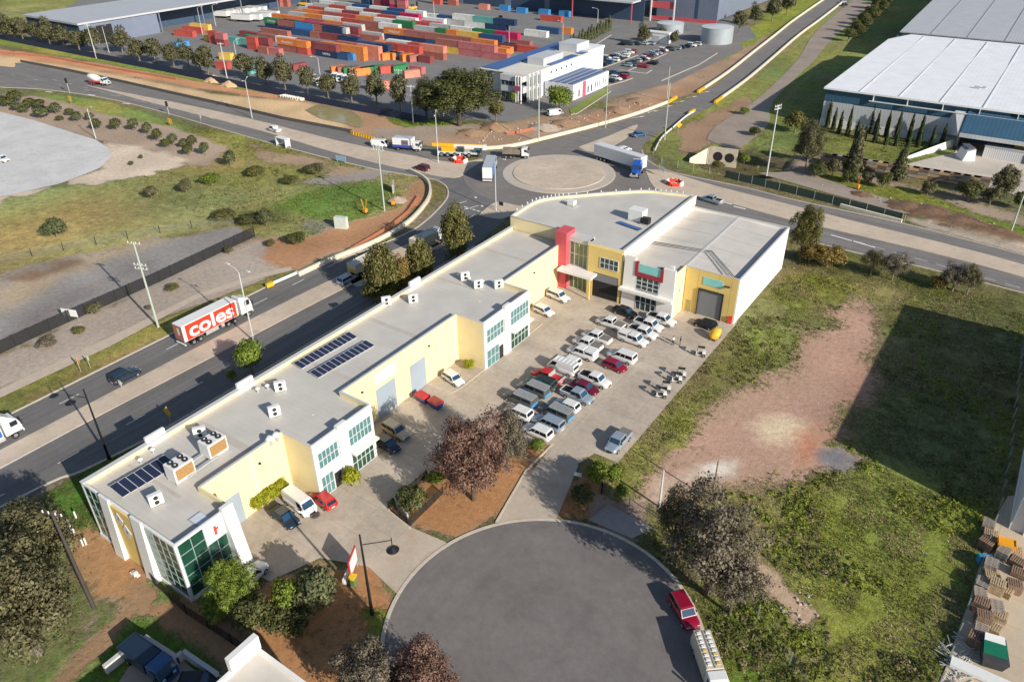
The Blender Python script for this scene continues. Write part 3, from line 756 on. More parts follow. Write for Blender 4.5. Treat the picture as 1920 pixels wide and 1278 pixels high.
# ------------------------------------------------------------------ the long yellow building
def long_building():
    r = thing('warehouse_row', 'long yellow building of joined units with flat grey roof beside the main road', 'warehouse', (-72, 26, 0), abs=True)
    X0, XR, XP, Y0, Y1, RZ, TZ = -78.5, -66.3, -61.0, 26.0, 112.9, 7.72, 8.5
    t = .24
    w = MB()
    w.box(X0, X0 + t, Y0 + .3, Y1, 0, TZ)                                       # road side
    for a, b in ((33.2, 45), (55.3, 80), (92.7, Y1)): w.box(XR - t, XR, a, b, 0, TZ)
    for a, b in ((45, 55.3), (80, 92.7)):
        w.box(XR - t, XP - .3, a, a + t, 0, TZ); w.box(XR - t, XP - .3, b - t, b, 0, TZ)
    w.box(XR - t, XP - .3, 33.2 - t, 33.2, 0, TZ)
    w.build('wall', YEL, r)
    # white parapet upstands along the road side
    for a in (47.5, 61.5, 85.2): pass
    rm = MB()
    rm.box(X0 + t, XR - t, Y0 + .3, Y1, RZ - .25, RZ)
    for a, b in ((Y0 + .3, 33.2 - t), (45 + t, 55.3 - t), (80 + t, 92.7 - t)): rm.box(XR - t, XP - .3, a, b, RZ - .25, RZ)
    for y in (39, 50.3, 61.5, 67.9, 80, 86.4, 98.5, 106): rm.box(X0 + t, XR - t, y - .16, y + .16, RZ, RZ + .07)
    rm.build('roof', ROOF, r)
    for y, d in ((40.4, 1.1), (31.0, .5), (58.4, .7), (72.0, .9), (89.0, .5), (102.5, .8)): MB().box(X0 + .9, XR - 1.2, y, y + d, RZ, RZ + .012).build('roof_sheet', mat('aged_roof_sheet', (.50, .455, .40), .7, .12, .4, space='w'), r)
    cp = MB()
    cp.box(X0 - .06, X0 + .62, Y0 - .06, Y1, TZ, TZ + .07)
    for a, b in ((33.2, 45), (55.3, 80), (92.7, Y1)): cp.box(XR - .30, XR + .05, a + .05, b - .3, TZ, TZ + .05)
    for a, b in ((45, 55.3), (80, 92.7)):
        cp.box(XR - .28, XP - .31, a - .04, a + .30, TZ, TZ + .05); cp.box(XR - .28, XP - .31, b - .30, b + .04, TZ, TZ + .05)
    cp.build('parapet_cap', CAP, r)
    for y in (35.6, 49.2, 84.2): MB().box(X0 - .09, X0 + .30, y - 1.3, y + 1.3, 7.2, 9.3).build('parapet_upstand', WHT, r)
    # white office fronts with glazing
    for a, b in ((45, 55.3), (80, 92.7)):
        f = MB(); m = (a + b) / 2 - .3
        f.box(XP - .3, XP, a, m - .8, 0, TZ + .1); f.box(XP - .3, XP + .25, m - .8, m + .8, 0, TZ + .55); f.box(XP - .3, XP, m + .8, b, 0, TZ + .1)
        f.build('office_front', WHT, r)
        cb = MB(); cb.box(XP - .62, XP - .31, a + .3, b - .3, 7.74, 7.84)
        cb.build('parapet_shade', CAPD, r)  # dark strip standing for the shade inside the parapet
        win(r, 'x+', XP, a + .6, m - 1.0, 4.6, 7.0, 5, 2, GLT); win(r, 'x+', XP, a + .5, m - 2.4, .1, 3.2, 3, 2, GLT)
        win(r, 'x+', XP, m + 1.0, b - .5, 4.6, 7.2, 6, 2, GLT); win(r, 'x+', XP, m + 1.0, b - .6, .1, 3.2, 5, 2, GLG)
        MB().box(XP + .0, XP + 1.0, m + .9, b - .2, 3.45, 3.75).build('canopy', WHT, r)
        d = MB(); d.box(XP + .0, XP + .06, m - 2.2, m - 1.1, .05, 2.4); d.build('door', BLK, r)
    # roller doors and panels in the yellow walls
    for a, b, z in ((33.9, 37.5, 4.6), (61.2, 65.2, 5.2), (68.4, 71.9, 5.2)):
        fr = MB(); fr.box(XR, XR + .12, a - .15, a, 0, z + .3); fr.box(XR, XR + .12, b, b + .15, 0, z + .3); fr.box(XR, XR + .12, a, b, z, z + .3)
        d = MB().box(XR - .02, XR + .06, a, b, 0, z).build('roller_door', GREYD, r)
        fr.v = [(x + 72, y - 26, zz) for x, y, zz in fr.v]; fr.build('frame', YEL, d)
    sg = MB().box(XR, XR + .1, 61.4, 65.6, 5.9, 7.6).build('sign_board', WHT, r)
    MB().box(XR, XR + .08, 43.2, 44.0, .1, 2.2).build('door', YELD, r)
    # panel joints and small wall fittings
    for y in (41.2, 57.6, 60.0, 67.0, 74.5, 77.4, 96.5, 100.5, 104.5, 108.5): MB().box(XR, XR + .012, y - .025, y + .025, 0, TZ - .1).build('panel_joint', mat('joint_sealant', (.55, .43, .22), .8), r)
    for y in (40.0, 56.4, 79.3, 94.2, 107.): MB().box(XR + .0, XR + .1, y - .05, y + .05, 0, 7.9).build('downpipe', CRM, r)
    for y in (41.0, 58.7, 73.0, 102.0):
        l = MB().box(XR, XR + .28, y - .13, y + .13, 6.3, 6.5); l.build('wall_light', BLK, r)
    # near end: glass corners, leaning white fins, yellow sign wall
    def fin_y(x0, x1, tilt, zt):
        m = MB()
        m.add([(x0, Y0, zt), (x1, Y0, zt), (x1, Y0 - .25, zt), (x0, Y0 - .25, zt), (x0, Y0, 0), (x1, Y0, 0), (x1, Y0 - .25 - tilt, 0), (x0, Y0 - .25 - tilt, 0)],
              [(0, 1, 2, 3), (7, 6, 5, 4), (3, 2, 6, 7), (0, 3, 7, 4), (1, 0, 4, 5), (2, 1, 5, 6)]); m.build('fin_wall', WHT, r)
    fin_y(-74.3, -72.5, .5, 8.95); fin_y(-68.3, -66.4, .5, 8.95)
    e = MB(); e.add([(XP - .3, 31.9, 9.0), (XP - .3, 33.3, 9.0), (XP + .25, 33.3, 9.0), (XP + .25, 31.9, 9.0), (XP - .3, 31.9, 0), (XP - .3, 33.3, 0), (XP + 1.5, 33.3, 0), (XP + 1.5, 31.9, 0)],
          [(0, 1, 2, 3), (7, 6, 5, 4), (3, 2, 6, 7), (0, 3, 7, 4), (1, 0, 4, 5), (2, 1, 5, 6)])
    e.build('fin_wall', WHT, r)
    s = MB().box(-72.5, -68.3, Y0 - .18, Y0 + .3, 0, 8.3).build('sign_wall', YELD, r)
    sp = MB()
    for (cx, cz, q) in ((-71.2, 6.9, .95), (-70.3, 5.5, 1.05)):
        a_ = [(cx - q * .8, cz), (cx, cz - q), (cx + q * .8, cz), (cx, cz + q)]
        pts = [(x + 72, Y0 - 26 - .20, z) for x, z in a_]; pts2 = [(x, y - .05, z) for x, y, z in pts]
        sp.add(pts + pts2, [(3, 2, 1, 0), (4, 5, 6, 7), (0, 1, 5, 4), (1, 2, 6, 5), (2, 3, 7, 6), (3, 0, 4, 7)])
    so_ = sp.build('emblem', mat('pale_blue_panel', (.62, .66, .70), .6, .1, 2), s)
    PM_ = mat('purple_mark', (.35, .05, .25), .6); MB().box(1.62, 1.92, Y0 - 26 - .29, Y0 - 26 - .26, 5.3, 5.62).build('mark', PM_, so_); MB().box(.74, .9, Y0 - 26 - .29, Y0 - 26 - .26, 6.7, 7.3).build('mark', PM_, so_); pass
    base = MB(); base.box(X0, -74.3, Y0 - .12, Y0 + .3, 0, .5); base.box(-66.4, XP, Y0 - .12, Y0 + .3, 0, .5); base.box(XP - .3, XP + .1, Y0 + .3, 31.9, 0, .5)
    base.box(X0, -74.3, Y0, Y0 + .3, 8.2, 8.5); base.box(-66.4, XP - .3, Y0, Y0 + .3, 8.2, 8.5); base.box(XP - .3, XP, Y0, 31.9, 8.2, 8.5); base.box(-74.3, -66.4, Y0 + .02, Y0 + .3, 8.3, 8.48)
    base.box(X0, X0 + .24, Y0, Y0 + .3, .5, 8.2); base.box(XP - .3, XP, Y0, Y0 + .3, .5, 8.2)
    base.build('spandrel', WHT, r)
    win(r, 'y-', Y0 + .04, X0 + .3, -74.4, .5, 8.2, 3, 5, GLG, MUL, fr=.07, out=.02); win(r, 'y-', Y0 + .04, -66.3, XP - .35, .5, 8.2, 4, 6, GLG, MUL, fr=.07, out=.02)
    win(r, 'x+', XP - .04, Y0 + .35, 29.4, .5, 8.2, 2, 5, GLG, MUL, fr=.08, out=.02); win(r, 'x+', XP - .04, 29.5, 31.85, .5, 5.5, 2, 3, GLG, MUL, fr=.08, out=.02)
    b = MB().box(XP - .3, XP + .06, 29.4, 31.88, 5.6, 8.19).build('sign_board', WHT, r)
    mk = MB(); mk.box(11.07, 11.09, 4.55, 4.85, 6.3, 7.5); mk.box(11.07, 11.09, 4.86, 5.1, 6.9, 7.2); mk.build('mark', mat('red_mark', (.6, .06, .05), .6), b)
    gb = MB(); gb.box(XP - .68, XP - .31, Y0 + .7, 31.6, 7.74, 7.85); gb.build('parapet_shade', CAPD, r)
    for a, b in ((34, 44.6), (56, 79.5), (93.2, 110)): MB().box(XR - .75, XR - .28, a, b, 7.74, 7.85).build('parapet_shade', CAPD, r)  # more dark strips drawn as parapet shade on the roof
    return r


LB = long_building()


# ------------------------------------------------------------------ curved corner building with red tower
def corner_building():
    r = thing('corner_building', 'yellow corner building with curved grey roof and red tower by the roundabout', 'office building', (-65, 125, 0), abs=True)
    TZ = 10.3
    curve = smooth([(-79.0, 113.2), (-79.3, 121.7), (-77.4, 125.8), (-73.9, 129.6), (-64.2, 138.9), (-58.6, 141.2), (-53.5, 142.6)], 5)
    poly = curve + [(-53.5, 111.0), (-60.6, 111.0), (-60.6, 113.2)]
    n = len(poly)
    inner = [(-65 + (x + 65) * .975, 125 + (y - 125) * .975) for x, y in poly]
    w = MB(); w.fix = True
    rings = [[(x, y, 0) for x, y in poly], [(x, y, TZ) for x, y in poly], [(x, y, TZ) for x, y in inner], [(x, y, TZ - .5) for x, y in inner]]
    w.ring(rings, 0, cap=False, smooth=False)
    w.build('wall', YEL, r)
    MB().prism(inner, TZ - .8, TZ - .42).build('roof', ROOF, r)
    cp = MB(); q = [(-65 + (x + 65) * .988, 125 + (y - 125) * .988) for x, y in poly]; ribbon(q, .5, TZ, TZ + .09, cp, closed=True); cp.build('parapet_cap', CAP, r)
    for k in range(2, 28):
        x, y = curve[k]; d = Vector((x + 65, y - 122, 0)).normalized()
        MB().box(x + d.x * .28 - .09, x + d.x * .28 + .09, y + d.y * .28 - .09, y + d.y * .28 + .09, TZ - .3, TZ + .42).build('bracket', WHT, r)
    # red tower, glazed lobby and canopy
    MB().box(-67.0, -64.6, 110.2, 113.4, 0, 11.2).build('tower', RED, r)
    MB().box(-64.6, -60.6, 111.3, 113.5, 9.4, 10.3).build('lobby_head', CAP, r)
    win(r, 'y-', 111.5, -64.5, -60.7, 4.8, 9.4, 4, 2, GLO); win(r, 'y-', 111.5, -64.5, -60.7, 0.1, 4.2, 4, 1, GLO)
    win(r, 'x+', -60.62, 111.0, 113.2, 4.8, 9.4, 1, 2, GLT)
    MB().box(-65.4, -58.3, 108.4, 111.3, 4.3, 4.75).build('canopy', WHT, r)
    p = MB(); p.cyl((-58.8, 108.9), .13, 0, 4.3, 10); p.build('column', YELD, r)
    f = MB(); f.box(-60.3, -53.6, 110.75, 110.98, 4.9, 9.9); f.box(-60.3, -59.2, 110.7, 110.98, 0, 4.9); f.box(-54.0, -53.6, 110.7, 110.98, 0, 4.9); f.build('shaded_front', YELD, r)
    win(r, 'y-', 110.74, -57.8, -54.2, 6.2, 8.2, 4, 2, GLS)
    d = MB().box(-59.1, -54.1, 110.76, 110.9, 0.02, 4.85).build('dock_opening', DARK, r)
    MB().box(5.95, 10.85, 110.8 - 125 - .12, 110.8 - 125 - .04, 3.4, 4.8).build('shutter', DGREY, d)
    MB().box(-53.52, -53.40, 111.0, 142.6, 8.4, 10.28).build('side_parapet', mat('sunlit_yellow_render', (.82, .74, .55), .8, .05, .6, space='w'), r)  # the yellow wall again, lightened to its sunlit cream tone
    return r


corner_building()


# ------------------------------------------------------------------ the white tilt-panel warehouse with office front
def white_warehouse():
    r = thing('warehouse', 'white and yellow warehouse with red framed office front next to the vacant lot', 'warehouse', (-43, 128, 0), abs=True)
    X0, X1, Y0, Y1, TZ = -53.3, -33.7, 115.0, 140.9, 8.6
    t = .22
    w = MB(); w.box(X1 - t, X1, Y0, Y1, 0, TZ)
    w.box(X0 + .0, X1 - t, Y1 - t, Y1, 0, TZ); w.box(X0, X0 + t, Y0, Y1 - t, 0, TZ - .05)
    w.build('side_wall', CRM, r)
    for y in np.arange(119.5, 140, 4.4): MB().box(X1, X1 + .012, y - .03, y + .03, 0, TZ - .05).build('panel_joint', mat('pale_sealant', (.58, .57, .55), .8), r)
    f = MB(); f.box(-43.2, X1 - .0 - t, Y0 - .02, Y0 + t, 0, TZ - .02); f.build('front_wall', YELD, r)
    jf = MB()
    for x in (-40.9, -37.2, -35.0): jf.box(x - .02, x + .02, Y0 - .035, Y0 - .02, 0, TZ - .05)
    jf.build('panel_joint', mat('yellow_sealant', (.5, .34, .1), .8), r)
    # roof: low gable with ridge flashing, purlin seams, dark cable shadow lines
    rm = MB(); zr = 8.35; xm = -43.6
    rm.add([(X0 + t, Y0 + t, 7.9), (X1 - t, Y0 + t, 7.9), (X1 - t, Y1 - t, 7.9), (X0 + t, Y1 - t, 7.9), (xm, Y0 + t, zr), (xm, Y1 - t, zr)],
           [(0, 4, 5, 3), (4, 1, 2, 5), (0, 1, 4), (2, 3, 5)])
    rm.box(-53.0, -43.5, 110.9, Y0 + t, 8.2, 8.32)
    rm.build('roof', ROOFW, r)
    s = MB()
    s.box(xm - .22, xm + .22, 111.2, Y1 - .3, zr, zr + .06)
    for y in (120.2, 125.4, 130.6, 135.8):
        zz = .02
        s.add([(X0 + .3, y - .09, 7.92 + zz), (xm - .25, y - .09, zr + zz), (xm - .25, y + .09, zr + zz), (X0 + .3, y + .09, 7.92 + zz)], [(0, 1, 2, 3)])
        s.add([(xm + .25, y - .09, zr + zz), (X1 - .3, y - .09, 7.92 + zz), (X1 - .3, y + .09, 7.92 + zz), (xm + .25, y + .09, zr + zz)], [(0, 1, 2, 3)])
    s.build('ridge_flashing', CAP, r)
    c = MB(); bend = P(1335, 471, 8.4)
    for k, o in enumerate((0, .55, 1.15)):
        a = (X0 + .4, 122.2 - o, 8.0); b_ = (bend[0] - o * .6, bend[1] - o, 8.42); e = (-34.3 - o * 1.9, Y0 + .5, 8.12)
        c.tube([a, b_, e], .055 if k else .075, 5)
    c.build('cable_shadow', CABSH, r)  # thin dark tubes drawn as the shadows of overhead cables
    cp = MB(); cp.box(X1 - .3, X1 + .03, Y0, Y1, TZ, TZ + .06); cp.box(X0, X1 - .3, Y1 - .3, Y1 + .02, TZ, TZ + .06); cp.box(-43.2, X1 - .3, Y0 - .04, Y0 + .2, TZ, TZ + .06); cp.build('parapet_cap', CAP, r)
    g = MB(); g.box(X1 - .72, X1 - .3, Y0 + .4, Y1 - .4, 7.95, 8.1); g.build('parapet_shade', CAPD, r)  # dark band laid as the side wall's shade on the roof
    # roller door, side door, sign
    d = MB().box(-40.6, -36.3, Y0 - .06, Y0 + .0, 0, 5.0).build('roller_door', DGREY, r)
    rv = MB(); rv.box(2.4, 2.52, -13.02 - .26, -12.98, 0, 5.2); rv.box(6.7, 6.95, -13.02 - .26, -12.98, 0, 5.2); rv.box(2.52, 6.7, -13.02 - .26, -12.98, 5.0, 5.2); rv.build('frame', BLK, d)
    MB().box(-42.6, -41.7, Y0 - .07, Y0, .05, 2.3).build('door', mat('olive_door', (.38, .31, .12), .7), r)
    MB().box(-40.0, -36.5, Y0 - .1, Y0 - .02, 6.1, 7.5).build('sign_board', TEAL, r)
    lt = MB(); lt.box(-36.1, -35.2, Y0 - .5, Y0 - .02, 6.8, 6.9); lt.build('wall_light', BLK, r)
    # office block: leaning white fins either side of glazing, canopy slab
    FX0, FX1, FY, OZ = -53.2, -43.3, 110.6, 9.3
    o = MB()
    o.add([(FX0, FY, 0), (FX0 + 3.0, FY, 0), (FX0 + 2.3, FY, OZ + .6), (FX0 + .3, FY, OZ + .6), (FX0, FY + .5, 0), (FX0 + 3.0, FY + .5, 0), (FX0 + 2.3, FY + .5, OZ + .6), (FX0 + .3, FY + .5, OZ + .6)],
          [(0, 1, 2, 3), (7, 6, 5, 4), (3, 2, 6, 7), (0, 3, 7, 4), (2, 1, 5, 6), (1, 0, 4, 5)])
    o.add([(FX1 - 3.4, FY, 0), (FX1, FY, 0), (FX1 - .1, FY, OZ), (FX1 - 2.3, FY, OZ), (FX1 - 3.4, FY + .5, 0), (FX1, FY + .5, 0), (FX1 - .1, FY + .5, OZ), (FX1 - 2.3, FY + .5, OZ)],
          [(0, 1, 2, 3), (7, 6, 5, 4), (3, 2, 6, 7), (0, 3, 7, 4), (2, 1, 5, 6), (1, 0, 4, 5)])
    o.box(FX0, FX0 + .2, FY + .5, Y0, 0, OZ - .8)
    o.build('office_wall', CRM, r)
    MB().box(FX1 - .22, FX1, FY + .5, Y0 - .02, 0, 8.75).build('office_side_wall', YEL, r)
    rf = MB(); rf.box(FX0 + 2.35, FX0 + 2.95, FY - .12, FY + .3, 6.6, 9.3); rf.box(FX1 - 2.75, FX1 - 2.2, FY - .12, FY + .3, 6.6, 9.0); rf.box(FX0 + 2.95, FX1 - 2.75, FY - .12, FY + .3, 6.6, 7.4)
    rf.build('red_frame', DRED, r)
    MB().box(FX0 + 2.95, FX1 - 2.75, FY + .02, FY + .2, 7.4, 8.9).build('sign_board', TEAL, r)
    win(r, 'y-', FY + .1, FX0 + 2.7, FX1 - 2.9, 4.1, 6.6, 4, 3, GLS, fr=.12); win(r, 'y-', FY + .1, FX0 + 2.8, FX1 - 3.1, .1, 3.3, 4, 2, GLS, fr=.12)
    MB().box(FX0 - .15, FX1 + .1, FY - 1.0, FY - .01, 3.4, 3.9).build('canopy', CRM, r)
    wl = MB(); wl.cyl((FX1 + .25, 113.0), .32, 4.6, 5.3, 12); wl.build('wall_lamp', WPL, r)
    return r


white_warehouse()


# ------------------------------------------------------------------ far sheds and offices
BLUW = ribbed('blue_grey_cladding', (.17, .20, .27), 'X', 1.1, .1)
NAVY = mat('navy_cladding', (.045, .075, .13), .6, .1, .3, space='w')
DBLU = ribbed('deep_blue_cladding', (.045, .11, .18), 'X', 1.0, .12)
LGRY = ribbed('light_grey_cladding', (.52, .53, .55), 'X', .9, .08)
WROOF = ribbed('white_roof_sheet', (.84, .85, .87), 'X', 1.2, .03)
GROOF = ribbed('silver_roof_sheet', (.46, .47, .50), 'X', 1.2, .05)
PVP = mat('solar_cell_sky_tint', (.055, .13, .32), .5, .2, 1.2, spec=.3)  # sky reflection put into the panels' base blue


def shed(name, label, x0, x1, y0, y1, h, wall, roof, over=.6, parts=()):
    r = thing(name, label, 'warehouse', ((x0 + x1) / 2, (y0 + y1) / 2, 0), abs=True)
    w = MB(); slat_box(w, x0, x1, y0, y1, 0, h, .3); w.build('wall', wall, r)
    return r


# white-roofed warehouse at the right
def big_white():
    x0, x1, y0, y1, h = -55.6, 70, 240.8, 338, 11.
    r = thing('warehouse', 'huge white roofed warehouse with deep blue walls behind the cypress lawn', 'warehouse', (0, 290, 0), abs=True)
    w = MB(); w.box(x0 + .6, x0 + .9, y0 + .8, y1, 0, h - .3); w.box(x0 + .9, -7.5, y0 + .8, y0 + 1.1, 6.2, h - .3); w.box(x0 + .9, x1, y1 - .3, y1, 0, h - .3); w.box(x1 - .3, x1, y0 + .8, y1 - .3, 0, h - .3)
    w.build('blue_wall', DBLU, r)
    g = MB(); g.box(x0 + .62, -17.5, y0 + .6, y0 + .8, 2.2, 7.2); g.build('grey_wall', LGRY, r)
    pb = MB(); pb.box(x0 + .55, -17.5, y0 + .5, y0 + .8, 0, 2.2); pb.build('plinth', WHT, r)
    # roof with chamfered far corner
    poly = [(x0, y0), (x1, y0), (x1, y1 + 1), (x0 + 5, y1 + 1), (x0, y1 - 14)]
    MB().prism(poly, h - .3, lambda p: h + .9 * max(0, 1 - abs(p[1] - 289) / 60)).build('roof', WROOF, r)
    rs = MB()
    for x in np.arange(x0 + 10, x1, 10.5): rs.box(x - .15, x + .15, y0 + .3, y1 - 1, h + .28, h + .36)
    rs.build('roof_joint', mat('roof_joint_grey', (.66, .67, .69), .6), r)
    v = MB(); v.box(-19.2, -17.8, 262, 262.8, h + .3, h + .8); v.box(-17.2, -16.3, 263.2, 263.9, h + .3, h + .7); v.build('roof_vent', GALV, r)
    # outriggers under the eave
    tr = MB()
    for x in np.arange(x0 + 14, -2, 9): tr.box(x - .1, x + .1, y0 - .1, y0 + .8, 8.9, h - .3)
    tr.bar((x0 + 13, y0 - .25, 9.0), (-2, y0 - .25, 9.0), .2, .25); tr.build('eave_truss', WPL, r)
    # loading dock, recessed at the right, with canopy and yellow doors
    dk = MB(); dk.box(-7.5, x1 - .3, y0 + 7.0, y0 + 7.3, 0, h - .3); dk.box(-17.6, -17.3, y0 + .8, y0 + 7.0, 0, h - .3); dk.box(-17.3, -7.5, y0 + 6.7, y0 + 7.0, 0, h - .3); dk.build('dock_wall', DBLU, r)
    cn = MB(); cn.add([(-17.3, y0 + .7, 10.0), (40, y0 + .7, 10.0), (40, y0 - 5.5, 5.2), (-17.3, y0 - 5.5, 5.2), (-17.3, y0 + .7, 9.8), (40, y0 + .7, 9.8), (40, y0 - 5.5, 5.0), (-17.3, y0 - 5.5, 5.0)],
                      [(0, 1, 2, 3), (7, 6, 5, 4), (3, 2, 6, 7), (0, 3, 7, 4), (1, 0, 4, 5), (2, 1, 5, 6)])
    cn.build('dock_canopy', DBLU, r)
    fs = MB(); fs.box(-17.3, 40, y0 - 5.9, y0 - 5.5, 4.4, 5.4); fs.build('canopy_fascia', LGRY, r)
    for x in (-2.5, 4.2, 10.9):
        d = MB().box(x - 1.9, x + 1.9, y0 + 6.85, y0 + 7.0, 0, 4.3).build('roller_door', mat('yellow_door', (.75, .45, .02), .6), r)
    sd = MB(); sd.add([(-17.6, y0 + .6, 0), (-17.6, y0 + .6, 9.5), (-20.4, y0 + .6, 9.5), (-23, y0 + .5, 3.), (-17.6, y0 - 5.8, 4.6), (-17.6, y0 - 2, 0)],
                      [(0, 1, 4, 5), (1, 2, 4), (2, 3, 4)]); sd.build('splayed_wall', LGRY, r)
    return r


big_white()


def big_grey():
    r = thing('warehouse', 'grey warehouse with long curved silver roof behind the white roofed one', 'warehouse', (0, 400, 0), abs=True)
    x0, x1, y0, y1 = -56, 80, 347, 560
    w = MB(); slat_box(w, x0 + 1, x1 - 1, y0 + 1, y1 - 1, 0, 9.5, .4); w.build('wall', LGRY, r)
    n = 14; rings = []
    for k in range(n + 1):
        y = y0 + (y1 - y0) * k / n; z = 10 + 7.5 * math.sin(PI * min(1, (k / n) * .55 + .02)); rings.append([(x0, y, z), (x1, y, z), (x1, y, z - .4), (x0, y, z - .4)])
    MB().ring(rings, 0, True, False).build('roof', GROOF, r)
    s = MB()
    for x in np.arange(x0 + 11, x1, 12.5):
        s.ring([[(x - .2, q[0][1], q[0][2]), (x + .2, q[0][1], q[0][2]), (x + .2, q[0][1], q[0][2] + .12), (x - .2, q[0][1], q[0][2] + .12)] for q in rings], 0, True, False)
    s.build('roof_joint', mat('dark_roof_joint', (.3, .31, .33), .6), r)
    bw = MB(); bw.box(x0 + .7, x0 + 1.0, y0 + 1, y1 - 1, 0, 9.6); bw.build('blue_end_wall', DBLU, r)
    return r


big_grey()


def left_shed():
    """long shed with pale roof at the upper left; open bays on the yard side"""
    r = thing('shed', 'long blue grey shed with pale flat roof left of the container yard', 'shed', (-410, 240, 0), abs=True)
    fx, y0, y1, z = -362.5, 188.5, 420, 9.
    w = MB(); w.box(fx - .4, fx, y0, 227, 0, z); w.build('wall', BLUW, r)
    g = MB(); g.box(fx - 45, fx - .4, y0, y0 + .4, 0, z); g.box(fx - 45, fx - 44.6, y0 + .4, y1, 0, z); g.build('end_wall', NAVY, r)
    MB().box(fx - 46, fx + .8, y0 - .8, y1, z, z + .8).build('roof', GROOF, r)
    ib = MB(); ib.box(fx - 12, fx - 11.7, 228, y1, 0, z); ib.build('rear_wall', NAVY, r)
    d = MB().box(fx + .01, fx + .1, 196, 203.5, 0, 7.5).build('roller_door', DARK, r)
    cl = MB()
    for y in np.arange(228, y1, 24): cl.box(fx - .5, fx, y, y + .5, 0, z)
    cl.build('column', BLUW, r)
    sg = MB().box(fx - 44, fx - 20, y0 + 70, y0 + 76, z + .8, z + 2.4).build('roof_monitor', NAVY, r)
    return r


left_shed()


def back_shed():
    r = thing('shed', 'very long navy container shed closing the back of the yard', 'shed', (-240, 400, 0), abs=True)
    x0, x1, y0 = -310, -178, 372.5
    w = MB(); w.box(x0, x1, y0, y0 + .5, 0, 16); w.build('wall', NAVY, r)
    w = MB(); w.box(x0, x1, y0 + .5, y0 + 60, 15.2, 16).build('roof', GROOF, r)
    for x, dx in ((-262, 4), (-236, 3), (-296, 5)): MB().box(x, x + dx, y0 - .15, y0, 0, 15.5).build('clad_panel', BLUW, r)
    q = MB(); q.box(-236, x1 - 2, y0 - 9, y0 - .2, 9.2, 9.9); q.build('canopy', mat('pale_canopy', (.5, .52, .54), .6), r)
    for x in (x1 - 2.6, -214): MB().box(x, x + .4, y0 - 9, y0 - 8.6, 0, 9.2).build('canopy_post', RED, r)
    return r


back_shed()
def grey_shed():
    r = thing('shed', 'blue grey shed with red base and corner beside the water tanks', 'shed', (-160, 400, 0), abs=True)
    x0, x1, y0 = -176.5, -144.5, 384.
    w = MB(); w.box(x0, x1 - .4, y0, y0 + .5, 1.6, 15); w.box(x1 - .4, x1, y0, 472, 1.6, 15); w.build('wall', BLUW, r)
    b = MB(); b.box(x0, x1, y0 - .1, y0 + .5, 0, 1.6); b.build('red_base', RED, r)
    k = MB(); k.box(-156, -154.5, y0 - .12, y0, 1.6, 14); k.build('dark_strip', NAVY, r)
    MB().box(x0, x1 - .4, y0 + .5, 472, 14.6, 15).build('roof', GROOF, r)
    lg = MB(); lg.box(-176.2, -164, y0 - 7, y0 - 6.7, 1.0, 2.4); lg.box(-176.2, -164, y0 - 7, y0 - 6.7, 6.2, 9.2); lg.build('red_gantry', RED, r)
    for x in (-176.3, -163.9): MB().box(x - .3, x + .3, y0 - 7.6, y0 - 7.1, 0, 11).build('gantry_post', WPL, r)
    return r


grey_shed()


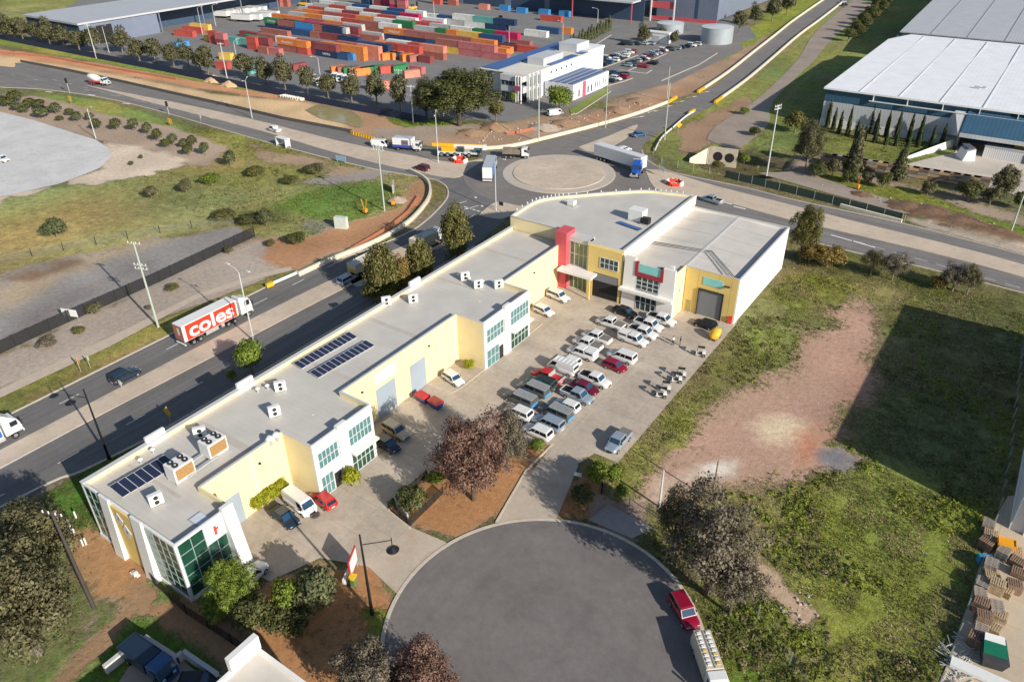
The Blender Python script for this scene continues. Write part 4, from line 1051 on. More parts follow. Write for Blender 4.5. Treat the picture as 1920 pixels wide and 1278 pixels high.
# white office with solar roofs
def office():
    r = thing('office', 'white two storey office with solar roofs and red stripe beside the staff car park', 'office building', (-145, 235, 0), abs=True)
    OW = mat('office_white', (.74, .74, .75), .7, .04, .4, space='w')
    # upper block
    A = dict(x0=-161.5, x1=-143.5, y0=214.5, y1=268, h=8.6)
    w = MB(); slat_box(w, A['x0'], A['x1'], 222, A['y1'], 0, A['h'], .3); w.build('wall', OW, r)
    fr = MB(); fr.box(-152.5, -143.6, 213.6, 222, 6.8, 8.6); fr.box(-152.5, -143.6, 213.9, 222, 3.2, 5.2); fr.build('front_spandrel', LGRY, r)
    win(r, 'y-', 214.0, -152.4, -146.2, 5.2, 6.8, 4, 1, GLS); win(r, 'y-', 214.2, -152.4, -146.2, .3, 3.1, 4, 1, GLS)
    MB().box(-163, -143.4, 216, 268.4, 8.6, 8.8).build('roof', mat('cream_roof', (.66, .63, .56), .8, .06, .4, space='w'), r)
    bl = MB()
    for x in (-146.0, -145.0, -144.0): bl.box(x - .15, x + .15, 213.0, 213.5, 0, 8.8)
    for k in range(4): bl.box(-143.5, -142.5, 216 + 2.4 * k, 216.3 + 2.4 * k, 0, 8.8)
    bl.build('fin', WHT, r)
    pk = MB(); pk.box(-146.3, -143.7, 212.5, 212.62, 4.2, 5.8); pk.build('mauve_panel', mat('mauve_panel', (.35, .08, .16), .6), r)
    win(r, 'x+', -143.5, 216, 225, 4.6, 7.8, 4, 1, GLS); win(r, 'x+', -143.5, 216, 225, .3, 3.6, 4, 1, GLS)
    for k in range(5):
        y = 231 + 3.4 * k; c = MB(); c.v = []; 
        R_ = [[(-143.45, y + .42 * math.cos(2 * PI * i / 12), 6.9 + .42 * math.sin(2 * PI * i / 12)) for i in range(12)], [(-143.38, y + .42 * math.cos(2 * PI * i / 12), 6.9 + .42 * math.sin(2 * PI * i / 12)) for i in range(12)]]
        c.ring(R_); c.build('porthole', GLS, r)
    for x0, x1, y0, y1, h0, h1 in ((-152.5, -146, 230, 243, 8.8, 11.2), (-154.5, -147, 254, 263, 8.8, 11.8)):
        p = MB(); p.box(x0, x1, y0, y1, h0, h1); p.build('plant_screen', LGRY, r)
    def pv(x0, x1, y0, y1, z0, z1, n):
        m = MB(); dx = (x1 - x0) / n
        for i in range(n):
            a = x0 + dx * i
            m.add([(a + .12, y0, z0 + (z1 - z0) * i / n), (a + dx - .12, y0, z0 + (z1 - z0) * (i + 1) / n), (a + dx - .12, y1, z0 + (z1 - z0) * (i + 1) / n), (a + .12, y1, z0 + (z1 - z0) * i / n)], [(0, 1, 2, 3)])
        m.fix = False; return m
    for k, (x0, x1, y0, y1) in enumerate(((-162.6, -155.5, 217, 266), (-146.8, -143.8, 232, 250), (-146.8, -143.8, 253, 267))):
        m = MB(); m.box(x0, x1, y0, y1, 8.95, 9.08); m.build('solar_array', PVP, r)
    # lower wing
    B = dict(x0=-142.8, x1=-131.6, y0=226, y1=250.5, h=5.0)
    w = MB(); slat_box(w, B['x0'], B['x1'], B['y0'], B['y1'], 0, B['h'], .3); w.build('wing_wall', OW, r)
    MB().box(B['x0'] + .3, B['x1'] - .3, B['y0'] + .3, B['y1'] - .3, 4.5, 4.8).build('wing_roof', LGRY, r)
    for k in range(4):
        x = B['x0'] + .7 + 2.62 * k
        m = MB(); m.add([(x, B['y0'] + .6, 5.05), (x + 2.0, B['y0'] + .6, 5.25), (x + 2.0, B['y1'] - .6, 5.25), (x, B['y1'] - .6, 5.05), (x, B['y0'] + .6, 4.97), (x + 2.0, B['y0'] + .6, 5.17), (x + 2.0, B['y1'] - .6, 5.17), (x, B['y1'] - .6, 4.97)],
                        [(0, 1, 2, 3), (7, 6, 5, 4), (3, 2, 6, 7), (0, 3, 7, 4), (1, 0, 4, 5), (2, 1, 5, 6)]); m.build('solar_array', PVP, r)
    MB().box(B['x1'], B['x1'] + .08, 232.2, 234.4, 0, 4.9).build('red_stripe', mat('pink_red_stripe', (.7, .10, .16), .6), r)
    for y in (229.5, 235.6, 238.0): MB().box(B['x1'], B['x1'] + .06, y, y + .8, .6, 2.8).build('window', GLS, r)
    for y in (241, 242.5, 244, 246.4, 248.4): MB().box(B['x1'], B['x1'] + .06, y, y + .45, 1.2, 3.2).build('window', GLS, r)
    t = MB(); t.box(-151.6, -143.2, 256, 268.2, 8.8, 9.6); t.build('rear_parapet', OW, r)
    return r


office()


# building at the right edge, its long shadow falls over the lot
def right_building():
    r = thing('warehouse', 'tall white clad warehouse at the right edge casting the long shadow', 'warehouse', (25, 110, 0), abs=True)
    x0, y0, y1, z = 10.9, 87.3, 133., 10.8
    w = MB(); w.box(x0, x0 + .4, y0, y1, 0, z); w.box(x0 + .4, 55, y0, y0 + .4, 0, z); w.box(x0 + .4, 55, y1 - .4, y1, 0, z); w.build('wall', ribbed('white_cladding', (.62, .63, .66), 'Y', .9, .1), r)
    MB().box(x0 + .4, 55, y0 + .4, y1 - .4, z - .5, z - .2).build('roof', GROOF, r)
    s = MB(); s.box(x0 - .08, x0, y0, y1, .0, 1.2); s.build('plinth', WHT, r)
    p = MB(); p.box(x0 + 1.4, x0 + 1.7, y0 - .35, y0, 0, z); p.box(x0 + 2.9, x0 + 6, y0 - .25, y0, 3.8, 4.4); p.build('downpipe', WPL, r)
    return r


right_building()


# low building and parking bays at the bottom left
def corner_low():
    r = thing('flat_roof_building', 'cream building with flat roof and white parapet wall at the bottom edge', 'building', (-30, 36, 0), abs=True)
    z = 9.0
    q = [P(u, v, z) for u, v in ((435, 1250), (485, 1208), (492, 1225), (570, 1283))]
    x0 = q[0][0]; x1 = q[3][0]; y1 = q[1][1]
    x0, x1, y0, y1 = -37.8, -32.5, 24, 38.0
    a = P(485, 1212, z); b = P(433, 1253, z)
    x0 = min(a[0], b[0]) - .4; y1 = max(a[1], b[1])
    e = P(560, 1275, z)
    xr = e[0] + 5; yb = y1 - 32
    w = MB(); slat_box(w, b[0], xr, yb, a[1], 0, z, .3); w.build('wall', CRM, r)
    MB().box(b[0] + .3, xr - .3, yb + .3, a[1] - .3, z - .7, z - .4).build('roof', mat('cream_flat_roof', (.60, .56, .50), .85, .08, .6, space='w'), r)
    pr = MB(); pr.box(b[0] - .1, b[0] + .5, b[1] - .2, a[1] + .1, z, z + 1.6); pr.build('parapet_wall', WHT, r)
    return r


corner_low()
# ------------------------------------------------------------------ vehicles
def paint(name, c, rough=.28, metal=0.): return mat('paint_' + name, c, rough, .05, 1.2, metal=metal, spec=.5, coat=.35)


PW = paint('white', (.71, .71, .70)); PSIL = paint('silver_blue', (.36, .43, .50), .3, .35); PGRY = paint('dark_grey', (.085, .095, .10)); PBLK = paint('black', (.012, .013, .016))
PRED = paint('red', (.52, .02, .02)); PMAR = paint('maroon', (.13, .008, .025)); PCRM = paint('crimson', (.26, .008, .035)); PBLU = paint('blue', (.03, .10, .24)); PGRN = paint('dark_green', (.035, .06, .05))
PGOLD = paint('beige', (.48, .42, .33)); PNAVY = paint('navy', (.015, .03, .055)); PBRN = paint('red_brown', (.30, .08, .05)); PLGT = paint('silver', (.52, .54, .56), .3, .3)
CGL = glass('car_glass', (.012, .018, .024), .05); CGB = glass('car_glass_blue', (.02, .06, .11), .05); TYR = mat('tyre_rubber', (.018, .018, .019), .85, .2, 4); RIM = mat('alloy_rim', (.42, .43, .44), .35, .1, 4, metal=.6)
LMP = mat('headlamp_lens', (.72, .74, .76), .15, .05, 2); TLT = mat('tail_lamp_red', (.42, .01, .01), .25, .1, 2); TRIM = mat('black_trim', (.02, .02, .022), .7, .15, 3); TONN = mat('tonneau_cover', (.19, .175, .16), .85, .1, 3)
CHAS = mat('chassis_dark', (.05, .05, .052), .7, .2, 2); ALLY = mat('bare_alloy', (.56, .57, .58), .4, .1, 2, metal=.4)


def body_ring(x, zb, zt, hw):
    h = zt - zb
    s = [(hw * .88, zb), (hw * .985, zb + h * .12), (hw, zb + h * .45), (hw * .985, zb + h * .72), (hw * .90, zt - h * .03), (hw * .55, zt)]
    return [(x, y, z) for y, z in s] + [(x, -y, z) for y, z in reversed(s)]


TYPES = dict(
    #      L    W    H    belt  hood  cabin: rear0 rear1 front1 front0   stations of deck
    hatch=dict(L=4.1, W=1.75, H=1.48, belt=.92, nose=.70, cab=(-1.98, -1.55, .25, 1.02), tail=.92),
    sedan=dict(L=4.75, W=1.82, H=1.45, belt=.90, nose=.66, cab=(-1.75, -1.0, .35, 1.15), tail=.94),
    suv=dict(L=4.65, W=1.86, H=1.70, belt=1.04, nose=.80, cab=(-2.2, -1.85, .35, 1.15), tail=1.04),
    wagon=dict(L=4.95, W=1.92, H=1.86, belt=1.12, nose=.88, cab=(-2.4, -2.2, .45, 1.2), tail=1.12),
    ute=dict(L=5.3, W=1.86, H=1.80, belt=1.08, nose=.86, cab=(-.75, -.55, .75, 1.45), tail=1.08),
    van=dict(L=5.1, W=1.95, H=2.05, belt=1.15, nose=.95, cab=(-2.5, -2.42, 1.35, 2.1), tail=1.15),
)


def car_geo(T):
    L, W, H = T['L'], T['W'], T['H']; hw = W / 2; b = T['belt']; f = L / 2; cr0, cr1, cf1, cf0 = T['cab']
    st = [(-f, .45, b * .80, hw * .80), (-f + .08, .36, T['tail'] * .95, hw * .90), (-f + .35, .28, T['tail'], hw * .98), (cr0 if cr0 > -f + .5 else -f + .7, .26, b, hw), (0, .26, b, hw),
          (cf0 + .05, .26, b * .985, hw), (f - .55, .28, T['nose'] + .10, hw * .97), (f - .16, .34, T['nose'], hw * .88), (f, .42, T['nose'] * .84, hw * .70)]
    body = MB(); body.ring([body_ring(*s) for s in st], 0)
    t1 = hw * .80; z0, z1 = b - .02, H; t0 = hw * .92
    bot = [(cr0, -t0), (cf0, -t0), (cf0, t0), (cr0, t0)]; top = [(cr1, -t1), (cf1, -t1), (cf1, t1), (cr1, t1)]
    mid = [(a[0] * .18 + c[0] * .82 + (0.05 if i in (1, 2) else -.05) , a[1] * .18 + c[1] * .82) for i, (a, c) in enumerate(zip(bot, top))]
    body.ring([[(x, y, z0) for x, y in bot], [(x, y, z0 + (z1 - z0) * .86) for x, y in mid], [(x * .97, y * .93, z1) for x, y in top]], 0, smooth=False)
    zm = z0 + (z1 - z0) * .86

    def face(i, j):
        return (Vector((*bot[i], z0)), Vector((*bot[j], z0)), Vector((*mid[j], zm)), Vector((*mid[i], zm)))

    def panel(i, j, s0, s1, u0=.10, u1=.94):
        A, B, C, D = face(i, j); P_ = lambda s, u: (A.lerp(B, s)).lerp(D.lerp(C, s), u)
        return P_(s0, u0), P_(s1, u0), P_(s1, u1), P_(s0, u1)
    g = {'windscreen': [panel(1, 2, .05, .95)], 'rear_window': [panel(3, 0, .08, .92, .25 if T is TYPES['van'] else .15)]}
    cl = cf0 - cr0
    sp = [(.04, .40), (.43, .66), (.69, .93)] if cl > 2.9 else ([(.05, .46), (.50, .92)])
    if T is TYPES['van']: sp = [(.74, .95)]
    g['sides'] = [panel(0, 1, a, c) for a, c in sp], [panel(2, 3, 1 - c, 1 - a) for a, c in sp]
    return body, g, st


def wheel_set(root, xs, hw, r=.34, wd=.23, mirrored=True):
    for x in xs:
        for s in (-1, 1):
            y0, y1 = (hw - wd + .03, hw + .03) if s > 0 else (-hw - .03, -hw + wd - .03)
            wh = MB().ycyl((x, r), r, y0, y1, 16).build('wheel', TYR, root)
            a, c = (y1 - .02, y1 + .012) if s > 0 else (y0 - .012, y0 + .02)
            MB().ycyl((x, r), r * .62, a, c, 12).build('rim', RIM, wh)


def panes(lst, off=.014):
    m = MB()
    for q in lst: m.slab(*q, off)
    return m


def make_car(kind, name, cat, label='car', deck=None, roof=None):
    T = TYPES[kind]; body, g, st = car_geo(T); L, W, H = T['L'], T['W'], T['H']; hw = W / 2; f = L / 2
    r = thing(name, label, cat)
    bo = body.build('body', PW, r)
    panes(g['windscreen']).build('windscreen', CGB, r); panes(g['rear_window']).build('rear_window', CGL, r)
    for s in g['sides']: panes(s).build('side_window', CGL, r)
    for s in (-1, 1):
        MB().box(f - .30, f - .10, s * hw * .62 - .16, s * hw * .62 + .16, T['nose'] * .86, T['nose'] * .99).build('headlight', LMP, r)
        MB().box(-f + .02, -f + .16, s * hw * .74 - .10, s * hw * .74 + .10, T['tail'] * .66, T['tail'] * .92).build('tail_light', TLT, r)
        MB().box(T['cab'][3] - .55, T['cab'][3] - .35, s * (hw + .02) - .09, s * (hw + .02) + .09, T['belt'], T['belt'] + .17).build('mirror', TRIM, r)
    gr = MB(); gr.box(f - .06, f + .02, -hw * .45, hw * .45, .45, T['nose'] * .78); gr.build('grille', TRIM, r)
    pl = MB().box(-f - .02, -f + .06, -.26, .26, .55, .68).build('number_plate', WPL, r)
    wheel_set(r, (f - .88, -f + .95 if kind != 'ute' else -f + 1.15), hw)
    if kind == 'ute':
        x0, x1 = -f + .08, T['cab'][0] - .12; z = T['belt']
        if deck == 'cover': MB().box(x0 + .06, x1, -hw * .86, hw * .86, z - .05, z + .05).build('tonneau', TONN, r)
        elif deck == 'open':
            MB().box(x0 + .1, x1, -hw * .80, hw * .80, z - .06, z + .012).build('tray_liner', TRIM, r)
            rl = MB(); rl.box(x0, x1 + .1, -hw * .93, -hw * .82, z - .05, z + .09); rl.box(x0, x1 + .1, hw * .82, hw * .93, z - .05, z + .09); rl.box(x0, x0 + .1, -hw * .82, hw * .82, z - .05, z + .09); rl.build('tray_side', PW, r)
        elif deck == 'canopy':
            c = MB(); c.ring([[(x0 + .03, -hw * .92, z - .04), (x1 + .08, -hw * .92, z - .04), (x1 + .08, hw * .92, z - .04), (x0 + .03, hw * .92, z - .04)], [(x0 + .16, -hw * .80, H - .02), (x1 + .06, -hw * .80, H - .02), (x1 + .06, hw * .80, H - .02), (x0 + .16, hw * .80, H - .02)]], 0, smooth=False)
            c.build('canopy', PW, r)
            for s in (-1, 1):
                q = MB(); q.box(x0 + .3, x1 - .1, s * hw * .875 - .02, s * hw * .875 + .02, z + .18, z + .5); q.build('canopy_window', CGL, r)
        elif deck == 'tray':
            MB().box(x0 - .15, x1 + .05, -hw * 1.02, hw * 1.02, z - .16, z - .02).build('tray', ALLY, r)
            rl = MB(); rl.box(x0 - .15, x1, -hw * 1.02, -hw * .97, z - .02, z + .22); rl.box(x0 - .15, x1, hw * .97, hw * 1.02, z - .02, z + .22); rl.box(x0 - .15, x0 - .08, -hw * .97, hw * .97, z - .02, z + .22); rl.box(x1, x1 + .06, -hw, hw, z - .02, H + .05); rl.build('tray_side', ALLY, r)
    if roof == 'rack':
        k = MB()
        for x in np.linspace(T['cab'][1] + .15, T['cab'][2] - .1, 6): k.box(x - .04, x + .04, -hw * .74, hw * .74, H + .03, H + .09)
        for s in (-1, 1): k.box(T['cab'][1] + .05, T['cab'][2] - .0, s * hw * .76 - .03, s * hw * .76 + .03, H + .02, H + .12)
        k.build('roof_rack', PW if kind == 'van' else TRIM, r)
    if roof == 'deckrack':
        k = MB(); x0, x1 = -f + .1, T['cab'][2] - .1
        for x in np.linspace(x0, x1, 12): k.box(x - .07, x + .07, -hw * .78, hw * .78, H + .05, H + .10)
        for s in (-1, 1): k.box(x0, x1, s * hw * .80 - .04, s * hw * .80 + .04, H - .02, H + .12)
        k.build('roof_rack', ALLY, r)
        pn = MB(); pn.box(-.9, .1, -hw * 1.0, -hw * .96, H - .35, H + .30); pn.build('side_board', PBLU, r)
        pq = MB(); pq.box(-.78, -.02, -hw * 1.0 - .01, -hw * 1.0, H - .22, H + .17); pq.build('board_panel', WPL, r)
        b2 = MB(); b2.box(-f - .03, -f + .3, -hw * .9, hw * .9, .5, .95); b2.build('blue_band', paint('sky_blue', (.06, .32, .62)), r)
    return r


def finish(o, m, parts=('body', 'canopy')):
    for c in KIDS.get(o.name, ()):
        if c.name.split('.')[0] in parts: recolour(c, m)


PROTO = {}
def HD(a, b):
    A, B = P(*a), P(*b); return math.atan2(B[1] - A[1], B[0] - A[0])


def car(kind, u, v, rot, colour, label, group=None, deck=None, roof=None, name=None, cat=None, z=.75, extra=()):
    key = (kind, deck, roof, name)
    if key not in PROTO:
        nm = name or {'ute': 'utility_truck', 'van': 'delivery_van', 'wagon': 'four_wheel_drive', 'suv': 'sport_utility_vehicle', 'hatch': 'hatchback', 'sedan': 'sedan_car'}[kind]
        PROTO[key] = make_car(kind, nm, cat or {'ute': 'ute', 'van': 'van'}.get(kind, 'car'), 'car', deck, roof)
    x, y = P(u, v, z) if u is not None else v
    o = place(PROTO[key], x, y, RAD(rot), label, group, z=.02)
    finish(o, colour, ('body', 'canopy') + tuple(extra)); return o


G1 = 'cars parked in the middle of the car park'
# left file, noses towards the long building (180 deg = towards -x)
car('ute', 1145, 605, 178, PW, 'white ute with brown tray cover, topmost of the left file, nose to the long building', G1, 'cover')
car('ute', 1119, 631, 178, PW, 'white ute with brown tray cover, second from top in the left file', G1, 'cover')
car('ute', 1102, 643.5, 178, PW, 'white ute with brown tray cover, third from top in the left file', G1, 'cover')
car('ute', 1092, 660.5, 178, PW, 'white ute with white canopy, fourth from top in the left file', G1, 'canopy')
car('hatch', 1067, 675, 178, PW, 'white hatchback with dark blue rear window above the van with racks', G1)
car('van', 1055, 688, 178, PW, 'white van with ladder racks on its roof beside the red ute', G1, None, 'rack')
car('ute', 1026, 704, 178, PRED, 'bright red ute with silver metal tray', G1, 'tray')
car('wagon', 1015, 718, 178, PGRN, 'dark green wagon with roof rack between red ute and grey canopy utes', G1, None, 'rack')
car('ute', 1000, 729, 178, PGRY, 'dark grey ute with racked canopy and blue tail, just below the green wagon', G1, 'canopy', 'deckrack')
car('ute', 975, 747, 178, PGRY, 'grey ute with racked canopy and blue tail above the white wagon by the reddish tree', G1, 'canopy', 'deckrack')
car('suv', 972, 772, 178, PW, 'white wagon nearest the reddish tree, bottom of the left file', G1)
# right file
car('ute', 1240, 598, -2, PW, 'white ute half hidden against the red framed office front', G1, 'open')
car('ute', 1216, 608, -2, PW, 'white ute with open tray, nose towards the two standing people', G1, 'open')
car('ute', 1205, 622, -2, PW, 'white ute with open tray, one below the topmost right file ute', G1, 'open')
car('ute', 1187, 635, -2, PW, 'white ute with white canopy facing the bays, right file', G1, 'canopy')
car('wagon', 1166, 667, 178, PW, 'white four wheel drive with dark sunroof beside the crimson hatchback', G1, None, None)
car('hatch', 1153, 684, -2, PCRM, 'crimson hatchback facing the bays', G1)
car('ute', 1115, 710, -2, PW, 'white ute with closed white tray beside the maroon sedan', G1, 'open')
car('sedan', 1096, 724, -2, PMAR, 'dark maroon sedan between a white ute and a silver ute', G1)
car('ute', 1082, 740, -2, PSIL, 'silver blue ute with dark open tray, facing the bays', G1, 'open')
car('hatch', 1063, 758, 178, PW, 'white hatchback with dark rear window beside the silver blue ute', G1)
car('ute', 1042, 772, 178, PGRY, 'dark grey ute with racked canopy and blue tail, in the right file', G1, 'canopy', 'deckrack')
car('wagon', 1028, 792, 178, PSIL, 'silver blue long wagon second from the bottom of the right file', G1)
car('suv', 1008, 808, 178, PW, 'white wagon at the bottom end of the right file by the garden', G1)
# others round the courts
car('sedan', 1172, 583, -4, PBLK, 'black sedan in front of the red framed office front')
car('hatch', 1322, 606, 178, PBLK, 'black hatchback in front of the dark grey roller door')
car('ute', 1160, 825, -91, PSIL, 'silver ute with dark tray cover alone in the bays along the vacant lot', None, 'cover')
car('hatch', 1020, 581, -8, PW, 'white hatchback parked against the yellow wall past the second office front')
car('suv', 1047, 554, -8, PW, 'white wagon parked beside the red tower')
car('hatch', 850, 708, -12, PW, 'white hatchback parked in the corner of the yellow recess')
car('suv', 742, 806, -6, PGOLD, 'pale beige wagon beside the first white office front')
car('hatch', 727, 831, -6, PNAVY, 'dark teal hatchback beside the pale beige wagon')
car('van', 562, 942, -6, PW, 'white van parked by the clipped yellow green hedge', None)
car('sedan', 533, 966, -6, PNAVY, 'dark sedan nearest the light grey roller door, by the hedge')
car('hatch', 606, 934, 172, PRED, 'small red hatchback at the foot of the shaded yellow wall')
car('suv', 469, 1079, math.degrees(HD((452, 1101), (488, 1062))), PW, 'white wagon parked under the green trees at the near end of the building')
car('suv', 1283, 1143, math.degrees(HD((1265, 1112), (1299, 1172))), PCRM, 'crimson wagon parked at the kerb of the round court')
# cars on the roads
G2 = 'cars driving on the roads'
car('suv', 235, 703, 90, PNAVY, 'dark navy wagon driving beside the light median of the main road', G2)
car('hatch', 650, 522, 90, PSIL, 'silver blue hatchback behind the beige trucks on the main road', G2)
car('suv', 791, 314, 178, paint('wine', (.10, .012, .03)), 'dark wine red wagon approaching the roundabout', G2)
car('sedan', 1199, 251, 58, PBLU, 'blue sedan on the far side exit of the roundabout', G2)
car('hatch', 1171, 279, 60, PW, 'white hatchback half hidden behind the long white trailer', G2)
car('ute', 1335, 374, 180 - 10, PSIL, 'silver blue ute on the right hand road near the roundabout', G2, 'open')
car('ute', 514, 242, 172, PW, 'white work ute on the upper road beside the bus shelter', G2, 'tray')
car('hatch', 1581, 3, 60, PLGT, 'silver hatchback far along the road at the top edge', G2)
car('hatch', 1584, 9, 60, PNAVY, 'dark hatchback following the silver one at the top edge', G2)
car('ute', 2, 298, 10, PW, 'white ute at the left edge of the pale concrete yard', None, 'open')


# ---- far car park: each car one small mesh of body, glass and tyres
def small_car(kind):
    T = TYPES[kind]; body, g, st = car_geo(T); m = body
    for q in g['windscreen'] + g['rear_window'] + g['sides'][0] + g['sides'][1]:
        m.add(list(q), [(0, 1, 2, 3)], 1)
        n = (Vector(q[1]) - Vector(q[0])).cross(Vector(q[3]) - Vector(q[0])).normalized() * .02
        k = len(m.v) - 4
        for i in range(4): m.v[k + i] = tuple(Vector(m.v[k + i]) + n)
    f = T['L'] / 2
    for x in (f - .88, -f + .95):
        for s in (-1, 1): m.ycyl((x, .34), .34, s * (T['W'] / 2) - .1, s * (T['W'] / 2) + .02, 8, 2)
    me = m.mesh('parked_car')
    for q in (PW, CGL, TYR): me.materials.append(q)
    return me


SM = {k: small_car(k) for k in ('hatch', 'sedan', 'suv', 'ute')}
COLN = [('white', PW), ('black', PBLK), ('silver', PLGT), ('navy', PNAVY), ('white', PW), ('grey', PGRY), ('blue', PBLU), ('maroon', PMAR), ('silver blue', PSIL), ('beige', PGOLD)]
rr = random.Random(5)


def car_row(a, b, n, rot, where, cols, skip=(), end='office'):
    A, B = P(*a), P(*b)
    for i in range(n):
        if i in skip: continue
        t = i / max(n - 1, 1); k = cols[i % len(cols)]; nm, m = k
        o = bpy.data.objects.new('parked_car', SM[rr.choice(['hatch', 'sedan', 'suv', 'suv', 'hatch'])]); COL.objects.link(o)
        o.location = (A[0] + (B[0] - A[0]) * t + rr.uniform(-.3, .3), A[1] + (B[1] - A[1]) * t, .03); o.rotation_euler = (0, 0, RAD(rot + rr.choice([0, 180]) + rr.uniform(-3, 3)))
        recolour(o, m)
        tag(o, f'{nm} car, {ORD[i]} from the {end} in the {where}', 'car', 'cars in the staff car park')


W_, K_, S_, N_, G_, B_, M_, SB, BE = [(n, dict(COLN)[n]) for n in ('white', 'black', 'silver', 'navy', 'grey', 'blue', 'maroon', 'silver blue', 'beige')]
R_ = ('red', PRED); RB_ = ('red brown', PBRN)
car_row((1103, 119), (1188, 99), 11, 0, 'double car row, further line', [W_, BE, K_, G_, W_, N_, W_, S_, W_, W_, RB_])
car_row((1120, 127), (1170, 108), 6, 0, 'double car row, nearer line', [K_, N_, B_, W_, N_, W_])
car_row((1167, 85), (1218, 84), 5, 0, 'row at the far hedge', [K_, G_, N_, S_, SB])
car_row((1176, 125), (1243, 97), 12, 0, 'middle car row', [SB, N_, G_, S_, K_, W_, M_, G_, S_, SB, M_, W_])
car_row((1207, 127), (1222, 121), 2, 0, 'short row facing the middle row', [('crimson', PCRM), K_])
car_row((1258, 95), (1305, 86), 6, 0, 'row in front of the water tank', [G_, SB, K_, N_, W_, S_])
car_row((1125, 138), (1168, 143), 5, 10, 'group behind the solar wing', [K_, G_, N_, B_, N_])
car_row((1143, 154), (1166, 147), 3, 0, 'near group at the lawn corner', [N_, W_, ('crimson', PCRM)])
o = car('ute', 1088, 92, 0, PW, 'white ute on the hedge side drive behind the office', None, 'open')


# ---- trucks
def wheels_at(root, xs, hw, r=.5, wd=.3, n=14):
    for x in xs:
        for s in (-1, 1):
            y0, y1 = (hw - wd, hw) if s > 0 else (-hw, -hw + wd)
            wh = MB().ycyl((x, r), r, y0, y1, n).build('wheel', TYR, root)
            a, c = (y1 - .02, y1 + .015) if s > 0 else (y0 - .015, y0 + .02)
            MB().ycyl((x, r), r * .55, a, c, 10).build('rim', RIM, wh)


def cab(root, x0, x1, hw, z0, z1, m, deflector=0., bonnet=0., glassm=CGB):
    """truck cab from x0 (rear) to x1 (front)"""
    c = MB(); s = .12
    c.ring([[(x0, -hw, z0), (x1, -hw, z0), (x1, hw, z0), (x0, hw, z0)], [(x0, -hw, z0 + (z1 - z0) * .5), (x1, -hw, z0 + (z1 - z0) * .5), (x1, hw, z0 + (z1 - z0) * .5), (x0, hw, z0 + (z1 - z0) * .5)],
            [(x0, -hw * .96, z1 - .1), (x1 - .35, -hw * .96, z1 - .1), (x1 - .35, hw * .96, z1 - .1), (x0, hw * .96, z1 - .1)], [(x0 + s, -hw * .86, z1), (x1 - .6, -hw * .86, z1), (x1 - .6, hw * .86, z1), (x0 + s, hw * .86, z1)]], 0, smooth=False)
    if bonnet:
        c.ring([[(x1 - .02, -hw * .8, z0), (x1 + bonnet, -hw * .7, z0), (x1 + bonnet, hw * .7, z0), (x1 - .02, hw * .8, z0)], [(x1 - .02, -hw * .75, z0 + (z1 - z0) * .48), (x1 + bonnet, -hw * .62, z0 + (z1 - z0) * .36), (x1 + bonnet, hw * .62, z0 + (z1 - z0) * .36), (x1 - .02, hw * .75, z0 + (z1 - z0) * .48)]], 0, smooth=False)
    cb = c.build('cab', m, root)
    if deflector:
        d = MB(); d.ring([[(x0 + .1, -hw * .8, z1), (x1 - .7, -hw * .7, z1), (x1 - .7, hw * .7, z1), (x0 + .1, hw * .8, z1)], [(x0 + .1, -hw * .75, z1 + deflector), (x0 + .5, -hw * .7, z1 + deflector), (x0 + .5, hw * .7, z1 + deflector), (x0 + .1, hw * .75, z1 + deflector)]], 0, smooth=False)
        d.build('roof_fairing', m, root)
    zh = z0 + (z1 - z0) * .52; zt = z1 - .18
    xa, xb = x1 - .0, x1 - .33
    MB().slab((xa, -hw * .88, zh), (xa, hw * .88, zh), (xb, hw * .86, zt), (xb, -hw * .86, zt), .03).build('windscreen', glassm, root)
    for s in (-1, 1):
        q = MB(); q.box(x0 + (x1 - x0) * .40, x1 - .40, s * hw - .025, s * hw + .025, zh, zt - .05); q.build('side_window', CGL, root)
        q = MB(); q.box(x1 - .1, x1 + .12, s * (hw + .22) - .08, s * (hw + .22) + .08, zh - .1, zh + .6); q.build('mirror', TRIM, root)
        q = MB(); q.box(x1 + bonnet - .03, x1 + bonnet + .03, s * hw * .55 - .2, s * hw * .55 + .2, z0 + .15, z0 + .4); q.build('headlight', LMP, root)
    q = MB(); q.box(x1 + bonnet - .02, x1 + bonnet + .12, -hw * .95, hw * .95, z0 - .35, z0 + .05); q.build('bumper', m if not bonnet else ALLY, root)
    q = MB(); q.box(x1 + bonnet, x1 + bonnet + .04, -hw * .42, hw * .42, z0 + .1, z0 + (z1 - z0) * .32); q.build('grille', TRIM, root)
    return cb


def chassis(root, x0, x1, z=.85, w_=.9):
    c = MB(); c.box(x0, x1, -w_ / 2, -w_ / 2 + .14, z, z + .25); c.box(x0, x1, w_ / 2 - .14, w_ / 2, z, z + .25)
    for x in np.arange(x0 + .5, x1 - .3, 1.6): c.box(x, x + .12, -w_ / 2 + .14, w_ / 2 - .14, z + .02, z + .2)
    c.build('chassis', CHAS, root)
    return root


def heading(a, b):
    A, B = P(*a), P(*b); return math.atan2(B[1] - A[1], B[0] - A[0])


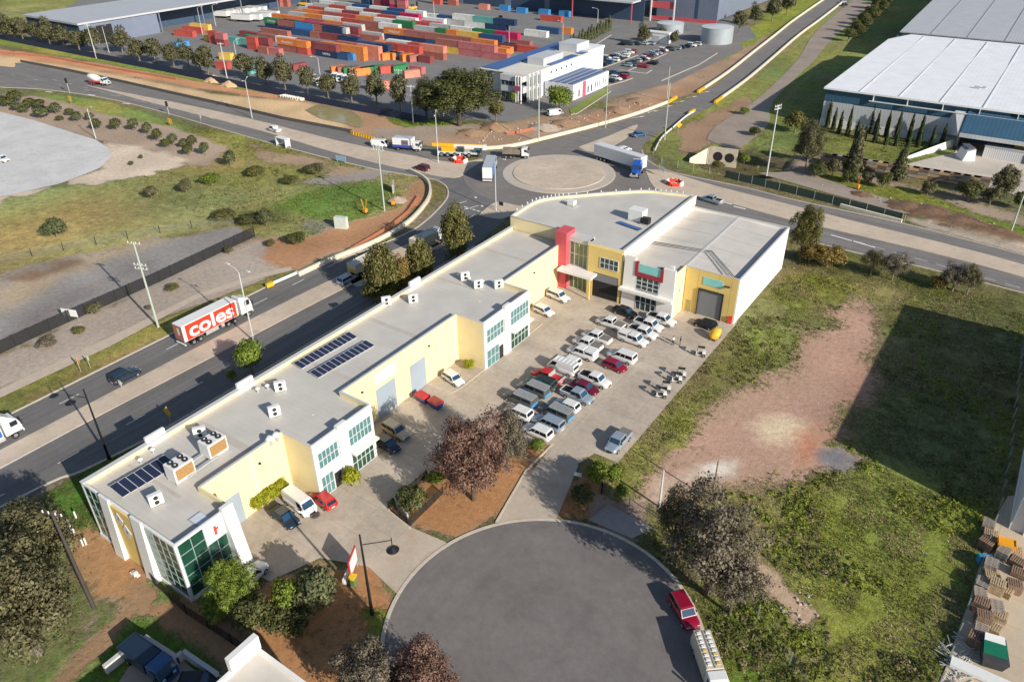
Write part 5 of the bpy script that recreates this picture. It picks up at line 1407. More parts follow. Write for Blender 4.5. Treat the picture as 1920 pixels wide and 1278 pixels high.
# supermarket semi trailer
rear = P(352, 655, 0); x, y = -107.2, rear[1]
t = thing('semi_trailer_truck', 'white semi trailer truck with huge red and white coles lettering', 'truck', (x, y, .03), RAD(90))
b = MB(); b.box(0, 10.9, -1.25, 1.25, 1.25, 4.15); bx_ = b.build('trailer_body', PW, t)
b = MB(); b.box(0.05, 10.85, -1.2, 1.2, 4.15, 4.2); b.build('trailer_roof', WPL, t)
sd = MB().box(.6, 10.6, -1.262, -1.25, 1.32, 4.08).build('side_panel', mat('bright_red_vinyl', (.72, .045, .02), .5, .05, 1), t)
lettering('coles', 3.5, PW, t, (5.6, -1.272, 2.72), '-y', bold=.085, sx=1.24)
MB().box(-.03, 0, -1.2, 1.2, 1.3, 4.1).build('rear_door', mat('rear_door_brown', (.40, .16, .11), .6, .1, 1), t)
q = MB(); [q.box(-.045, -.03, -.35 + .32 * k, -.2 + .32 * k, 2.3, 3.6) for k in range(2)]; q.build('door_mark', WPL, t)
MB().box(-.06, .1, -1.22, 1.22, .55, .8).build('rear_bumper', WPL, t)
chassis(t, .2, 12.6); wheels_at(t, (1.6, 2.9, 8.6, 9.9, 13.0), 1.25)
q = MB(); q.box(4.1, 6.6, -1.2, -1.14, .55, 1.15); q.box(4.1, 6.6, 1.14, 1.2, .55, 1.15); q.build('side_guard', ALLY, t)
cab(t, 11.5, 13.9, 1.22, .95, 3.5, PW, .55)
q = MB(); q.box(7.3, 7.9, -1.1, -.5, .5, 1.1); q.build('fuel_tank', ALLY, t)

# blue curtain-side truck entering at the lower left
fr_ = P(52, 812, 0)
t = thing('curtain_truck', 'truck with blue curtain side and white cab at the left edge', 'truck', (-107.0, fr_[1] - 12.6, .03), RAD(90))
MB().box(0, 9.7, -1.25, 1.25, 1.15, 4.0).build('cargo_body', paint('strong_blue', (.03, .13, .50)), t)
q = MB(); q.box(-.02, 9.72, -1.27, -1.25, 1.0, 1.25); q.box(9.7, 9.8, -1.27, 1.27, 1.0, 4.05); q.box(-.02, 9.72, -1.27, 1.27, 4.0, 4.06); q.build('body_frame', WPL, t)
chassis(t, .2, 12.0); wheels_at(t, (1.8, 3.1, 11.2), 1.25); cab(t, 10.1, 12.4, 1.22, .95, 3.0, PW, 1.0)
q = MB(); q.box(8.6, 9.9, -1.2, -.6, .5, 1.0); q.build('fuel_tank', ALLY, t)

# beige tippers queueing behind the roadside trees
for (u, v), l in (((690, 492), 'beige tipper truck partly hidden by the two roadside trees'), ((802, 448), 'beige tipper truck with white cab nearer the roundabout')):
    p = P(u, v, 1.5)
    t = thing('tipper_truck', l, 'truck', (p[0] - .0, p[1] - 4.5, .03), RAD(88), 'beige tippers on the main road')
    BT = mat('tipper_beige', (.56, .49, .36), .7, .12, 1)
    q = MB(); slat_box(q, 0, 6.0, -1.2, 1.2, 1.2, 3.0, .08); q.box(.08, 5.92, -1.12, 1.12, 1.2, 1.35); q.build('tipper_body', BT, t)
    q = MB(); q.box(.1, 5.9, -1.1, 1.1, 2.7, 2.85); q.build('tarp', mat('pale_tarp', (.62, .6, .55), .8), t)
    MB().box(-.06, -.0, -1.1, 1.1, 1.25, 1.9).build('tailgate', mat('yellow_tailgate', (.62, .40, .05), .6), t)
    chassis(t, 0, 8.2); wheels_at(t, (1.2, 2.5, 7.6), 1.22); cab(t, 6.4, 8.4, 1.2, .95, 2.95, PW, .3)

# concrete mixer on the upper road
p = P(186, 152, 1.2)
t = thing('concrete_mixer', 'white and red concrete mixer truck on the upper road', 'truck', (p[0] - 3, p[1] - 1.6, .03), HD((172, 159), (205, 162)))
chassis(t, 0, 7.5); wheels_at(t, (1.2, 2.5, 6.6), 1.22); cab(t, 5.6, 7.4, 1.2, .95, 2.8, PW, 0, 1.0)
q = MB(); pts = [(-.3, .7, 2.9), (.6, 1.1, 2.75), (2.4, 1.35, 2.45), (3.8, 1.2, 2.2), (4.9, .75, 2.0)]
q.ring([[(x_, r_ * math.cos(k * PI / 8), z_ + r_ * math.sin(k * PI / 8)) for k in range(16)] for x_, r_, z_ in pts]); q.build('mixing_drum', PW, t)
q = MB(); q.box(.4, 4.9, -1.2, -.9, 1.0, 1.55); q.box(.4, 4.9, .9, 1.2, 1.0, 1.55); q.box(5.4, 5.6, -1.15, 1.15, 1.0, 2.2); q.build('red_guard', PRED, t)
q = MB(); q.bar((-.9, -.3, 2.6), (-.2, 0, 3.2), .5, .2); q.build('chute', GALV, t)
MB().box(7.38, 7.9, -.9, .9, 1.0, 1.7).build('red_bonnet_panel', PRED, t)

# white van, box truck, mobile crane, tipper and blue truck at the roundabout entry
car('van', 713, 270, math.degrees(HD((700, 276), (727, 278))), PW, 'white delivery van leading the queue on the upper road', G2)
p = P(765, 278, .5)
t = thing('box_truck', 'white box truck with blue lower band and picture panel', 'truck', (p[0] - 3.6, p[1] - 1.6, .03), HD((745, 283), (789, 286)))
MB().box(0, 5.8, -1.2, 1.2, 1.0, 3.6).build('box_body', PW, t)
MB().box(.02, 5.78, -1.215, -1.2, 1.0, 1.75).build('blue_band', paint('deep_blue', (.03, .06, .33)), t)
MB().box(2.6, 4.6, -1.218, -1.2, 1.8, 3.1).build('picture_panel', mat('dark_picture', (.12, .11, .13), .5, .9, 2.5), t)
MB().box(.1, 5.7, -1.1, 1.1, 3.6, 3.66).build('box_roof', mat('box_roof_grey', (.45, .5, .58), .6), t)
chassis(t, .2, 7.6); wheels_at(t, (1.5, 6.9), 1.15, .45); cab(t, 6.0, 7.8, 1.1, .8, 2.6, PW, 0)
p = P(822, 288, .5)
t = thing('mobile_crane', 'yellow and white mobile crane carrying its folded boom', 'crane', (p[0], p[1], .03), HD((822, 291), (897, 294)))
YC = paint('crane_yellow', (.80, .42, .02))
MB().box(0, 11, -1.3, 1.3, 1.0, 1.5).build('carrier_deck', mat('pale_deck', (.55, .57, .55), .6), t)
wheels_at(t, (1.2, 2.9, 4.9, 7.0, 8.8), 1.32, .68, .4, 16)
for x_ in (): pass
cab(t, 10.0, 11.9, 1.25, .9, 2.4, paint('teal_dark', (.04, .10, .11)), 0)
MB().box(1.2, 5.0, -1.15, 1.15, 1.5, 2.6).build('engine_house', YC, t)
MB().box(5.6, 7.4, -1.2, -.1, 1.5, 2.9).build('crane_cab', GLS, t)
q = MB(); q.box(-1.5, 4.5, -.45, .45, 2.65, 3.5); q.build('boom_base', YC, t)
q = MB(); q.box(3.2, 12.4, -.36, .36, 2.55, 3.35); q.build('boom', PW, t)
q = MB(); q.box(4.5, 12.6, -.38, .38, 3.36, 3.5); q.build('boom_top', YC, t)
q = MB(); q.box(12.4, 13.4, -.4, .4, 2.0, 3.5); q.build('boom_head', PW, t)
for s in (-1, 1):
    for x_ in (.1, 6.2): MB().box(x_, x_ + .35, s * 1.35 - .12, s * 1.35 + .12, .5, 1.45).build('outrigger', WPL, t)
p = P(968, 291, .8)
t = thing('tipper_truck', 'dusty dark tipper truck with white cab entering the roundabout', 'truck', (p[0] - 3.3, p[1] - 1.6, .03), RAD(28))
q = MB(); slat_box(q, 0, 4.8, -1.2, 1.2, 1.3, 2.6, .08); q.box(.08, 4.72, -1.12, 1.12, 1.3, 1.5); q.build('tipper_body', mat('dusty_brown', (.20, .165, .13), .8, .3, 1.5), t)
q = MB(); q.ring([[(x_, -1.05, 1.5), (x_, 1.05, 1.5), (x_, .5, 1.5 + h_), (x_, -.5, 1.5 + h_)] for x_, h_ in ((.3, .5), (2., .95), (4.4, .6))]); q.build('load', mat('gravel_load', (.33, .27, .21), .95, .3, 3), t)
chassis(t, 0, 7.0); wheels_at(t, (1.0, 2.3, 6.3), 1.22); cab(t, 5.2, 7.0, 1.2, .95, 2.9, PW, 0)
p = P(914, 343, 0)
t = thing('curtain_truck', 'truck with grey roof, blue curtain side and white doors in the roundabout', 'truck', (p[0], p[1], .03), HD((913, 345), (925, 308)))
MB().box(0, 9.5, -1.25, 1.25, 1.1, 3.9).build('cargo_body', paint('mid_blue', (.06, .26, .60)), t)
MB().box(-.03, -.0, -1.22, 1.22, 1.1, 3.88).build('rear_door', WPL, t)
MB().box(.02, 9.48, -1.22, 1.22, 3.9, 3.95).build('cargo_roof', mat('grey_tarp_roof', (.42, .46, .50), .7), t)
MB().box(-.05, .1, -1.2, 1.2, .5, .75).build('rear_bumper', WPL, t)
for s in (-1, 1): MB().box(-.07, -.05, s * .9 - .18, s * .9 + .18, .85, 1.0).build('tail_light', TLT, t)
chassis(t, 0, 12.0); wheels_at(t, (1.6, 2.9, 11.0), 1.25); cab(t, 9.9, 12, 1.22, .95, 3., PW, .6)

# the long white semi with blue bonneted tractor
A, B = P(1130, 304, 0), P(1200, 326, 0)
th = math.atan2(B[1] - A[1], B[0] - A[0])
R0 = P(1113, 297, 0)
t = thing('semi_trailer_truck', 'long white semi trailer behind a blue bonneted cab rounding the roundabout', 'truck', (R0[0] + .6, R0[1] + .6, .03), th)
TL = math.hypot(B[0] - R0[0], B[1] - R0[1]) - .5
MB().box(0, TL, -1.25, 1.25, 1.2, 4.2).build('trailer_body', PW, t)
MB().box(.02, TL - .02, -1.265, -1.25, 1.22, 3.95).build('side_skirt', mat('grey_white_curtain', (.60, .61, .63), .7, .06, 1), t)
chassis(t, .2, TL - .5); wheels_at(t, (1.2, 2.5, 3.8), 1.25)
t2x = R0[0] + .6 + math.cos(th) * (TL - 1.2); t2y = R0[1] + .6 + math.sin(th) * (TL - 1.2)
C = P(1176, 352, 0); th2 = math.atan2(C[1] - t2y, C[0] - t2x)
t = thing('tractor_unit', 'blue bonneted tractor unit with chrome bumper pulling the long white trailer', 'truck', (t2x, t2y, .03), th2)
BT2 = paint('royal_blue', (.02, .09, .42))
chassis(t, -1, 6.0); wheels_at(t, (-.3, 1.0, 5.2), 1.25); cab(t, 2.3, 4.4, 1.15, 1.0, 3.1, BT2, .8, 1.7)
q = MB(); q.box(1.8, 2.3, -1.2, 1.2, 1.2, 3.9); q.build('roof_fairing', PW, t)
for s in (-1, 1): MB().cyl((2.2, s * 1.2), .09, 1.2, 3.9, 8).build('exhaust_stack', ALLY, t)

# small tanker / ladder truck at the court kerb
p = P(1331, 1243, 1.2)
t = thing('ladder_truck', 'beige van truck with white roof slats at the kerb below the crimson wagon', 'truck', (p[0], p[1], .03), HD((1322, 1225), (1345, 1290)))
BG = mat('van_beige', (.55, .49, .41), .5, .06, 1)
q = MB(); q.ring([[(x_, y_, z_) for y_, z_ in ((-1.0, .5), (1.0, .5), (1.05, 1.3), (.85, 2.3), (-.85, 2.3), (-1.05, 1.3))] for x_ in (-3.0, 1.3)], smooth=False); q.build('box_body', BG, t)
q = MB(); q.box(-2.95, 1.3, -.06, .06, 2.31, 2.36); q.build('roof_spine', mat('roof_grey', (.3, .3, .31), .7), t)
for s in (-1, 1):
    for k in range(8):
        q = MB().box(-2.75 + .5 * k, -2.5 + .5 * k, s * .45 - .2, s * .45 + .2, 2.32, 2.42).build('roof_slat', WPL if (k, s) not in ((4, -1), (7, 1), (5, 1)) else mat('yellow_slat', (.7, .5, .12), .6), t)
wheels_at(t, (-1.9, 2.0), 1.02, .38, .22); cab(t, 1.4, 3.0, .98, .6, 2.15, PW, 0)
# dark blue truck in the shade at the bottom left
p = P(262, 1250, 1.2)
t = thing('tray_truck', 'dark blue truck parked in the shaded bay at the bottom left', 'truck', (p[0] - 1.0, p[1] + .9, .03), HD((230, 1225), (300, 1275)))
q = MB(); slat_box(q, -2.2, 2.0, -1.1, 1.1, 1.0, 2.2, .08); q.box(-2.1, 1.9, -1.0, 1.0, 2.0, 2.1); q.build('cargo_tray', PNAVY, t)
chassis(t, -2, 4, .7); wheels_at(t, (-1.2, 3.2), 1.05, .42, .24); cab(t, 2.2, 4.1, 1.05, .7, 2.4, PBLU, 0)
car('hatch', 372, 1277, 35, PBLK, 'black hatchback cut by the bottom edge in the shaded bay')
# white bonnet truck beside the office tree
p = P(1042, 212, 1.)
car('van', 1041, 212, 60, PW, 'white van by the round tree in front of the solar wing')
# ------------------------------------------------------------------ shipping containers
def container_mesh(L):
    m = MB(); W_, H_ = 2.44, 2.6; n = int(L / .28)
    for s in (-1, 1):
        top = []; bot = []
        for k in range(n + 1):
            x = .12 + (L - .24) * k / n; y = s * (W_ / 2 - (.045 if k % 2 else 0)); bot.append((x, y, .16)); top.append((x, y, H_ - .12))
        m.ring([bot, top] if s > 0 else [top, bot], 0, cap=False, smooth=False, closed=False)
    m.box(0, L, -W_ / 2, W_ / 2, 0, .16); m.box(0, L, -W_ / 2 + .0, W_ / 2, H_ - .12, H_ - .03); m.box(.1, L - .1, -W_ / 2 + .1, W_ / 2 - .1, H_ - .03, H_)
    m.box(0, .12, -W_ / 2, W_ / 2, .16, H_ - .12); m.box(L - .12, L, -W_ / 2, W_ / 2, .16, H_ - .12)
    for y in (-.75, -.3, .3, .75): m.box(L, L + .05, y - .03, y + .03, .2, H_ - .2)
    return m.mesh('shipping_container')


CM = {20: container_mesh(6.06), 40: container_mesh(12.19)}
CC = {k: mat('container_' + k.replace(' ', '_'), c, .6, .26, .45) for k, c in dict(maroon=(.25, .06, .065), red=(.48, .085, .065), brown=(.36, .13, .10), orange=(.68, .22, .055), blue=(.035, .085, .20), navy=(.02, .045, .11), green=(.03, .20, .07),
      teal=(.13, .36, .33), grey=(.46, .47, .45), white=(.70, .70, .66), yellow=(.72, .47, .10), pink=(.46, .15, .15), salmon=(.62, .24, .17)).items()}
CC['sky blue'] = mat('container_sky_blue', (.05, .24, .52), .55, .16, .5); CC['crimson'] = mat('container_crimson', (.48, .02, .09), .55, .16, .5)
CSHORT = dict(M='maroon', R='red', B='brown', O='orange', U='blue', N='navy', G='green', T='teal', Y='grey', W='white', L='yellow', P='pink', S='salmon', K='sky blue', C='crimson')
_used = set()
TW = mat('white_lettering', (.78, .78, .76), .6, .02); TK = mat('dark_lettering', (.03, .03, .10), .6, .02)


def cont(colour, size, x, y, tier, where, rot=0., group=None, text=None, tcol=None):
    o = bpy.data.objects.new('shipping_container', CM[size]); COL.objects.link(o)
    if not CM[size].materials: CM[size].materials.append(CC['red'])
    o.location = (x, y, .03 + 2.62 * tier); o.rotation_euler = (0, 0, rot); recolour(o, CC[colour])
    t = ('', 'on top, ', 'third tier, ')[tier]
    lab = f'{colour} {"long " if size == 40 else "short "}container, {t}{where}'
    if lab in _used:
        for alt in ('further along', 'beyond that', 'next again', 'later on', 'further yet', 'near the end'):
            if lab + ' ' + alt not in _used: lab = lab + ' ' + alt; break
    _used.add(lab); tag(o, lab, 'container', group or 'shipping containers stacked in the yard')
    if text:
        q = lettering(text, 1.35, tcol or TW, None, (0, 0, 0)); q.parent = o; q.location = ((6.1 if size == 40 else 3.03), -1.25, 1.3); q.rotation_euler = (PI / 2, 0, 0)
    return o


def row(x, y, spec, where, tier=0, text={}):
    """spec: letters; lower case = 20 ft, upper = 40 ft, '.' = a 20 ft gap, '_' = a 40 ft gap"""
    n = 0
    for i, ch in enumerate(spec):
        if ch in '._': x += 6.2 if ch == '.' else 12.3; continue
        s = 40 if ch.isupper() else 20
        cont(CSHORT[ch.upper()], s, x, y + rr.uniform(-.12, .12), tier, f'{ORD[n]} from left in {where}', text=text.get(i)); n += 1
        x += 12.35 if s == 40 else 6.2


w = 'the front row near the trees'
row(-321, 242, 'MBWMm', 'the front long row', 0, {2: 'MAERSK'})
row(-257.5, 245.6, 'or', 'the short end row')
row(-318, 252, 'Bb', 'the second long row'); row(-316, 260.8, 'BKbN', 'the second long row', 1)
row(-316, 258.2, 'NUbMN', 'the row behind white'); 
row(-326.4, 261.6, 'NUMMM', 'the blue and green row'); row(-326.4, 261.6, 'GGBMy', 'the blue and green row', 1, {0: 'EVERGREEN', 1: 'EVERGREEN'})
row(-328, 265, 'BROBMB', 'the row behind the green ones'); row(-316, 265, 'RCBM', 'the row behind the green ones', 1)
row(-332, 271, 'OBMGOY', 'the orange topped row'); row(-332, 271, 'OOBOY', 'the orange topped row', 1)
row(-338, 280, 'TWRBOBG', 'the mixed row with teal start'); row(-330, 280, 'YOWRBW', 'the mixed row with teal start', 1)
row(-341, 289, 'OBOROMBB', 'the long orange and brown row'); row(-329, 289, 'OBROWG', 'the long orange and brown row', 1)
row(-346, 297, 'OWYMWBWG', 'the pale roofed row'); row(-334, 297, 'RWMWRW', 'the pale roofed row', 1)
row(-352, 306, 'YRMWUMWC', 'the row with crimson end'); row(-340, 306, 'YRWMUC', 'the row with crimson end', 1)
row(-356, 314.6, 'WYYUWUWW', 'the far white row'); row(-344, 314.6, 'WYUWUW', 'the far white row', 1)
row(-356, 324, 'UYUUWUWU', 'the furthest blue row')
row(-259, 317.4, 'YWN', 'the teal and navy stack'); row(-254, 317.4, 'WTN', 'the teal and navy stack', 1)
# right hand blocks
row(-221.2, 264.2, 'LPP', 'the pink and yellow block')
row(-221.2, 264.2, 'BPp', 'the pink and yellow block', 1)
row(-258, 272.4, 'NNUBOo', 'the row beside the pink block'); row(-258, 272.4, 'OBBBO', 'the row beside the pink block', 1, {0: 'Hapag-Lloyd'})
row(-255, 283, 'YGOLU', 'the yellow and blue row'); row(-249, 283, 'YgoLU', 'the yellow and blue row', 1)
row(-265, 291, 'BWYMRB', 'the row behind the yellow one', 0); row(-259, 291, 'RYWGC', 'the row behind the yellow one', 1)
row(-204, 282, 'MR', 'the single line past the pink block')
cont('orange', 20, -197, 276.2, 0, 'single at the right end beside the pink block')
# front stacks near the trees
for k, (c, s, x, y, t, wh) in enumerate((('red', 20, -320.5, 224.6, 0, 'left front stack'), ('red', 20, -320.5, 224.6, 1, 'left front stack'), ('maroon', 20, -314.0, 223.3, 0, 'right half of left front stack'), ('pink', 20, -314.0, 223.3, 1, 'right half of left front stack'),
        ('yellow', 20, -327, 226.6, 0, 'low one left of the front stack'), ('teal', 20, -313.5, 229.2, 0, 'behind the left front stack'), ('teal', 40, -307, 230, 0, 'beside the front stack'), ('green', 40, -311, 236.5, 0, 'lying behind the teal ones'),
        ('red', 20, -294.5, 224.9, 0, 'middle front stack'), ('red', 20, -294.5, 224.9, 1, 'middle front stack'), ('maroon', 20, -288, 226.4, 0, 'right of the middle front stack'), ('maroon', 20, -288, 226.4, 1, 'right of the middle front stack'),
        ('brown', 20, -284.5, 222.2, 0, 'low one before the orange stack'), ('pink', 20, -278, 223, 0, 'gap before the orange stack'))):
    cont(c, s, x, y, t, wh)
row(-281, 230.3, 'Oo', 'the orange lettered stack', 1, {0: 'Hapag-Lloyd'}); row(-281, 230.3, 'Br', 'the orange lettered stack')
row(-262.8, 232.3, 'PK', 'the low brown stack')
row(-258.5, 231.2, 'Nu', 'the maroon topped stack', 0, {0: 'HAPAG'}); row(-258.5, 231.2, 'M', 'the maroon topped stack', 1); row(-258.5, 234.2, 'WO', 'the white ended stack'); row(-258.5, 234.2, 'OO', 'the white ended stack', 1)
row(-254, 238.2, 'BS', 'the salmon end line', 0); row(-254, 238.2, 'BS', 'the salmon end line', 1)
row(-247, 243.2, 'WU', 'the blue over white stack'); row(-247, 243.2, 'Un', 'the blue over white stack', 1)
row(-240, 247.0, 'oOr', 'the orange end stack'); row(-240, 247.0, 'orR', 'the orange end stack', 1)
row(-238, 252.2, 'rGB', 'the red and green end stack'); row(-238, 252.2, 'WrS', 'the red and green end stack', 1)
# end-on open containers and flat racks
for k, (c, u, v, rt) in enumerate((('orange', 633, 139, 62), ('brown', 645, 140, 62), ('green', 656, 141, 62), ('salmon', 667, 142, 62), ('orange', 677, 143, 62), ('green', 688, 141, 62), ('green', 705, 139, 66), ('red', 724, 139, 66), ('green', 748, 138, 70),
        ('orange', 726, 114, 75), ('orange', 745, 113, 75), ('orange', 764, 116, 75), ('brown', 778, 117, 70), ('maroon', 800, 116, 0), ('pink', 784, 136, 0), ('salmon', 770, 147, 60), ('salmon', 730, 167, 55), ('red', 420, 128, 10), ('yellow', 426, 111, 10), ('teal', 478, 140, 95), ('maroon', 560, 135, 80), ('sky blue', 340, 92, 80))):
    x, y = P(u, v, 0); cont(c, 20, x - 2.4, y - 1, 0, f'{ORD[k]} of those turned end on near the trees', RAD(rt))
for k, (c, s, u, v) in enumerate((('salmon', 20, 900, 17), ('sky blue', 20, 938, 19), ('white', 40, 985, 66), ('blue', 40, 1008, 60), ('orange', 20, 1052, 62), ('red', 40, 1015, 38), ('red', 40, 330, 66), ('red', 40, 346, 60), ('yellow', 40, 360, 54), ('sky blue', 20, 970, 24), ('sky blue', 20, 1012, 27), ('sky blue', 20, 1050, 30))):
    x, y = P(u, v, 0); cont(c, s, x, y, 0, f'{ORD[k]} of those standing apart along the sheds', RAD(0 if u > 500 else 8))
for k, (u, v, cs) in enumerate(((508, 13, 'RRR'), (522, 12, 'BRR'), (536, 12, 'BBP'), (712, 13, 'MMM'), (728, 15, 'MCM'), (742, 18, 'CPP'), (688, 10, 'NUN'), (756, 20, 'PPC'), (820, 8, 'RRB'), (850, 10, 'BSR'))):
    x, y = P(u, v, 0)
    for t_, ch in enumerate(cs): cont(CSHORT[ch], 20, x - 3, y, t_, f'{ORD[k]} tall pile at the back of the yard')
# white trailers parked by the left shed
G = 'white trailers parked by the left shed'
proto = None
for k, (u, v, rt) in enumerate(((392, 33, 62), (404, 32, 62), (416, 30, 62), (428, 28, 62), (440, 27, 62), (452, 26, 62), (464, 24, 62), (437, 40, 58), (455, 39, 58), (473, 37, 58), (488, 33, 58))):
    x, y = P(u, v, 0)
    if proto is None:
        proto = thing('trailer', '', 'trailer'); MB().box(0, 12, -1.25, 1.25, 1.1, 3.6).build('trailer_body', PW, proto); wheels_at(proto, (1.5, 2.8), 1.2); chassis(proto, .2, 11)
    place(proto, x, y, RAD(rt - 55 + 10), f'white trailer, {ORD[k]} from the left by the open shed bays', G, .03)
# white cabs and skeletal trailers among the yard trees
for k, (u, v) in enumerate(((592, 152), (606, 160), (632, 150), (642, 152), (652, 154), (662, 153), (700, 165))):
    t = thing('truck', f'white truck cab, {ORD[k]} from the left behind the row of yard trees', 'truck', (*P(u, v), .03), RAD(-60), 'white trucks behind the yard trees')
    chassis(t, -2, 3.2); wheels_at(t, (-1, 2.4), 1.2); cab(t, 1.4, 3.4, 1.2, .95, 2.9, PW, .3)
# forklifts
for k, (u, v) in enumerate(((572, 12), (775, 20), (935, 48))):
    t = thing('container_forklift', f'yellow container forklift, {ORD[k]} from the left in the yard', 'forklift', (*P(u, v), .03), RAD(20 + 40 * k), 'yellow forklifts in the container yard')
    MB().box(-3, 2, -1.3, 1.3, .9, 2.0).build('body', YC, t); wheels_at(t, (-2.2, 1.4), 1.5, .7, .4); MB().box(-1, .4, -.7, .7, 2.0, 3.4).build('cabin', GLS, t); MB().box(2.2, 2.6, -1, 1, .5, 4.2).build('mast', BLK, t)

# ------------------------------------------------------------------ water tanks and white hut behind the car park
def tank(u, v, r_, h_, label):
    x, y = P(u, v)
    t = thing('water_tank', label, 'tank', (x, y + r_, .02))
    q = MB(); q.cyl((0, 0), r_, 0, h_, 40); q.build('shell', mat('zincalume_shell', (.42, .47, .50), .4, .1, .3, metal=.25), t)
    q = MB(); q.cyl((0, 0), r_ * 1.01, h_, h_ + .5, 40, r2=r_ * .1); q.build('lid', mat('tank_lid', (.55, .58, .6), .5, .06, .3), t)
    for k in range(3): MB().cyl((0, 0), r_ + .03, h_ * (.25 + .25 * k), h_ * (.25 + .25 * k) + .08, 40).build('hoop', GALV, t)


tank(1331, 84, 6.9, 6.4, 'large round steel water tank at the top of the car park')
tank(1245, 65, 6.2, 4.2, 'wide lower steel water tank behind the round bushes')
tank(1692, 250, 2.6, 5.6, 'white round water tank standing among the cypresses')
x, y = P(1230, 82)
t = thing('shed', 'small white metal shed at the far end of the car park', 'shed', (x, y, .02))
MB().box(-5, 5, 0, 4, 0, 4.4).build('wall', mat('white_shed', (.78, .79, .8), .6, .04, .5), t)
q = MB(); q.prism([(-5.2, -.2), (5.2, -.2), (5.2, 4.2), (-5.2, 4.2)], 4.4, 4.6); q.build('roof', WPL, t)
MB().box(-2, 1.5, -.06, 0, 0, 3.2).build('roller_door', LGRY, t)
# ------------------------------------------------------------------ roof plant of the long building
RZ0 = 7.73
def on_roof(u, v, z=RZ0): return P(u, v, z)


FAN = mat('fan_dark', (.03, .028, .028), .6, .2, 4); GRL = mat('rusty_grille', (.36, .21, .08), .8, .35, 5)


def chiller(u, v, label, L=2.6):
    x, y = on_roof(u, v)
    t = thing('air_conditioner', label, 'air conditioner', (x, y, RZ0 + .3))
    MB().box(-.95, .95, -L / 2, L / 2, 0, 2.0).build('casing', WPL, t)
    MB().box(.95, .98, -L / 2 + .2, L / 2 - .15, .25, 1.75).build('grille', GRL, t)
    for i in (-1, 1):
        for j in (-1, 1):
            q = MB(); q.cyl((i * .45, j * L / 4), .36, 2.0, 2.16, 14); f = q.build('fan', FAN, t); q = MB(); q.cyl((i * .45, j * L / 4), .12, 2.16, 2.2, 8); q.build('hub', WPL, f)
    for i in (-1, 1): MB().box(i * .8 - .08, i * .8 + .08, -L / 2, L / 2, -.28, 0).build('skid', GALV, t)


chiller(342, 893, 'large white rooftop chiller with rusty grille beside the near solar panels')
chiller(404, 849, 'large white rooftop chiller with rusty grille at the far end of the roof pipes')
t = thing('pipe_run', 'pair of long pipes on the roof joining the two chillers', 'pipes', (*on_roof(372, 872), RZ0), abs=True)
a, b = on_roof(352, 898), on_roof(408, 858); c, d = on_roof(340, 882), on_roof(394, 846)
for p_, q_ in ((a, b), (c, d)): MB().bar((*p_, RZ0 + .25), (*q_, RZ0 + .25), .4, .22).build('pipe', GALV, t)
CONDM = None
for (u, v, rz, l) in ((295, 945, 20, 'white twin fan condenser alone on the near end roof'), (377, 819, 0, 'slim white condenser between the two chillers and road side'), (516, 779, 10, 'white twin fan condenser in the middle of the roof'), (527, 732, 0, 'white condenser near the third parapet upstand'),
                      (897, 540, 0, 'white roof unit, leftmost of those above the second office front'), (872, 525, 0, 'small white roof unit near the second office front, road side'), (935, 540, 0, 'white roof unit near the yellow wall past the second office front'), (775, 567, 0, 'white roof unit between the solar arrays and second office front'), (725, 572, 0, 'white roof unit at the road side parapet')):
    x, y = on_roof(u, v)
    if CONDM is None:
        CONDM = thing('condenser', '', 'air conditioner'); MB().box(-.28, .28, -.75, .75, .12, 1.55).build('casing', WPL, CONDM)
        for z_ in (.5, 1.15):
            q = MB(); q.ring([[(.28 + o_, r_ * math.cos(k * PI / 7), z_ + r_ * math.sin(k * PI / 7)) for k in range(14)] for o_, r_ in ((0, .27), (.04, .27))]); q.build('fan', FAN, CONDM)
        q = MB(); q.box(-.3, .3, -.6, -.5, 0, .12); q.box(-.3, .3, .5, .6, 0, .12); q.build('foot', GALV, CONDM)
    place(CONDM, x, y, RAD(rz - 35), l, 'condensers on the long roof', RZ0)
ROOFG = 'small vents on the long roof'
VP_ = None
for k, (u, v) in enumerate(((265, 868), (288, 849), (484, 735), (502, 729), (860, 520), (880, 527), (905, 533), (520, 826), (508, 833))):
    x, y = on_roof(u, v)
    if VP_ is None:
        VP_ = thing('roof_vent', '', 'vent'); q = MB(); q.cyl((0, 0), .16, 0, .6, 12); q.build('stack', GALV, VP_); q = MB(); q.cyl((0, 0), .34, .6, .8, 14, r2=.16); q.build('cowl', WPL, VP_)
    place(VP_, x, y, 0, f'small round roof vent, {ORD[k]} counted from the near end', ROOFG, RZ0, 1.0 if k < 7 else 1.6)
# solar panels
PV = mat('solar_cell', (.022, .028, .06), .22, .25, 3, spec=.8); PVF = mat('solar_frame', (.62, .64, .66), .35, .05)


def pv_meshes():
    a = MB().box(-.84, .84, -.5, .5, 0, .035).mesh('solar_panel'); a.materials.append(PV)
    q = MB(); q.box(-.87, .87, -.53, -.5, -.01, .045); q.box(-.87, .87, .5, .53, -.01, .045); q.box(-.87, -.84, -.5, .5, -.01, .045); q.box(.84, .87, -.5, .5, -.01, .045)
    q.box(-.75, -.7, -.45, .45, -.28, -.01); q.box(.7, .75, -.45, .45, -.2, -.01)
    b = q.mesh('panel_frame'); b.materials.append(PVF); return a, b


PA, PB = pv_meshes()


def pv(x, y, z, sx, sy):
    o = bpy.data.objects.new('solar_panel', PA); COL.objects.link(o); o.parent = LB; o.location = (x - LB.location.x, y - LB.location.y, z); o.scale = (sx, sy, 1); o.rotation_euler = (0, RAD(9), 0)
    f = bpy.data.objects.new('panel_frame', PB); COL.objects.link(f); f.parent = o


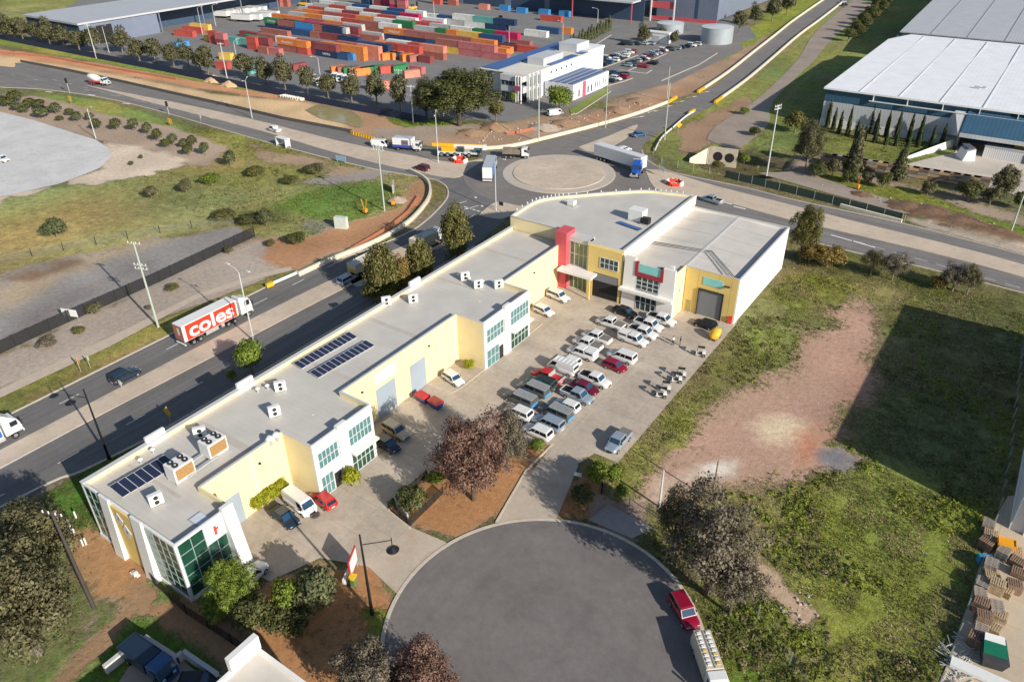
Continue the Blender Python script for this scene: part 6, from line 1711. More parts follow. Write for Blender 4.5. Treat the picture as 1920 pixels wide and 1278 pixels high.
p0, p1 = on_roof(220, 913, 8.3), on_roof(309, 862, 8.3)
LN = math.hypot(p1[0] - p0[0], p1[1] - p0[1]); n = 7
for k in range(n): f = k / (n - 1); pv(p0[0] + (p1[0] - p0[0]) * f + .4, p0[1] + (p1[1] - p0[1]) * f, 8.15, 1.45, LN / (n - 1) / 1.07)
for j, (a, b) in enumerate((((563, 686), (658, 632)), ((594, 703), (690, 648)))):
    a, b = on_roof(*a), on_roof(*b); n = 12
    for k in range(n): f = k / (n - 1); pv(a[0] + (b[0] - a[0]) * f, a[1] + (b[1] - a[1]) * f, 8.0, 1.05, .92)
# roof gear on the curved building and the white warehouse
for k, (u, v, s_, l) in enumerate(((1195, 412, 1.6, 'tall pale roof plant unit on the curved building'), (1210, 420, .9, 'small dark roof unit beside the tall one on the curved building'), (1072, 385, .8, 'small roof unit near the rim of the curved building'))):
    x, y = P(u, v, 9.9); t = thing('roof_plant', l, 'roof plant', (x, y, 9.9)); MB().box(-.9 * s_, .9 * s_, -.7 * s_, .7 * s_, .2, 1.4 * s_).build('casing', WPL if k != 1 else DARK, t)
    q = MB(); q.box(-.95 * s_, .95 * s_, -.75 * s_, -.6 * s_, 0, .2); q.box(-.95 * s_, .95 * s_, .6 * s_, .75 * s_, 0, .2); q.build('skid', GALV, t)
x, y = P(1180, 425, 9.9); t = thing('roof_rack', 'dark tilted panel rack lying on the curved building roof', 'rack', (x, y, 9.95), RAD(-10)); MB().box(-2.6, 2.6, -.5, .5, .1, .2).build('panel', PVP, t); q = MB(); q.box(-2.4, -2.2, -.4, .4, 0, .1); q.box(2.2, 2.4, -.4, .4, 0, .1); q.build('foot', GALV, t)
x, y = P(1262, 505, 8.9); t = thing('condenser', 'white condenser on the roof corner of the red framed office', 'air conditioner', (x, y - .3, 8.32)); MB().box(-.35, .35, -.3, .3, .1, 1.3).build('casing', WPL, t); MB().box(-.3, .3, -.25, .25, 0, .1).build('foot', GALV, t)
x, y = P(1248, 505, 8.4); t = thing('roof_hatch', 'dark flat hatch beside the condenser on the warehouse office roof', 'hatch', (x, y, 8.32)); MB().box(-.9, .9, -.35, .35, 0, .14).build('lid', CAPD, t)
for k, (u, v) in enumerate(((375, 974), )):
    x, y = on_roof(u, v); t = thing('skylight', 'flat pale skylight near the end parapet of the long building', 'skylight', (x, y, RZ0 - .02)); MB().box(-.9, .9, -.7, .7, 0, .16).build('dome', mat('skylight_pale', (.6, .66, .72), .2), t); q = MB(); slat_box(q, -1.0, 1.0, -.8, .8, 0, .1, .08); q.build('frame', GALV, t)


# ------------------------------------------------------------------ poles, lights, signs
LPM = mat('black_pole_paint', (.014, .014, .016), .45, .1, 2); GPL = mat('grey_green_pole', (.42, .46, .40), .75, .12, 1.5); STL = mat('pale_steel_pole', (.55, .56, .56), .5, .08, 1)
LENS = mat('lamp_lens', (.65, .66, .66), .2, .05)


def black_lamp(base, armpx, h_, label):
    x, y = P(*base); t = thing('street_lamp', label, 'street lamp', (x, y, 0))
    q = MB(); q.tube([(0, 0, 0), (0, 0, h_ * .32), (0, 0, h_)], [.19, .15, .085], 10); q.cyl((0, 0), .26, 0, .5, 10); q.build('pole', LPM, t)
    z = h_ - 1.4; a = Vector((*P(*armpx, z), 0)) - Vector((x, y, 0)); a = a.normalized() * 3.0
    q = MB(); q.tube([(0, 0, z), (a.x, a.y, z)], .05, 6); q.tube([(a.x, a.y, z + .35), (a.x, a.y, z - .9)], .05, 6); q.build('arm', LPM, t)
    q = MB(); q.cyl((a.x, a.y), .68, z - 1.35, z - .95, 16, r2=.12); q.build('lamp_shade', LPM, t)
    q = MB(); q.cyl((a.x, a.y), .4, z - 1.42, z - 1.36, 12); q.build('lens', LENS, t)


black_lamp((698, 1150), (735, 1012), 11.8, 'black street lamp with one arm leaning over the round court')
black_lamp((205, 860), (120, 738), 11.6, 'black street lamp on the verge beside the near solar panels')


def power_pole(base, top, label, arms=(.3, 2.6), mt=GPL, r_=.2, rot=20.):
    h_ = hgt(base, top); x, y = P(*base); t = thing('power_pole', label, 'power pole', (x, y, 0), RAD(rot))
    q = MB(); q.tube([(0, 0, 0), (0, 0, h_)], [r_, r_ * .6], 9); q.build('pole', mt, t)
    for a in arms:
        q = MB(); q.bar((-1.25, 0, h_ - a - .1), (1.25, 0, h_ - a - .1), .12, .14); c = q.build('crossarm', mt, t)
        for s in (-1.1, -.4, .4, 1.1): q = MB(); q.cyl((s, 0), .07, h_ - a + .04, h_ - a + .34, 7); q.build('insulator', WPL, c)
    return t, (x, y, h_)


_, A1 = power_pole((297, 613), (252, 453), 'tall pale green power pole standing on the verge above the truck', (.3, 4.2, 4.9), GPL, .22)
q = MB()
t_, A2 = power_pole((177, 1140), (97, 958), 'dark timber power pole leaning beside the grey trees at the lower left', (.4,), mat('dark_timber_pole', (.07, .06, .055), .85, .2, 2), .22, 20)
_, A3 = power_pole((1437, 330), (1458, 197), 'tall pale pole carrying tangled wires beside the culvert', (.2, .9), STL, .2, 70)
power_pole((181, 110), (166, 45), 'pale power pole at the left end of the blue fence', (.5,), STL, .2)
power_pole((427, 152), (412, 80), 'pale power pole among the yard trees by the sand heaps', (.5,), STL, .2)
_, A4 = power_pole((753, 212), (744, 130), 'grey power pole left of the huge dark tree', (.4,), GPL, .2)
power_pole((775, 230), (768, 160), 'pole with white crossarm close to the huge dark tree', (.4, 3.), STL, .18)
_, A5 = power_pole((1010, 265), (1012, 158), 'pale green pole on the rubble before the solar wing', (.4,), GPL, .2)
power_pole((1135, 240), (1136, 162), 'slim pale pole on the rubble between office lawn and road', (), GPL, .15)
power_pole((1246, 262), (1255, 155), 'pale green pole beside the right exit of the roundabout', (), GPL, .18)
power_pole((1250, 190), (1256, 125), 'pale pole at the car park corner near the road', (), GPL, .16)
_, A6 = power_pole((721, 395), (708, 275), 'tall pale green pole on the green patch left of the roundabout', (.2, .8), GPL, .2)
power_pole((1895, 435), (1922, 350), 'pale pole at the right edge by the rubble heap', (), GPL, .2)
power_pole((1236, 950), (1242, 880), 'white pole with dark box beside the lot gate', (), STL, .16)
power_pole((1334, 938), (1339, 862), 'thin dark timber post on the pink dirt', (), mat('brown_post', (.16, .12, .09), .85), .12)


def t_light(base, top, label, rot=0., two=True):
    h_ = hgt(base, top); x, y = P(*base); t = thing('street_light', label, 'street light', (x, y, 0), RAD(rot))
    q = MB(); q.tube([(0, 0, 0), (0, 0, h_ - .8)], [.14, .09], 8); q.build('pole', STL, t)
    for s in ((-1, 1) if two else (1,)):
        q = MB(); q.tube([(0, 0, h_ - .9), (s * .7, 0, h_ - .3), (s * 2.2, 0, h_)], .05, 6); q.build('arm', STL, t)
        q = MB(); q.box(s * 2.5 - .38, s * 2.5 + .38, -.14, .14, h_ - .04, h_ + .1); q.build('lamp_head', LENS, t)


t_light((476, 640), (455, 500), 'double armed street light on the median behind the white truck cab', 0)
t_light((473, 222), (462, 148), 'double armed street light on the upper road median', -55)
t_light((822, 306), (818, 212), 'double armed street light on the roundabout splitter island', -55)
t_light((930, 395), (929, 295), 'pale single street light on the splitter near the curved building', 0, False)
t_light((180, 260), (166, 198), 'single street light at the edge of the pale concrete yard', 0, False)
for k, (b_, tp) in enumerate((((205, 100), (198, 46)), ((380, 65), (372, 12)), ((405, 50), (400, 8)), ((443, 105), (440, 75)), ((955, 92), (957, 55)), ((815, 40), (815, 0)), ((1055, 85), (1055, 40)), ((1120, 55), (1118, 15)), ((600, 140), (593, 105)))):
    t_light(b_, tp, f'slim yard floodlight mast, {ORD[k]} in the container yard', 30 * k, False)

# wires
WIRE = mat('wire_dark', (.04, .04, .045), .6, .05)


def wire(a, b, sag, off=(0, 0)):
    pts = []
    for k in range(13):
        f = k / 12; pts.append((a[0] + (b[0] - a[0]) * f + off[0], a[1] + (b[1] - a[1]) * f + off[1], a[2] + (b[2] - a[2]) * f - sag * 4 * f * (1 - f)))
    return MB().tube(pts, .022, 4).build('wire', WIRE)


for k, (a, b) in enumerate(((A5, A4), (A3, (-70, 330, 15)))):
    for s in (-.8, .8): tag(wire((a[0] + s * .3, a[1] + s, a[2] - .2), (b[0] + s * .3, b[1] + s, b[2] - .3), 1.2), ('overhead wire from the office rubble pole to the dark tree pole', 'overhead wire running away above the drain track')[k], 'wire', 'overhead wires')
# road signs
def sign(base, top, label, shape, col, rot, w_=1.1, h2=1.1, kind='board', txt=None):
    h_ = hgt(base, top); x, y = P(*base); t = thing('road_sign', label, 'sign', (x, y, 0), RAD(rot))
    q = MB(); q.tube([(0, 0, 0), (0, 0, h_)], .05, 6); q.build('post', GALV, t)
    q = MB()
    if shape == 'diamond': c = [(0, -w_ / 1.4), (w_ / 1.4, 0), (0, w_ / 1.4), (-w_ / 1.4, 0)]
    else: c = [(-w_ / 2, -h2 / 2), (w_ / 2, -h2 / 2), (w_ / 2, h2 / 2), (-w_ / 2, h2 / 2)]
    z0 = h_ - (w_ / 1.4 if shape == 'diamond' else h2 / 2)
    a = [(u_, -.09, z0 + v_) for u_, v_ in c]; b_ = [(u_, -.05, z0 + v_) for u_, v_ in c]
    q.add(a + b_, [(0, 1, 2, 3), (7, 6, 5, 4), (0, 4, 5, 1), (1, 5, 6, 2), (2, 6, 7, 3), (3, 7, 4, 0)]); q.build(kind, col, t)
    return t


YS = mat('sign_yellow', (.75, .42, .02), .5, .05); WS = mat('sign_white', (.75, .75, .74), .5, .04)
sign((320, 790), (310, 762), 'yellow diamond warning sign on the shaded verge', 'diamond', YS, 0, 1.3)
sign((152, 697), (145, 668), 'yellow diamond warning sign on the sunny verge', 'diamond', YS, 180, 1.0)
sign((170, 690), (167, 666), 'small white sign post beside the yellow warning sign', 'board', WS, 180, .6, .8)
sign((229, 728), (227, 712), 'short white keep left sign on the concrete median', 'board', WS, 0, .7, .9)
sign((134, 196), (130, 180), 'yellow warning board below the upper road', 'board', YS, 180, 2.0, 1.6)
sign((320, 236), (318, 222), 'second yellow warning board further along below the upper road', 'board', YS, 180, 2.0, 1.6)
sign((1272, 247), (1268, 228), 'orange round works sign by the right exit barrier', 'diamond', YS, 40, 1.3)
sign((377, 228), (376, 216), 'small white sign on a post by the upper road', 'board', WS, 180, .8, .8)
sign((940, 395), (940, 378), 'pair of dark chevrons sign on the splitter island', 'board', BLK, 0, 1.2, .9)
sign((1240, 330), (1241, 312), 'large white chevron board past the long trailer', 'board', WS, -35, 3.0, 1.1)
for k, (u, v, tx, ty) in enumerate(((131, 175, 129, 146), (317, 215, 313, 190))):
    h_ = hgt((u, v), (tx, ty)); x, y = P(u, v); t = thing('traffic_signal', ('dark traffic signal left on the upper road', 'dark traffic signal right on the upper road')[k], 'traffic light', (x, y, 0), RAD(20))
    q = MB(); q.tube([(0, 0, 0), (0, 0, h_)], .08, 8); q.build('post', STL, t); MB().box(-.35, .35, -.25, .1, h_ - 1.6, h_).build('lamp_housing', BLK, t)
# site hoarding sign, bin and letter box at the drive
x, y = P(665, 1075); t = thing('notice_board', 'white notice board with red border beside the drive and lamp', 'sign', (x, y, 0), RAD(118))
MB().box(-1.35, 1.35, -.06, .06, .7, 3.2).build('board_back', PRED, t)
for s in (-1, 1): MB().box(s * 1.1 - .06, s * 1.1 + .06, -.06, .06, 0, .7).build('post', GALV, t)
for s in (-1, 1): MB().box(-1.05, 1.2, s * .075 - .012, s * .075 + .012, .95, 2.9).build('face', WS, t)
x, y = P(663, 1096); t = thing('wheelie_bin', 'green bin with yellow lid below the notice board', 'bin', (x, y, 0), RAD(20)); q = MB(); q.ring([[(-.26, -.3, .08), (.26, -.3, .08), (.26, .3, .08), (-.26, .3, .08)], [(-.34, -.4, 1.25), (.34, -.4, 1.25), (.34, .4, 1.25), (-.34, .4, 1.25)]], smooth=False); q.build('bin_body', mat('bin_green', (.10, .22, .09), .6), t); MB().box(-.38, .38, -.46, .46, 1.25, 1.36).build('lid', mat('lid_yellow', (.85, .55, .02), .5), t); wheels_at(t, (-.3,), .34, .12, .08, 8)
x, y = P(652, 1087); t = thing('letter_box', 'long low white letter box bank beside the notice board', 'letter box', (x, y, 0), RAD(115)); MB().box(-.9, .9, -.22, .22, .35, 1.0).build('box', WS, t); q = MB(); q.box(-.7, -.6, -.1, .1, 0, .35); q.box(.6, .7, -.1, .1, 0, .35); q.build('leg', GALV, t)
x, y = P(752, 960); t = thing('estate_sign', 'grey estate sign panel in the garden bed corner', 'sign', (x, y, 0), RAD(-20)); MB().box(-1.9, 1.9, -.12, .12, .2, 1.25).build('panel', mat('sign_grey', (.5, .5, .52), .6), t); q = MB(); q.box(-1.7, -1.5, -.1, .1, 0, .2); q.box(1.5, 1.7, -.1, .1, 0, .2); q.build('post', GALV, t)
x, y = P(784, 957); t = thing('estate_sign', 'small pale green sign at the dark garden hedge', 'sign', (x, y, 0), RAD(30)); MB().box(-.5, .5, -.04, .04, .6, 1.3).build('panel', mat('sign_pale_green', (.55, .7, .6), .6), t); MB().box(-.05, .05, -.04, .04, 0, .6).build('post', GALV, t)
x, y = P(1083, 900); t = thing('estate_sign', 'small white sign at the drive entrance shrub bed', 'sign', (x, y, 0), RAD(10)); MB().box(-.5, .5, -.05, .05, .7, 1.3).build('panel', WS, t); MB().box(-.05, .05, -.04, .04, 0, .7).build('post', BLK, t)

# ------------------------------------------------------------------ fences, barriers and walls
MESHG = mat('mesh_grey', (.30, .33, .31), .6, .1, 2)


def fence(name, label, pts, h_, m, post=2.8, solid=True, pm=BLK, px=True, kind='panel', wd=.06, gap=0, cat='fence', rails=0):
    q = PP(pts) if px else pts
    t = thing(name, label, cat, (q[0][0], q[0][1], 0), abs=True)
    pb = MB(); fb = MB(); L_ = 0
    for a, b in zip(q, q[1:]):
        if solid:
            ln = math.hypot(b[0] - a[0], b[1] - a[1]); fb.bar((a[0], a[1], gap), (b[0], b[1], gap), wd, h_ - gap)
        n = max(1, int(math.hypot(b[0] - a[0], b[1] - a[1]) / post))
        for k in range(n + (b is q[-1])):
            f = k / n; x = a[0] + (b[0] - a[0]) * f; y = a[1] + (b[1] - a[1]) * f; pb.box(x - .06, x + .06, y - .06, y + .06, 0, h_ + .12)
        for r_ in range(rails):
            z = h_ * (r_ + 1) / rails; fb.bar((a[0], a[1], z - .06), (b[0], b[1], z - .06), .05, .05)
    if fb.v: fb.build(kind, m, t)
    pb.build('post', pm, t)
    return t


def see_through(name, col, alpha):
    m = mat(name, col, .7, .05); b = m.node_tree.nodes['Principled BSDF']; b.inputs['Alpha'].default_value = alpha; return m


NETB = see_through('blue_shade_cloth', (.02, .03, .075), .93); NETK = see_through('black_mesh', (.03, .028, .026), .5); NETG = see_through('chain_mesh', (.26, .29, .26), .07); NETD = see_through('green_shade_cloth', (.045, .075, .06), .9)
fence('fence', 'dark blue screened fence in front of the row of yard trees', [(-60, 62), (0, 74), (150, 104), (300, 133), (430, 160), (560, 186), (640, 203), (722, 218), (800, 232)], 2.3, NETB, 3.5)
fence('fence', 'black mesh fence on a kerb beside the grey hardstand', [(0, 663), (60, 635), (130, 603), (300, 528), (478, 443)], 2.2, NETK, 2.6)
fence('fence', 'thin black wire fence between dry field and grey hardstand', [(0, 492), (120, 470), (240, 448), (360, 428), (440, 420)], 1.8, NETG, 5, True)
fence('barrier_wall', 'low dark timber faced barrier between upper road and sand', [(40, 117), (120, 132), (220, 153), (330, 178), (420, 198), (530, 224), (660, 249)], .95, mat('dark_barrier_face', (.10, .095, .09), .85, .15, 2), 6, True, CAPD, wd=.4, cat='barrier')
q_ = smooth(PP([(560, 518), (605, 497), (640, 482), (690, 462), (730, 442), (765, 420), (790, 395), (805, 372), (806, 350), (795, 336), (768, 322)]), 4)
t = thing('barrier_wall', 'curving pale concrete barrier left of the main road near the roundabout', 'barrier', (*q_[0], 0), abs=True); ribbon(q_, .5, 0, .95, MB()).build('wall', mat('barrier_concrete', (.66, .60, .48), .8, .08, .8, space='w'), t); ribbon(q_, .62, .0, .25, MB()).build('plinth', CONCK, t)
a, b = P(500, 541), P(560, 515); t = thing('guard_rail', 'white steel guard rail with yellow end at the start of the concrete barrier', 'barrier', (*a, 0), abs=True); MB().bar((*a, .35), (*b, .35), .3, .5).build('rail', WPL, t); c = P(513, 536); MB().bar((*a, .2), (*c, .2), .65, .8).build('end_terminal', YS, t)
q_ = smooth(PP([(845, 283), (905, 281), (960, 276), (1020, 262), (1080, 247), (1140, 231), (1200, 213), (1256, 192)]), 4)
t = thing('barrier_wall', 'long pale concrete barrier along the rubble side of the upper right road', 'barrier', (*q_[0], 0), abs=True); ribbon(q_, .5, 0, .95, MB()).build('wall', _mats['barrier_concrete'], t); a, b = P(1253, 194), P(1268, 185); MB().bar((*a, .1), (*b, .1), .7, .9).build('end_terminal', YS, t)
q_ = smooth(PP([(1313, 172), (1365, 137), (1413, 99), (1455, 66), (1493, 36), (1557, -8)]), 4)
t = thing('barrier_wall', 'pale concrete barrier climbing the left side of the far road', 'barrier', (*q_[0], 0), abs=True); ribbon(q_, .5, 0, .95, MB()).build('wall', _mats['barrier_concrete'], t); a, b = P(1308, 175), P(1320, 168); MB().bar((*a, .1), (*b, .1), .7, .9).build('end_terminal', YS, t)
q_ = smooth(PP([(1342, 193), (1395, 155), (1437, 120), (1497, 68), (1535, 40), (1580, 5)]), 4)
t = thing('barrier_wall', 'pale concrete barrier on the right side of the far road', 'barrier', (*q_[0], 0), abs=True); ribbon(q_, .5, 0, .95, MB()).build('wall', _mats['barrier_concrete'], t); a, b = P(1340, 195), P(1353, 186); MB().bar((*a, .1), (*b, .1), .7, .9).build('end_terminal', YS, t)
q_ = smooth(PP([(1228, 285), (1240, 262), (1262, 242), (1285, 222), (1300, 213)]), 4)
t = thing('guard_rail', 'white guard rail round the right exit of the roundabout', 'barrier', (*q_[0], 0), abs=True); ribbon(q_, .25, .35, .8, MB()).build('rail', WPL, t); a, b = P(1291, 216), P(1302, 210); MB().bar((*a, .2), (*b, .2), .6, .8).build('end_terminal', YS, t)
fence('fence', 'dark green screened site fence along the right hand road', [(1360, 333), (1460, 357), (1560, 382), (1690, 415)], 1.9, NETD, 3.4, True, GALV)
fence('fence', 'bare mesh site fence round the culvert corner', [(1225, 290), (1240, 305), (1270, 315), (1360, 333)], 1.8, NETG, 3.4, True, GALV)
fence('fence', 'bare mesh site fence further right along the rubble', [(1695, 416), (1780, 437), (1920, 478)], 1.5, NETG, 4, True, GALV)
for k, (a, b) in enumerate((((1575, 388), (1690, 418)), )):
    a, b = P(*a), P(*b); t = thing('barrier_wall', 'concrete blocks at the foot of the right hand site fence', 'barrier', (*a, 0), abs=True); MB().bar((*a, 0), (*b, 0), .6, .8).build('block', _mats['barrier_concrete'], t)
fence('fence', 'grey mesh fence between vacant lot and pallet yard', [(1742, 1330), (1795, 1192), (1838, 1060), (1872, 955), (1890, 860), (1908, 700), (1930, 560)], 1.9, NETG, 3, True, MESHG)
fence('fence', 'wire mesh fence from the court kerb trees to the bottom edge', [(1390, 1080), (1420, 1160), (1480, 1245), (1530, 1330)], 1.8, NETG, 3, True, MESHG)
fence('fence', 'tall mesh gate fence across the old crossover of the lot', [(1128, 925), (1180, 950), (1236, 972), (1262, 985)], 1.9, NETG, 2.2, True, MESHG)
fence('fence', 'short mesh fence return by the bright bush', [(1128, 925), (1140, 900), (1150, 890)], 2.0, NETG, 1.5, True, MESHG)
fence('fence', 'thin black fence along the low end garden and path', [(290, 1095), (350, 1150), (480, 1235), (560, 1290)], 1.5, NETK, 3)
fence('garden_fence', 'black slatted fence round the reddish tree bed', [(768, 986), (728, 953), (762, 925), (800, 893)], 1.1, NETK, 1.6)
fence('garden_fence', 'black slatted fence on the court side of the reddish tree bed', [(770, 984), (800, 955), (830, 925)], 1.1, NETK, 1.6)
for k, (a, b, h_, l) in enumerate((((1688, 302), (1786, 277), 2.2, 'white dock wing wall leading to the loading bay'),)):
    a, b = P(*a), P(*b); t = thing('dock_wall', l, 'wall', (*a, 0), abs=True); MB().add([(*a, 0), (*b, 0), (b[0], b[1] + .3, 0), (a[0], a[1] + .3, 0), (*a, .6), (*b, 2.6), (b[0], b[1] + .3, 2.6), (a[0], a[1] + .3, .6)], [(3, 2, 1, 0), (4, 5, 6, 7), (0, 1, 5, 4), (1, 2, 6, 5), (2, 3, 7, 6), (3, 0, 4, 7)]).build('wall', WHT, t)
x, y = P(1812, 300); t = thing('dock_ramp', 'white curved dock buffer with dark cap in the loading yard', 'ramp', (x, y, 0), RAD(30)); q = MB(); q.ring([[(-1.6, y_, 0), (1.6, y_, 0), (1.1, y_, 3.2), (-.9, y_, 2.6)] for y_ in (-1.2, 3.2)], smooth=False); q.build('body', WHT, t); MB().box(-.8, 1.0, -.8, 3, 3.25, 3.5).build('cap', CAPD, t)
x, y = P(1886, 300); t = thing('container_office', 'white corrugated container office in the loading yard', 'container', (x, y, 0), RAD(-4)); q = MB(); q.box(-5.5, 5.5, -1.3, 1.3, .1, 3.0); q.build('body', ribbed('white_corrugated', (.74, .74, .75), 'X', .5, .25), t); MB().box(-5.6, 5.6, -1.4, 1.4, 3.0, 3.12).build('roof', GROOF, t); MB().box(3.6, 4.5, -1.34, -1.3, .15, 2.3).build('door', CAPD, t)
# culvert
x, y = P(1360, 298); a = P(1330, 290, 1); b = P(1382, 297, 1)
t = thing('culvert', 'concrete culvert head wall with two round pipes', 'culvert', (a[0], a[1], 0), abs=True)
d_ = Vector((b[0] - a[0], b[1] - a[1], 0)).normalized(); nn = Vector((-d_.y, d_.x, 0)); L_ = math.hypot(b[0] - a[0], b[1] - a[1])
CW = mat('culvert_concrete', (.55, .48, .37), .85, .15, .8, space='w')
MB().bar((*a, -1.6), (*b, -1.6), .5, 4.9).build('head_wall', CW, t)
for f in (.32, .74):
    c = Vector((a[0], a[1], 0)) + d_ * L_ * f - nn * .27; r_ = 1.25
    R2 = [[tuple(c + d_ * r_ * math.cos(2 * PI * k / 24) + Vector((0, 0, .9 + r_ * math.sin(2 * PI * k / 24))) - nn * o_) for k in range(24)] for o_ in (0, .03)]
    MB().ring(R2).build('pipe_mouth', DARK, t)
a0 = P(1293, 300, .5); q = MB(); q.add([(a0[0], a0[1], -.5), (a[0], a[1], -1.6), (a[0], a[1] + .4, -1.6), (a0[0], a0[1] + .4, -.5), (a0[0], a0[1], 1.0), (a[0], a[1], 3.2), (a[0], a[1] + .4, 3.2), (a0[0], a0[1] + .4, 1.0)], [(3, 2, 1, 0), (4, 5, 6, 7), (0, 1, 5, 4), (1, 2, 6, 5), (2, 3, 7, 6), (3, 0, 4, 7)]); q.build('wing_wall', mat('culvert_wing', (.66, .60, .48), .85, .1, .8, space='w'), t)
# bus shelter
x, y = P(532, 275); t = thing('bus_shelter', 'white bus shelter with flat roof below the upper road', 'bus shelter', (x, y, 0), RAD(-3))
MB().box(-2.2, 2.2, -.9, .9, 2.5, 2.65).build('roof', WPL, t); MB().box(-2.0, 2.0, .7, .76, .3, 2.4).build('back_panel', mat('shelter_panel', (.55, .57, .62), .4), t)
for s in (-1, 1): MB().box(s * 2.0 - .04, s * 2.0 + .04, -.7, .7, .4, 2.3).build('side_panel', mat('shelter_panel', (.55, .57, .62), .4), t)
for s in (-1, 1):
    for r_ in (-1, 1): MB().box(s * 2.05 - .07, s * 2.05 + .07, r_ * .8 - .07, r_ * .8 + .07, 0, 2.5).build('post', WPL, t)
MB().box(-1.5, 1.5, .2, .6, .42, .5).build('bench', GALV, t)
# red and white water barriers, pipes, small works things
def barrier_set(cx, cy, n, label0, z=0):
    for k in range(n):
        an = RAD(360 / n * k); x, y = cx + 1.9 * math.cos(an), cy + 1.5 * math.sin(an)
        t = thing('water_barrier', f'{label0}, {ORD[k]} of the ring', 'barrier', (x, y, z), an + PI / 2, label0)
        q = MB(); q.ring([[(x_, y_, 0) for x_, y_ in ((-.9, -.3), (.9, -.3), (.9, .3), (-.9, .3))], [(x_, y_, .3) for x_, y_ in ((-.9, -.26), (.9, -.26), (.9, .26), (-.9, .26))], [(x_, y_, 1.0) for x_, y_ in ((-.85, -.12), (.85, -.12), (.85, .12), (-.85, .12))]], smooth=False); q.build('shell', mat('barrier_red', (.62, .05, .02), .5) if k % 3 else WPL, t)
        MB().box(-.3, .3, -.13, .13, 1.0, 1.06).build('cap', WPL, t)


barrier_set(*P(862, 303), 6, 'red and white water barrier on the splitter island'); barrier_set(*P(1264, 346), 6, 'red water barrier on the right hand median')
PWH = mat('concrete_pipe', (.70, .68, .62), .8, .08, 1)
for k in range(9):
    a = P(531 + 4.6 * k, 182 + .8 * k); t = thing('concrete_pipe', f'white concrete pipe, {ORD[k]} from the left on the sand', 'pipe', (*a, 0), RAD(70), 'white concrete pipes stacked on the sand'); q = MB(); R2 = [[(x_, r_ * math.cos(k2 * PI / 8), .45 + r_ * math.sin(k2 * PI / 8)) for k2 in range(16)] for x_, r_ in ((-1.2, .34), (-1.2, .45), (1.2, .45), (1.2, .34))]; q.ring(R2, cap=False); q.build('pipe_shell', PWH, t); 
for k, (u, v, c, l) in enumerate(((115, 83, PRED, 'red sign board on the fence among the yard trees'),)): pass
YB = mat('water_barrier_yellow', (.80, .46, .04), .5)
for k in range(9):
    a = P(661 + 4.8 * k, 252 + 1.3 * k); t = thing('water_barrier', f'yellow water barrier, {ORD[k]} from the left behind the delivery van', 'barrier', (*a, 0), RAD(-12), 'yellow water barriers by the upper road'); MB().box(-.85, .85, -.25, .25, 0, .5).build('shell', YB, t); MB().box(-.8, .8, -.14, .14, .5, 1.0).build('crest', YB, t)
# excavators / works spots
for k, (u, v, l) in enumerate(((882, 178 + 60, 'orange'),)): pass
t = thing('sign_panel', 'blue and white information panel by the field edge', 'sign', (*P(640, 305), 0), RAD(10)); MB().box(-1.6, 1.6, -.06, .06, .5, 1.9).build('panel', mat('panel_blue', (.25, .38, .5), .5), t); q = MB(); q.box(-1.3, -1.2, -.05, .05, 0, .5); q.box(1.2, 1.3, -.05, .05, 0, .5); q.build('post', GALV, t)
t = thing('utility_cabinet', 'pale green utility cabinet beside the green patch', 'cabinet', (*P(641, 427), 0), RAD(20)); MB().box(-1.4, 1.4, -.6, .6, .1, 2.6).build('cabinet', mat('cabinet_pale', (.55, .62, .56), .6), t); MB().box(-1.5, 1.5, -.7, .7, 0, .1).build('plinth', CONCK, t)
t = thing('site_board', 'white board on the black mesh fence', 'sign', (*P(136, 600), 0), RAD(20)); 
MB().box(-1.6, 1.6, -.16, -.1, .9, 2.3).build('board', WS, t); q = MB(); q.box(-1.4, -1.3, -.1, -.02, 0, .9); q.box(1.3, 1.4, -.1, -.02, 0, .9); q.build('post', GALV, t)
t = thing('drain_portal', 'concrete drain portal with dark mouth at the green patch', 'drain', (*P(738, 358), 0), RAD(-50)); MB().box(-1.8, 1.8, -.2, .2, 0, 2.2).build('head_wall', mat('portal_grey', (.4, .4, .38), .85), t); MB().box(-1.1, 1.1, -.26, -.2, 0, 1.6).build('mouth', DARK, t)
# ------------------------------------------------------------------ trees and plants
def soft_normals(me, nv):
    nv = nv / np.maximum(np.linalg.norm(nv, axis=1), 1e-6)[:, None]
    a = me.attributes.new('custom_normal', 'FLOAT_VECTOR', 'POINT'); a.data.foreach_set('vector', nv.astype(np.float32).ravel())


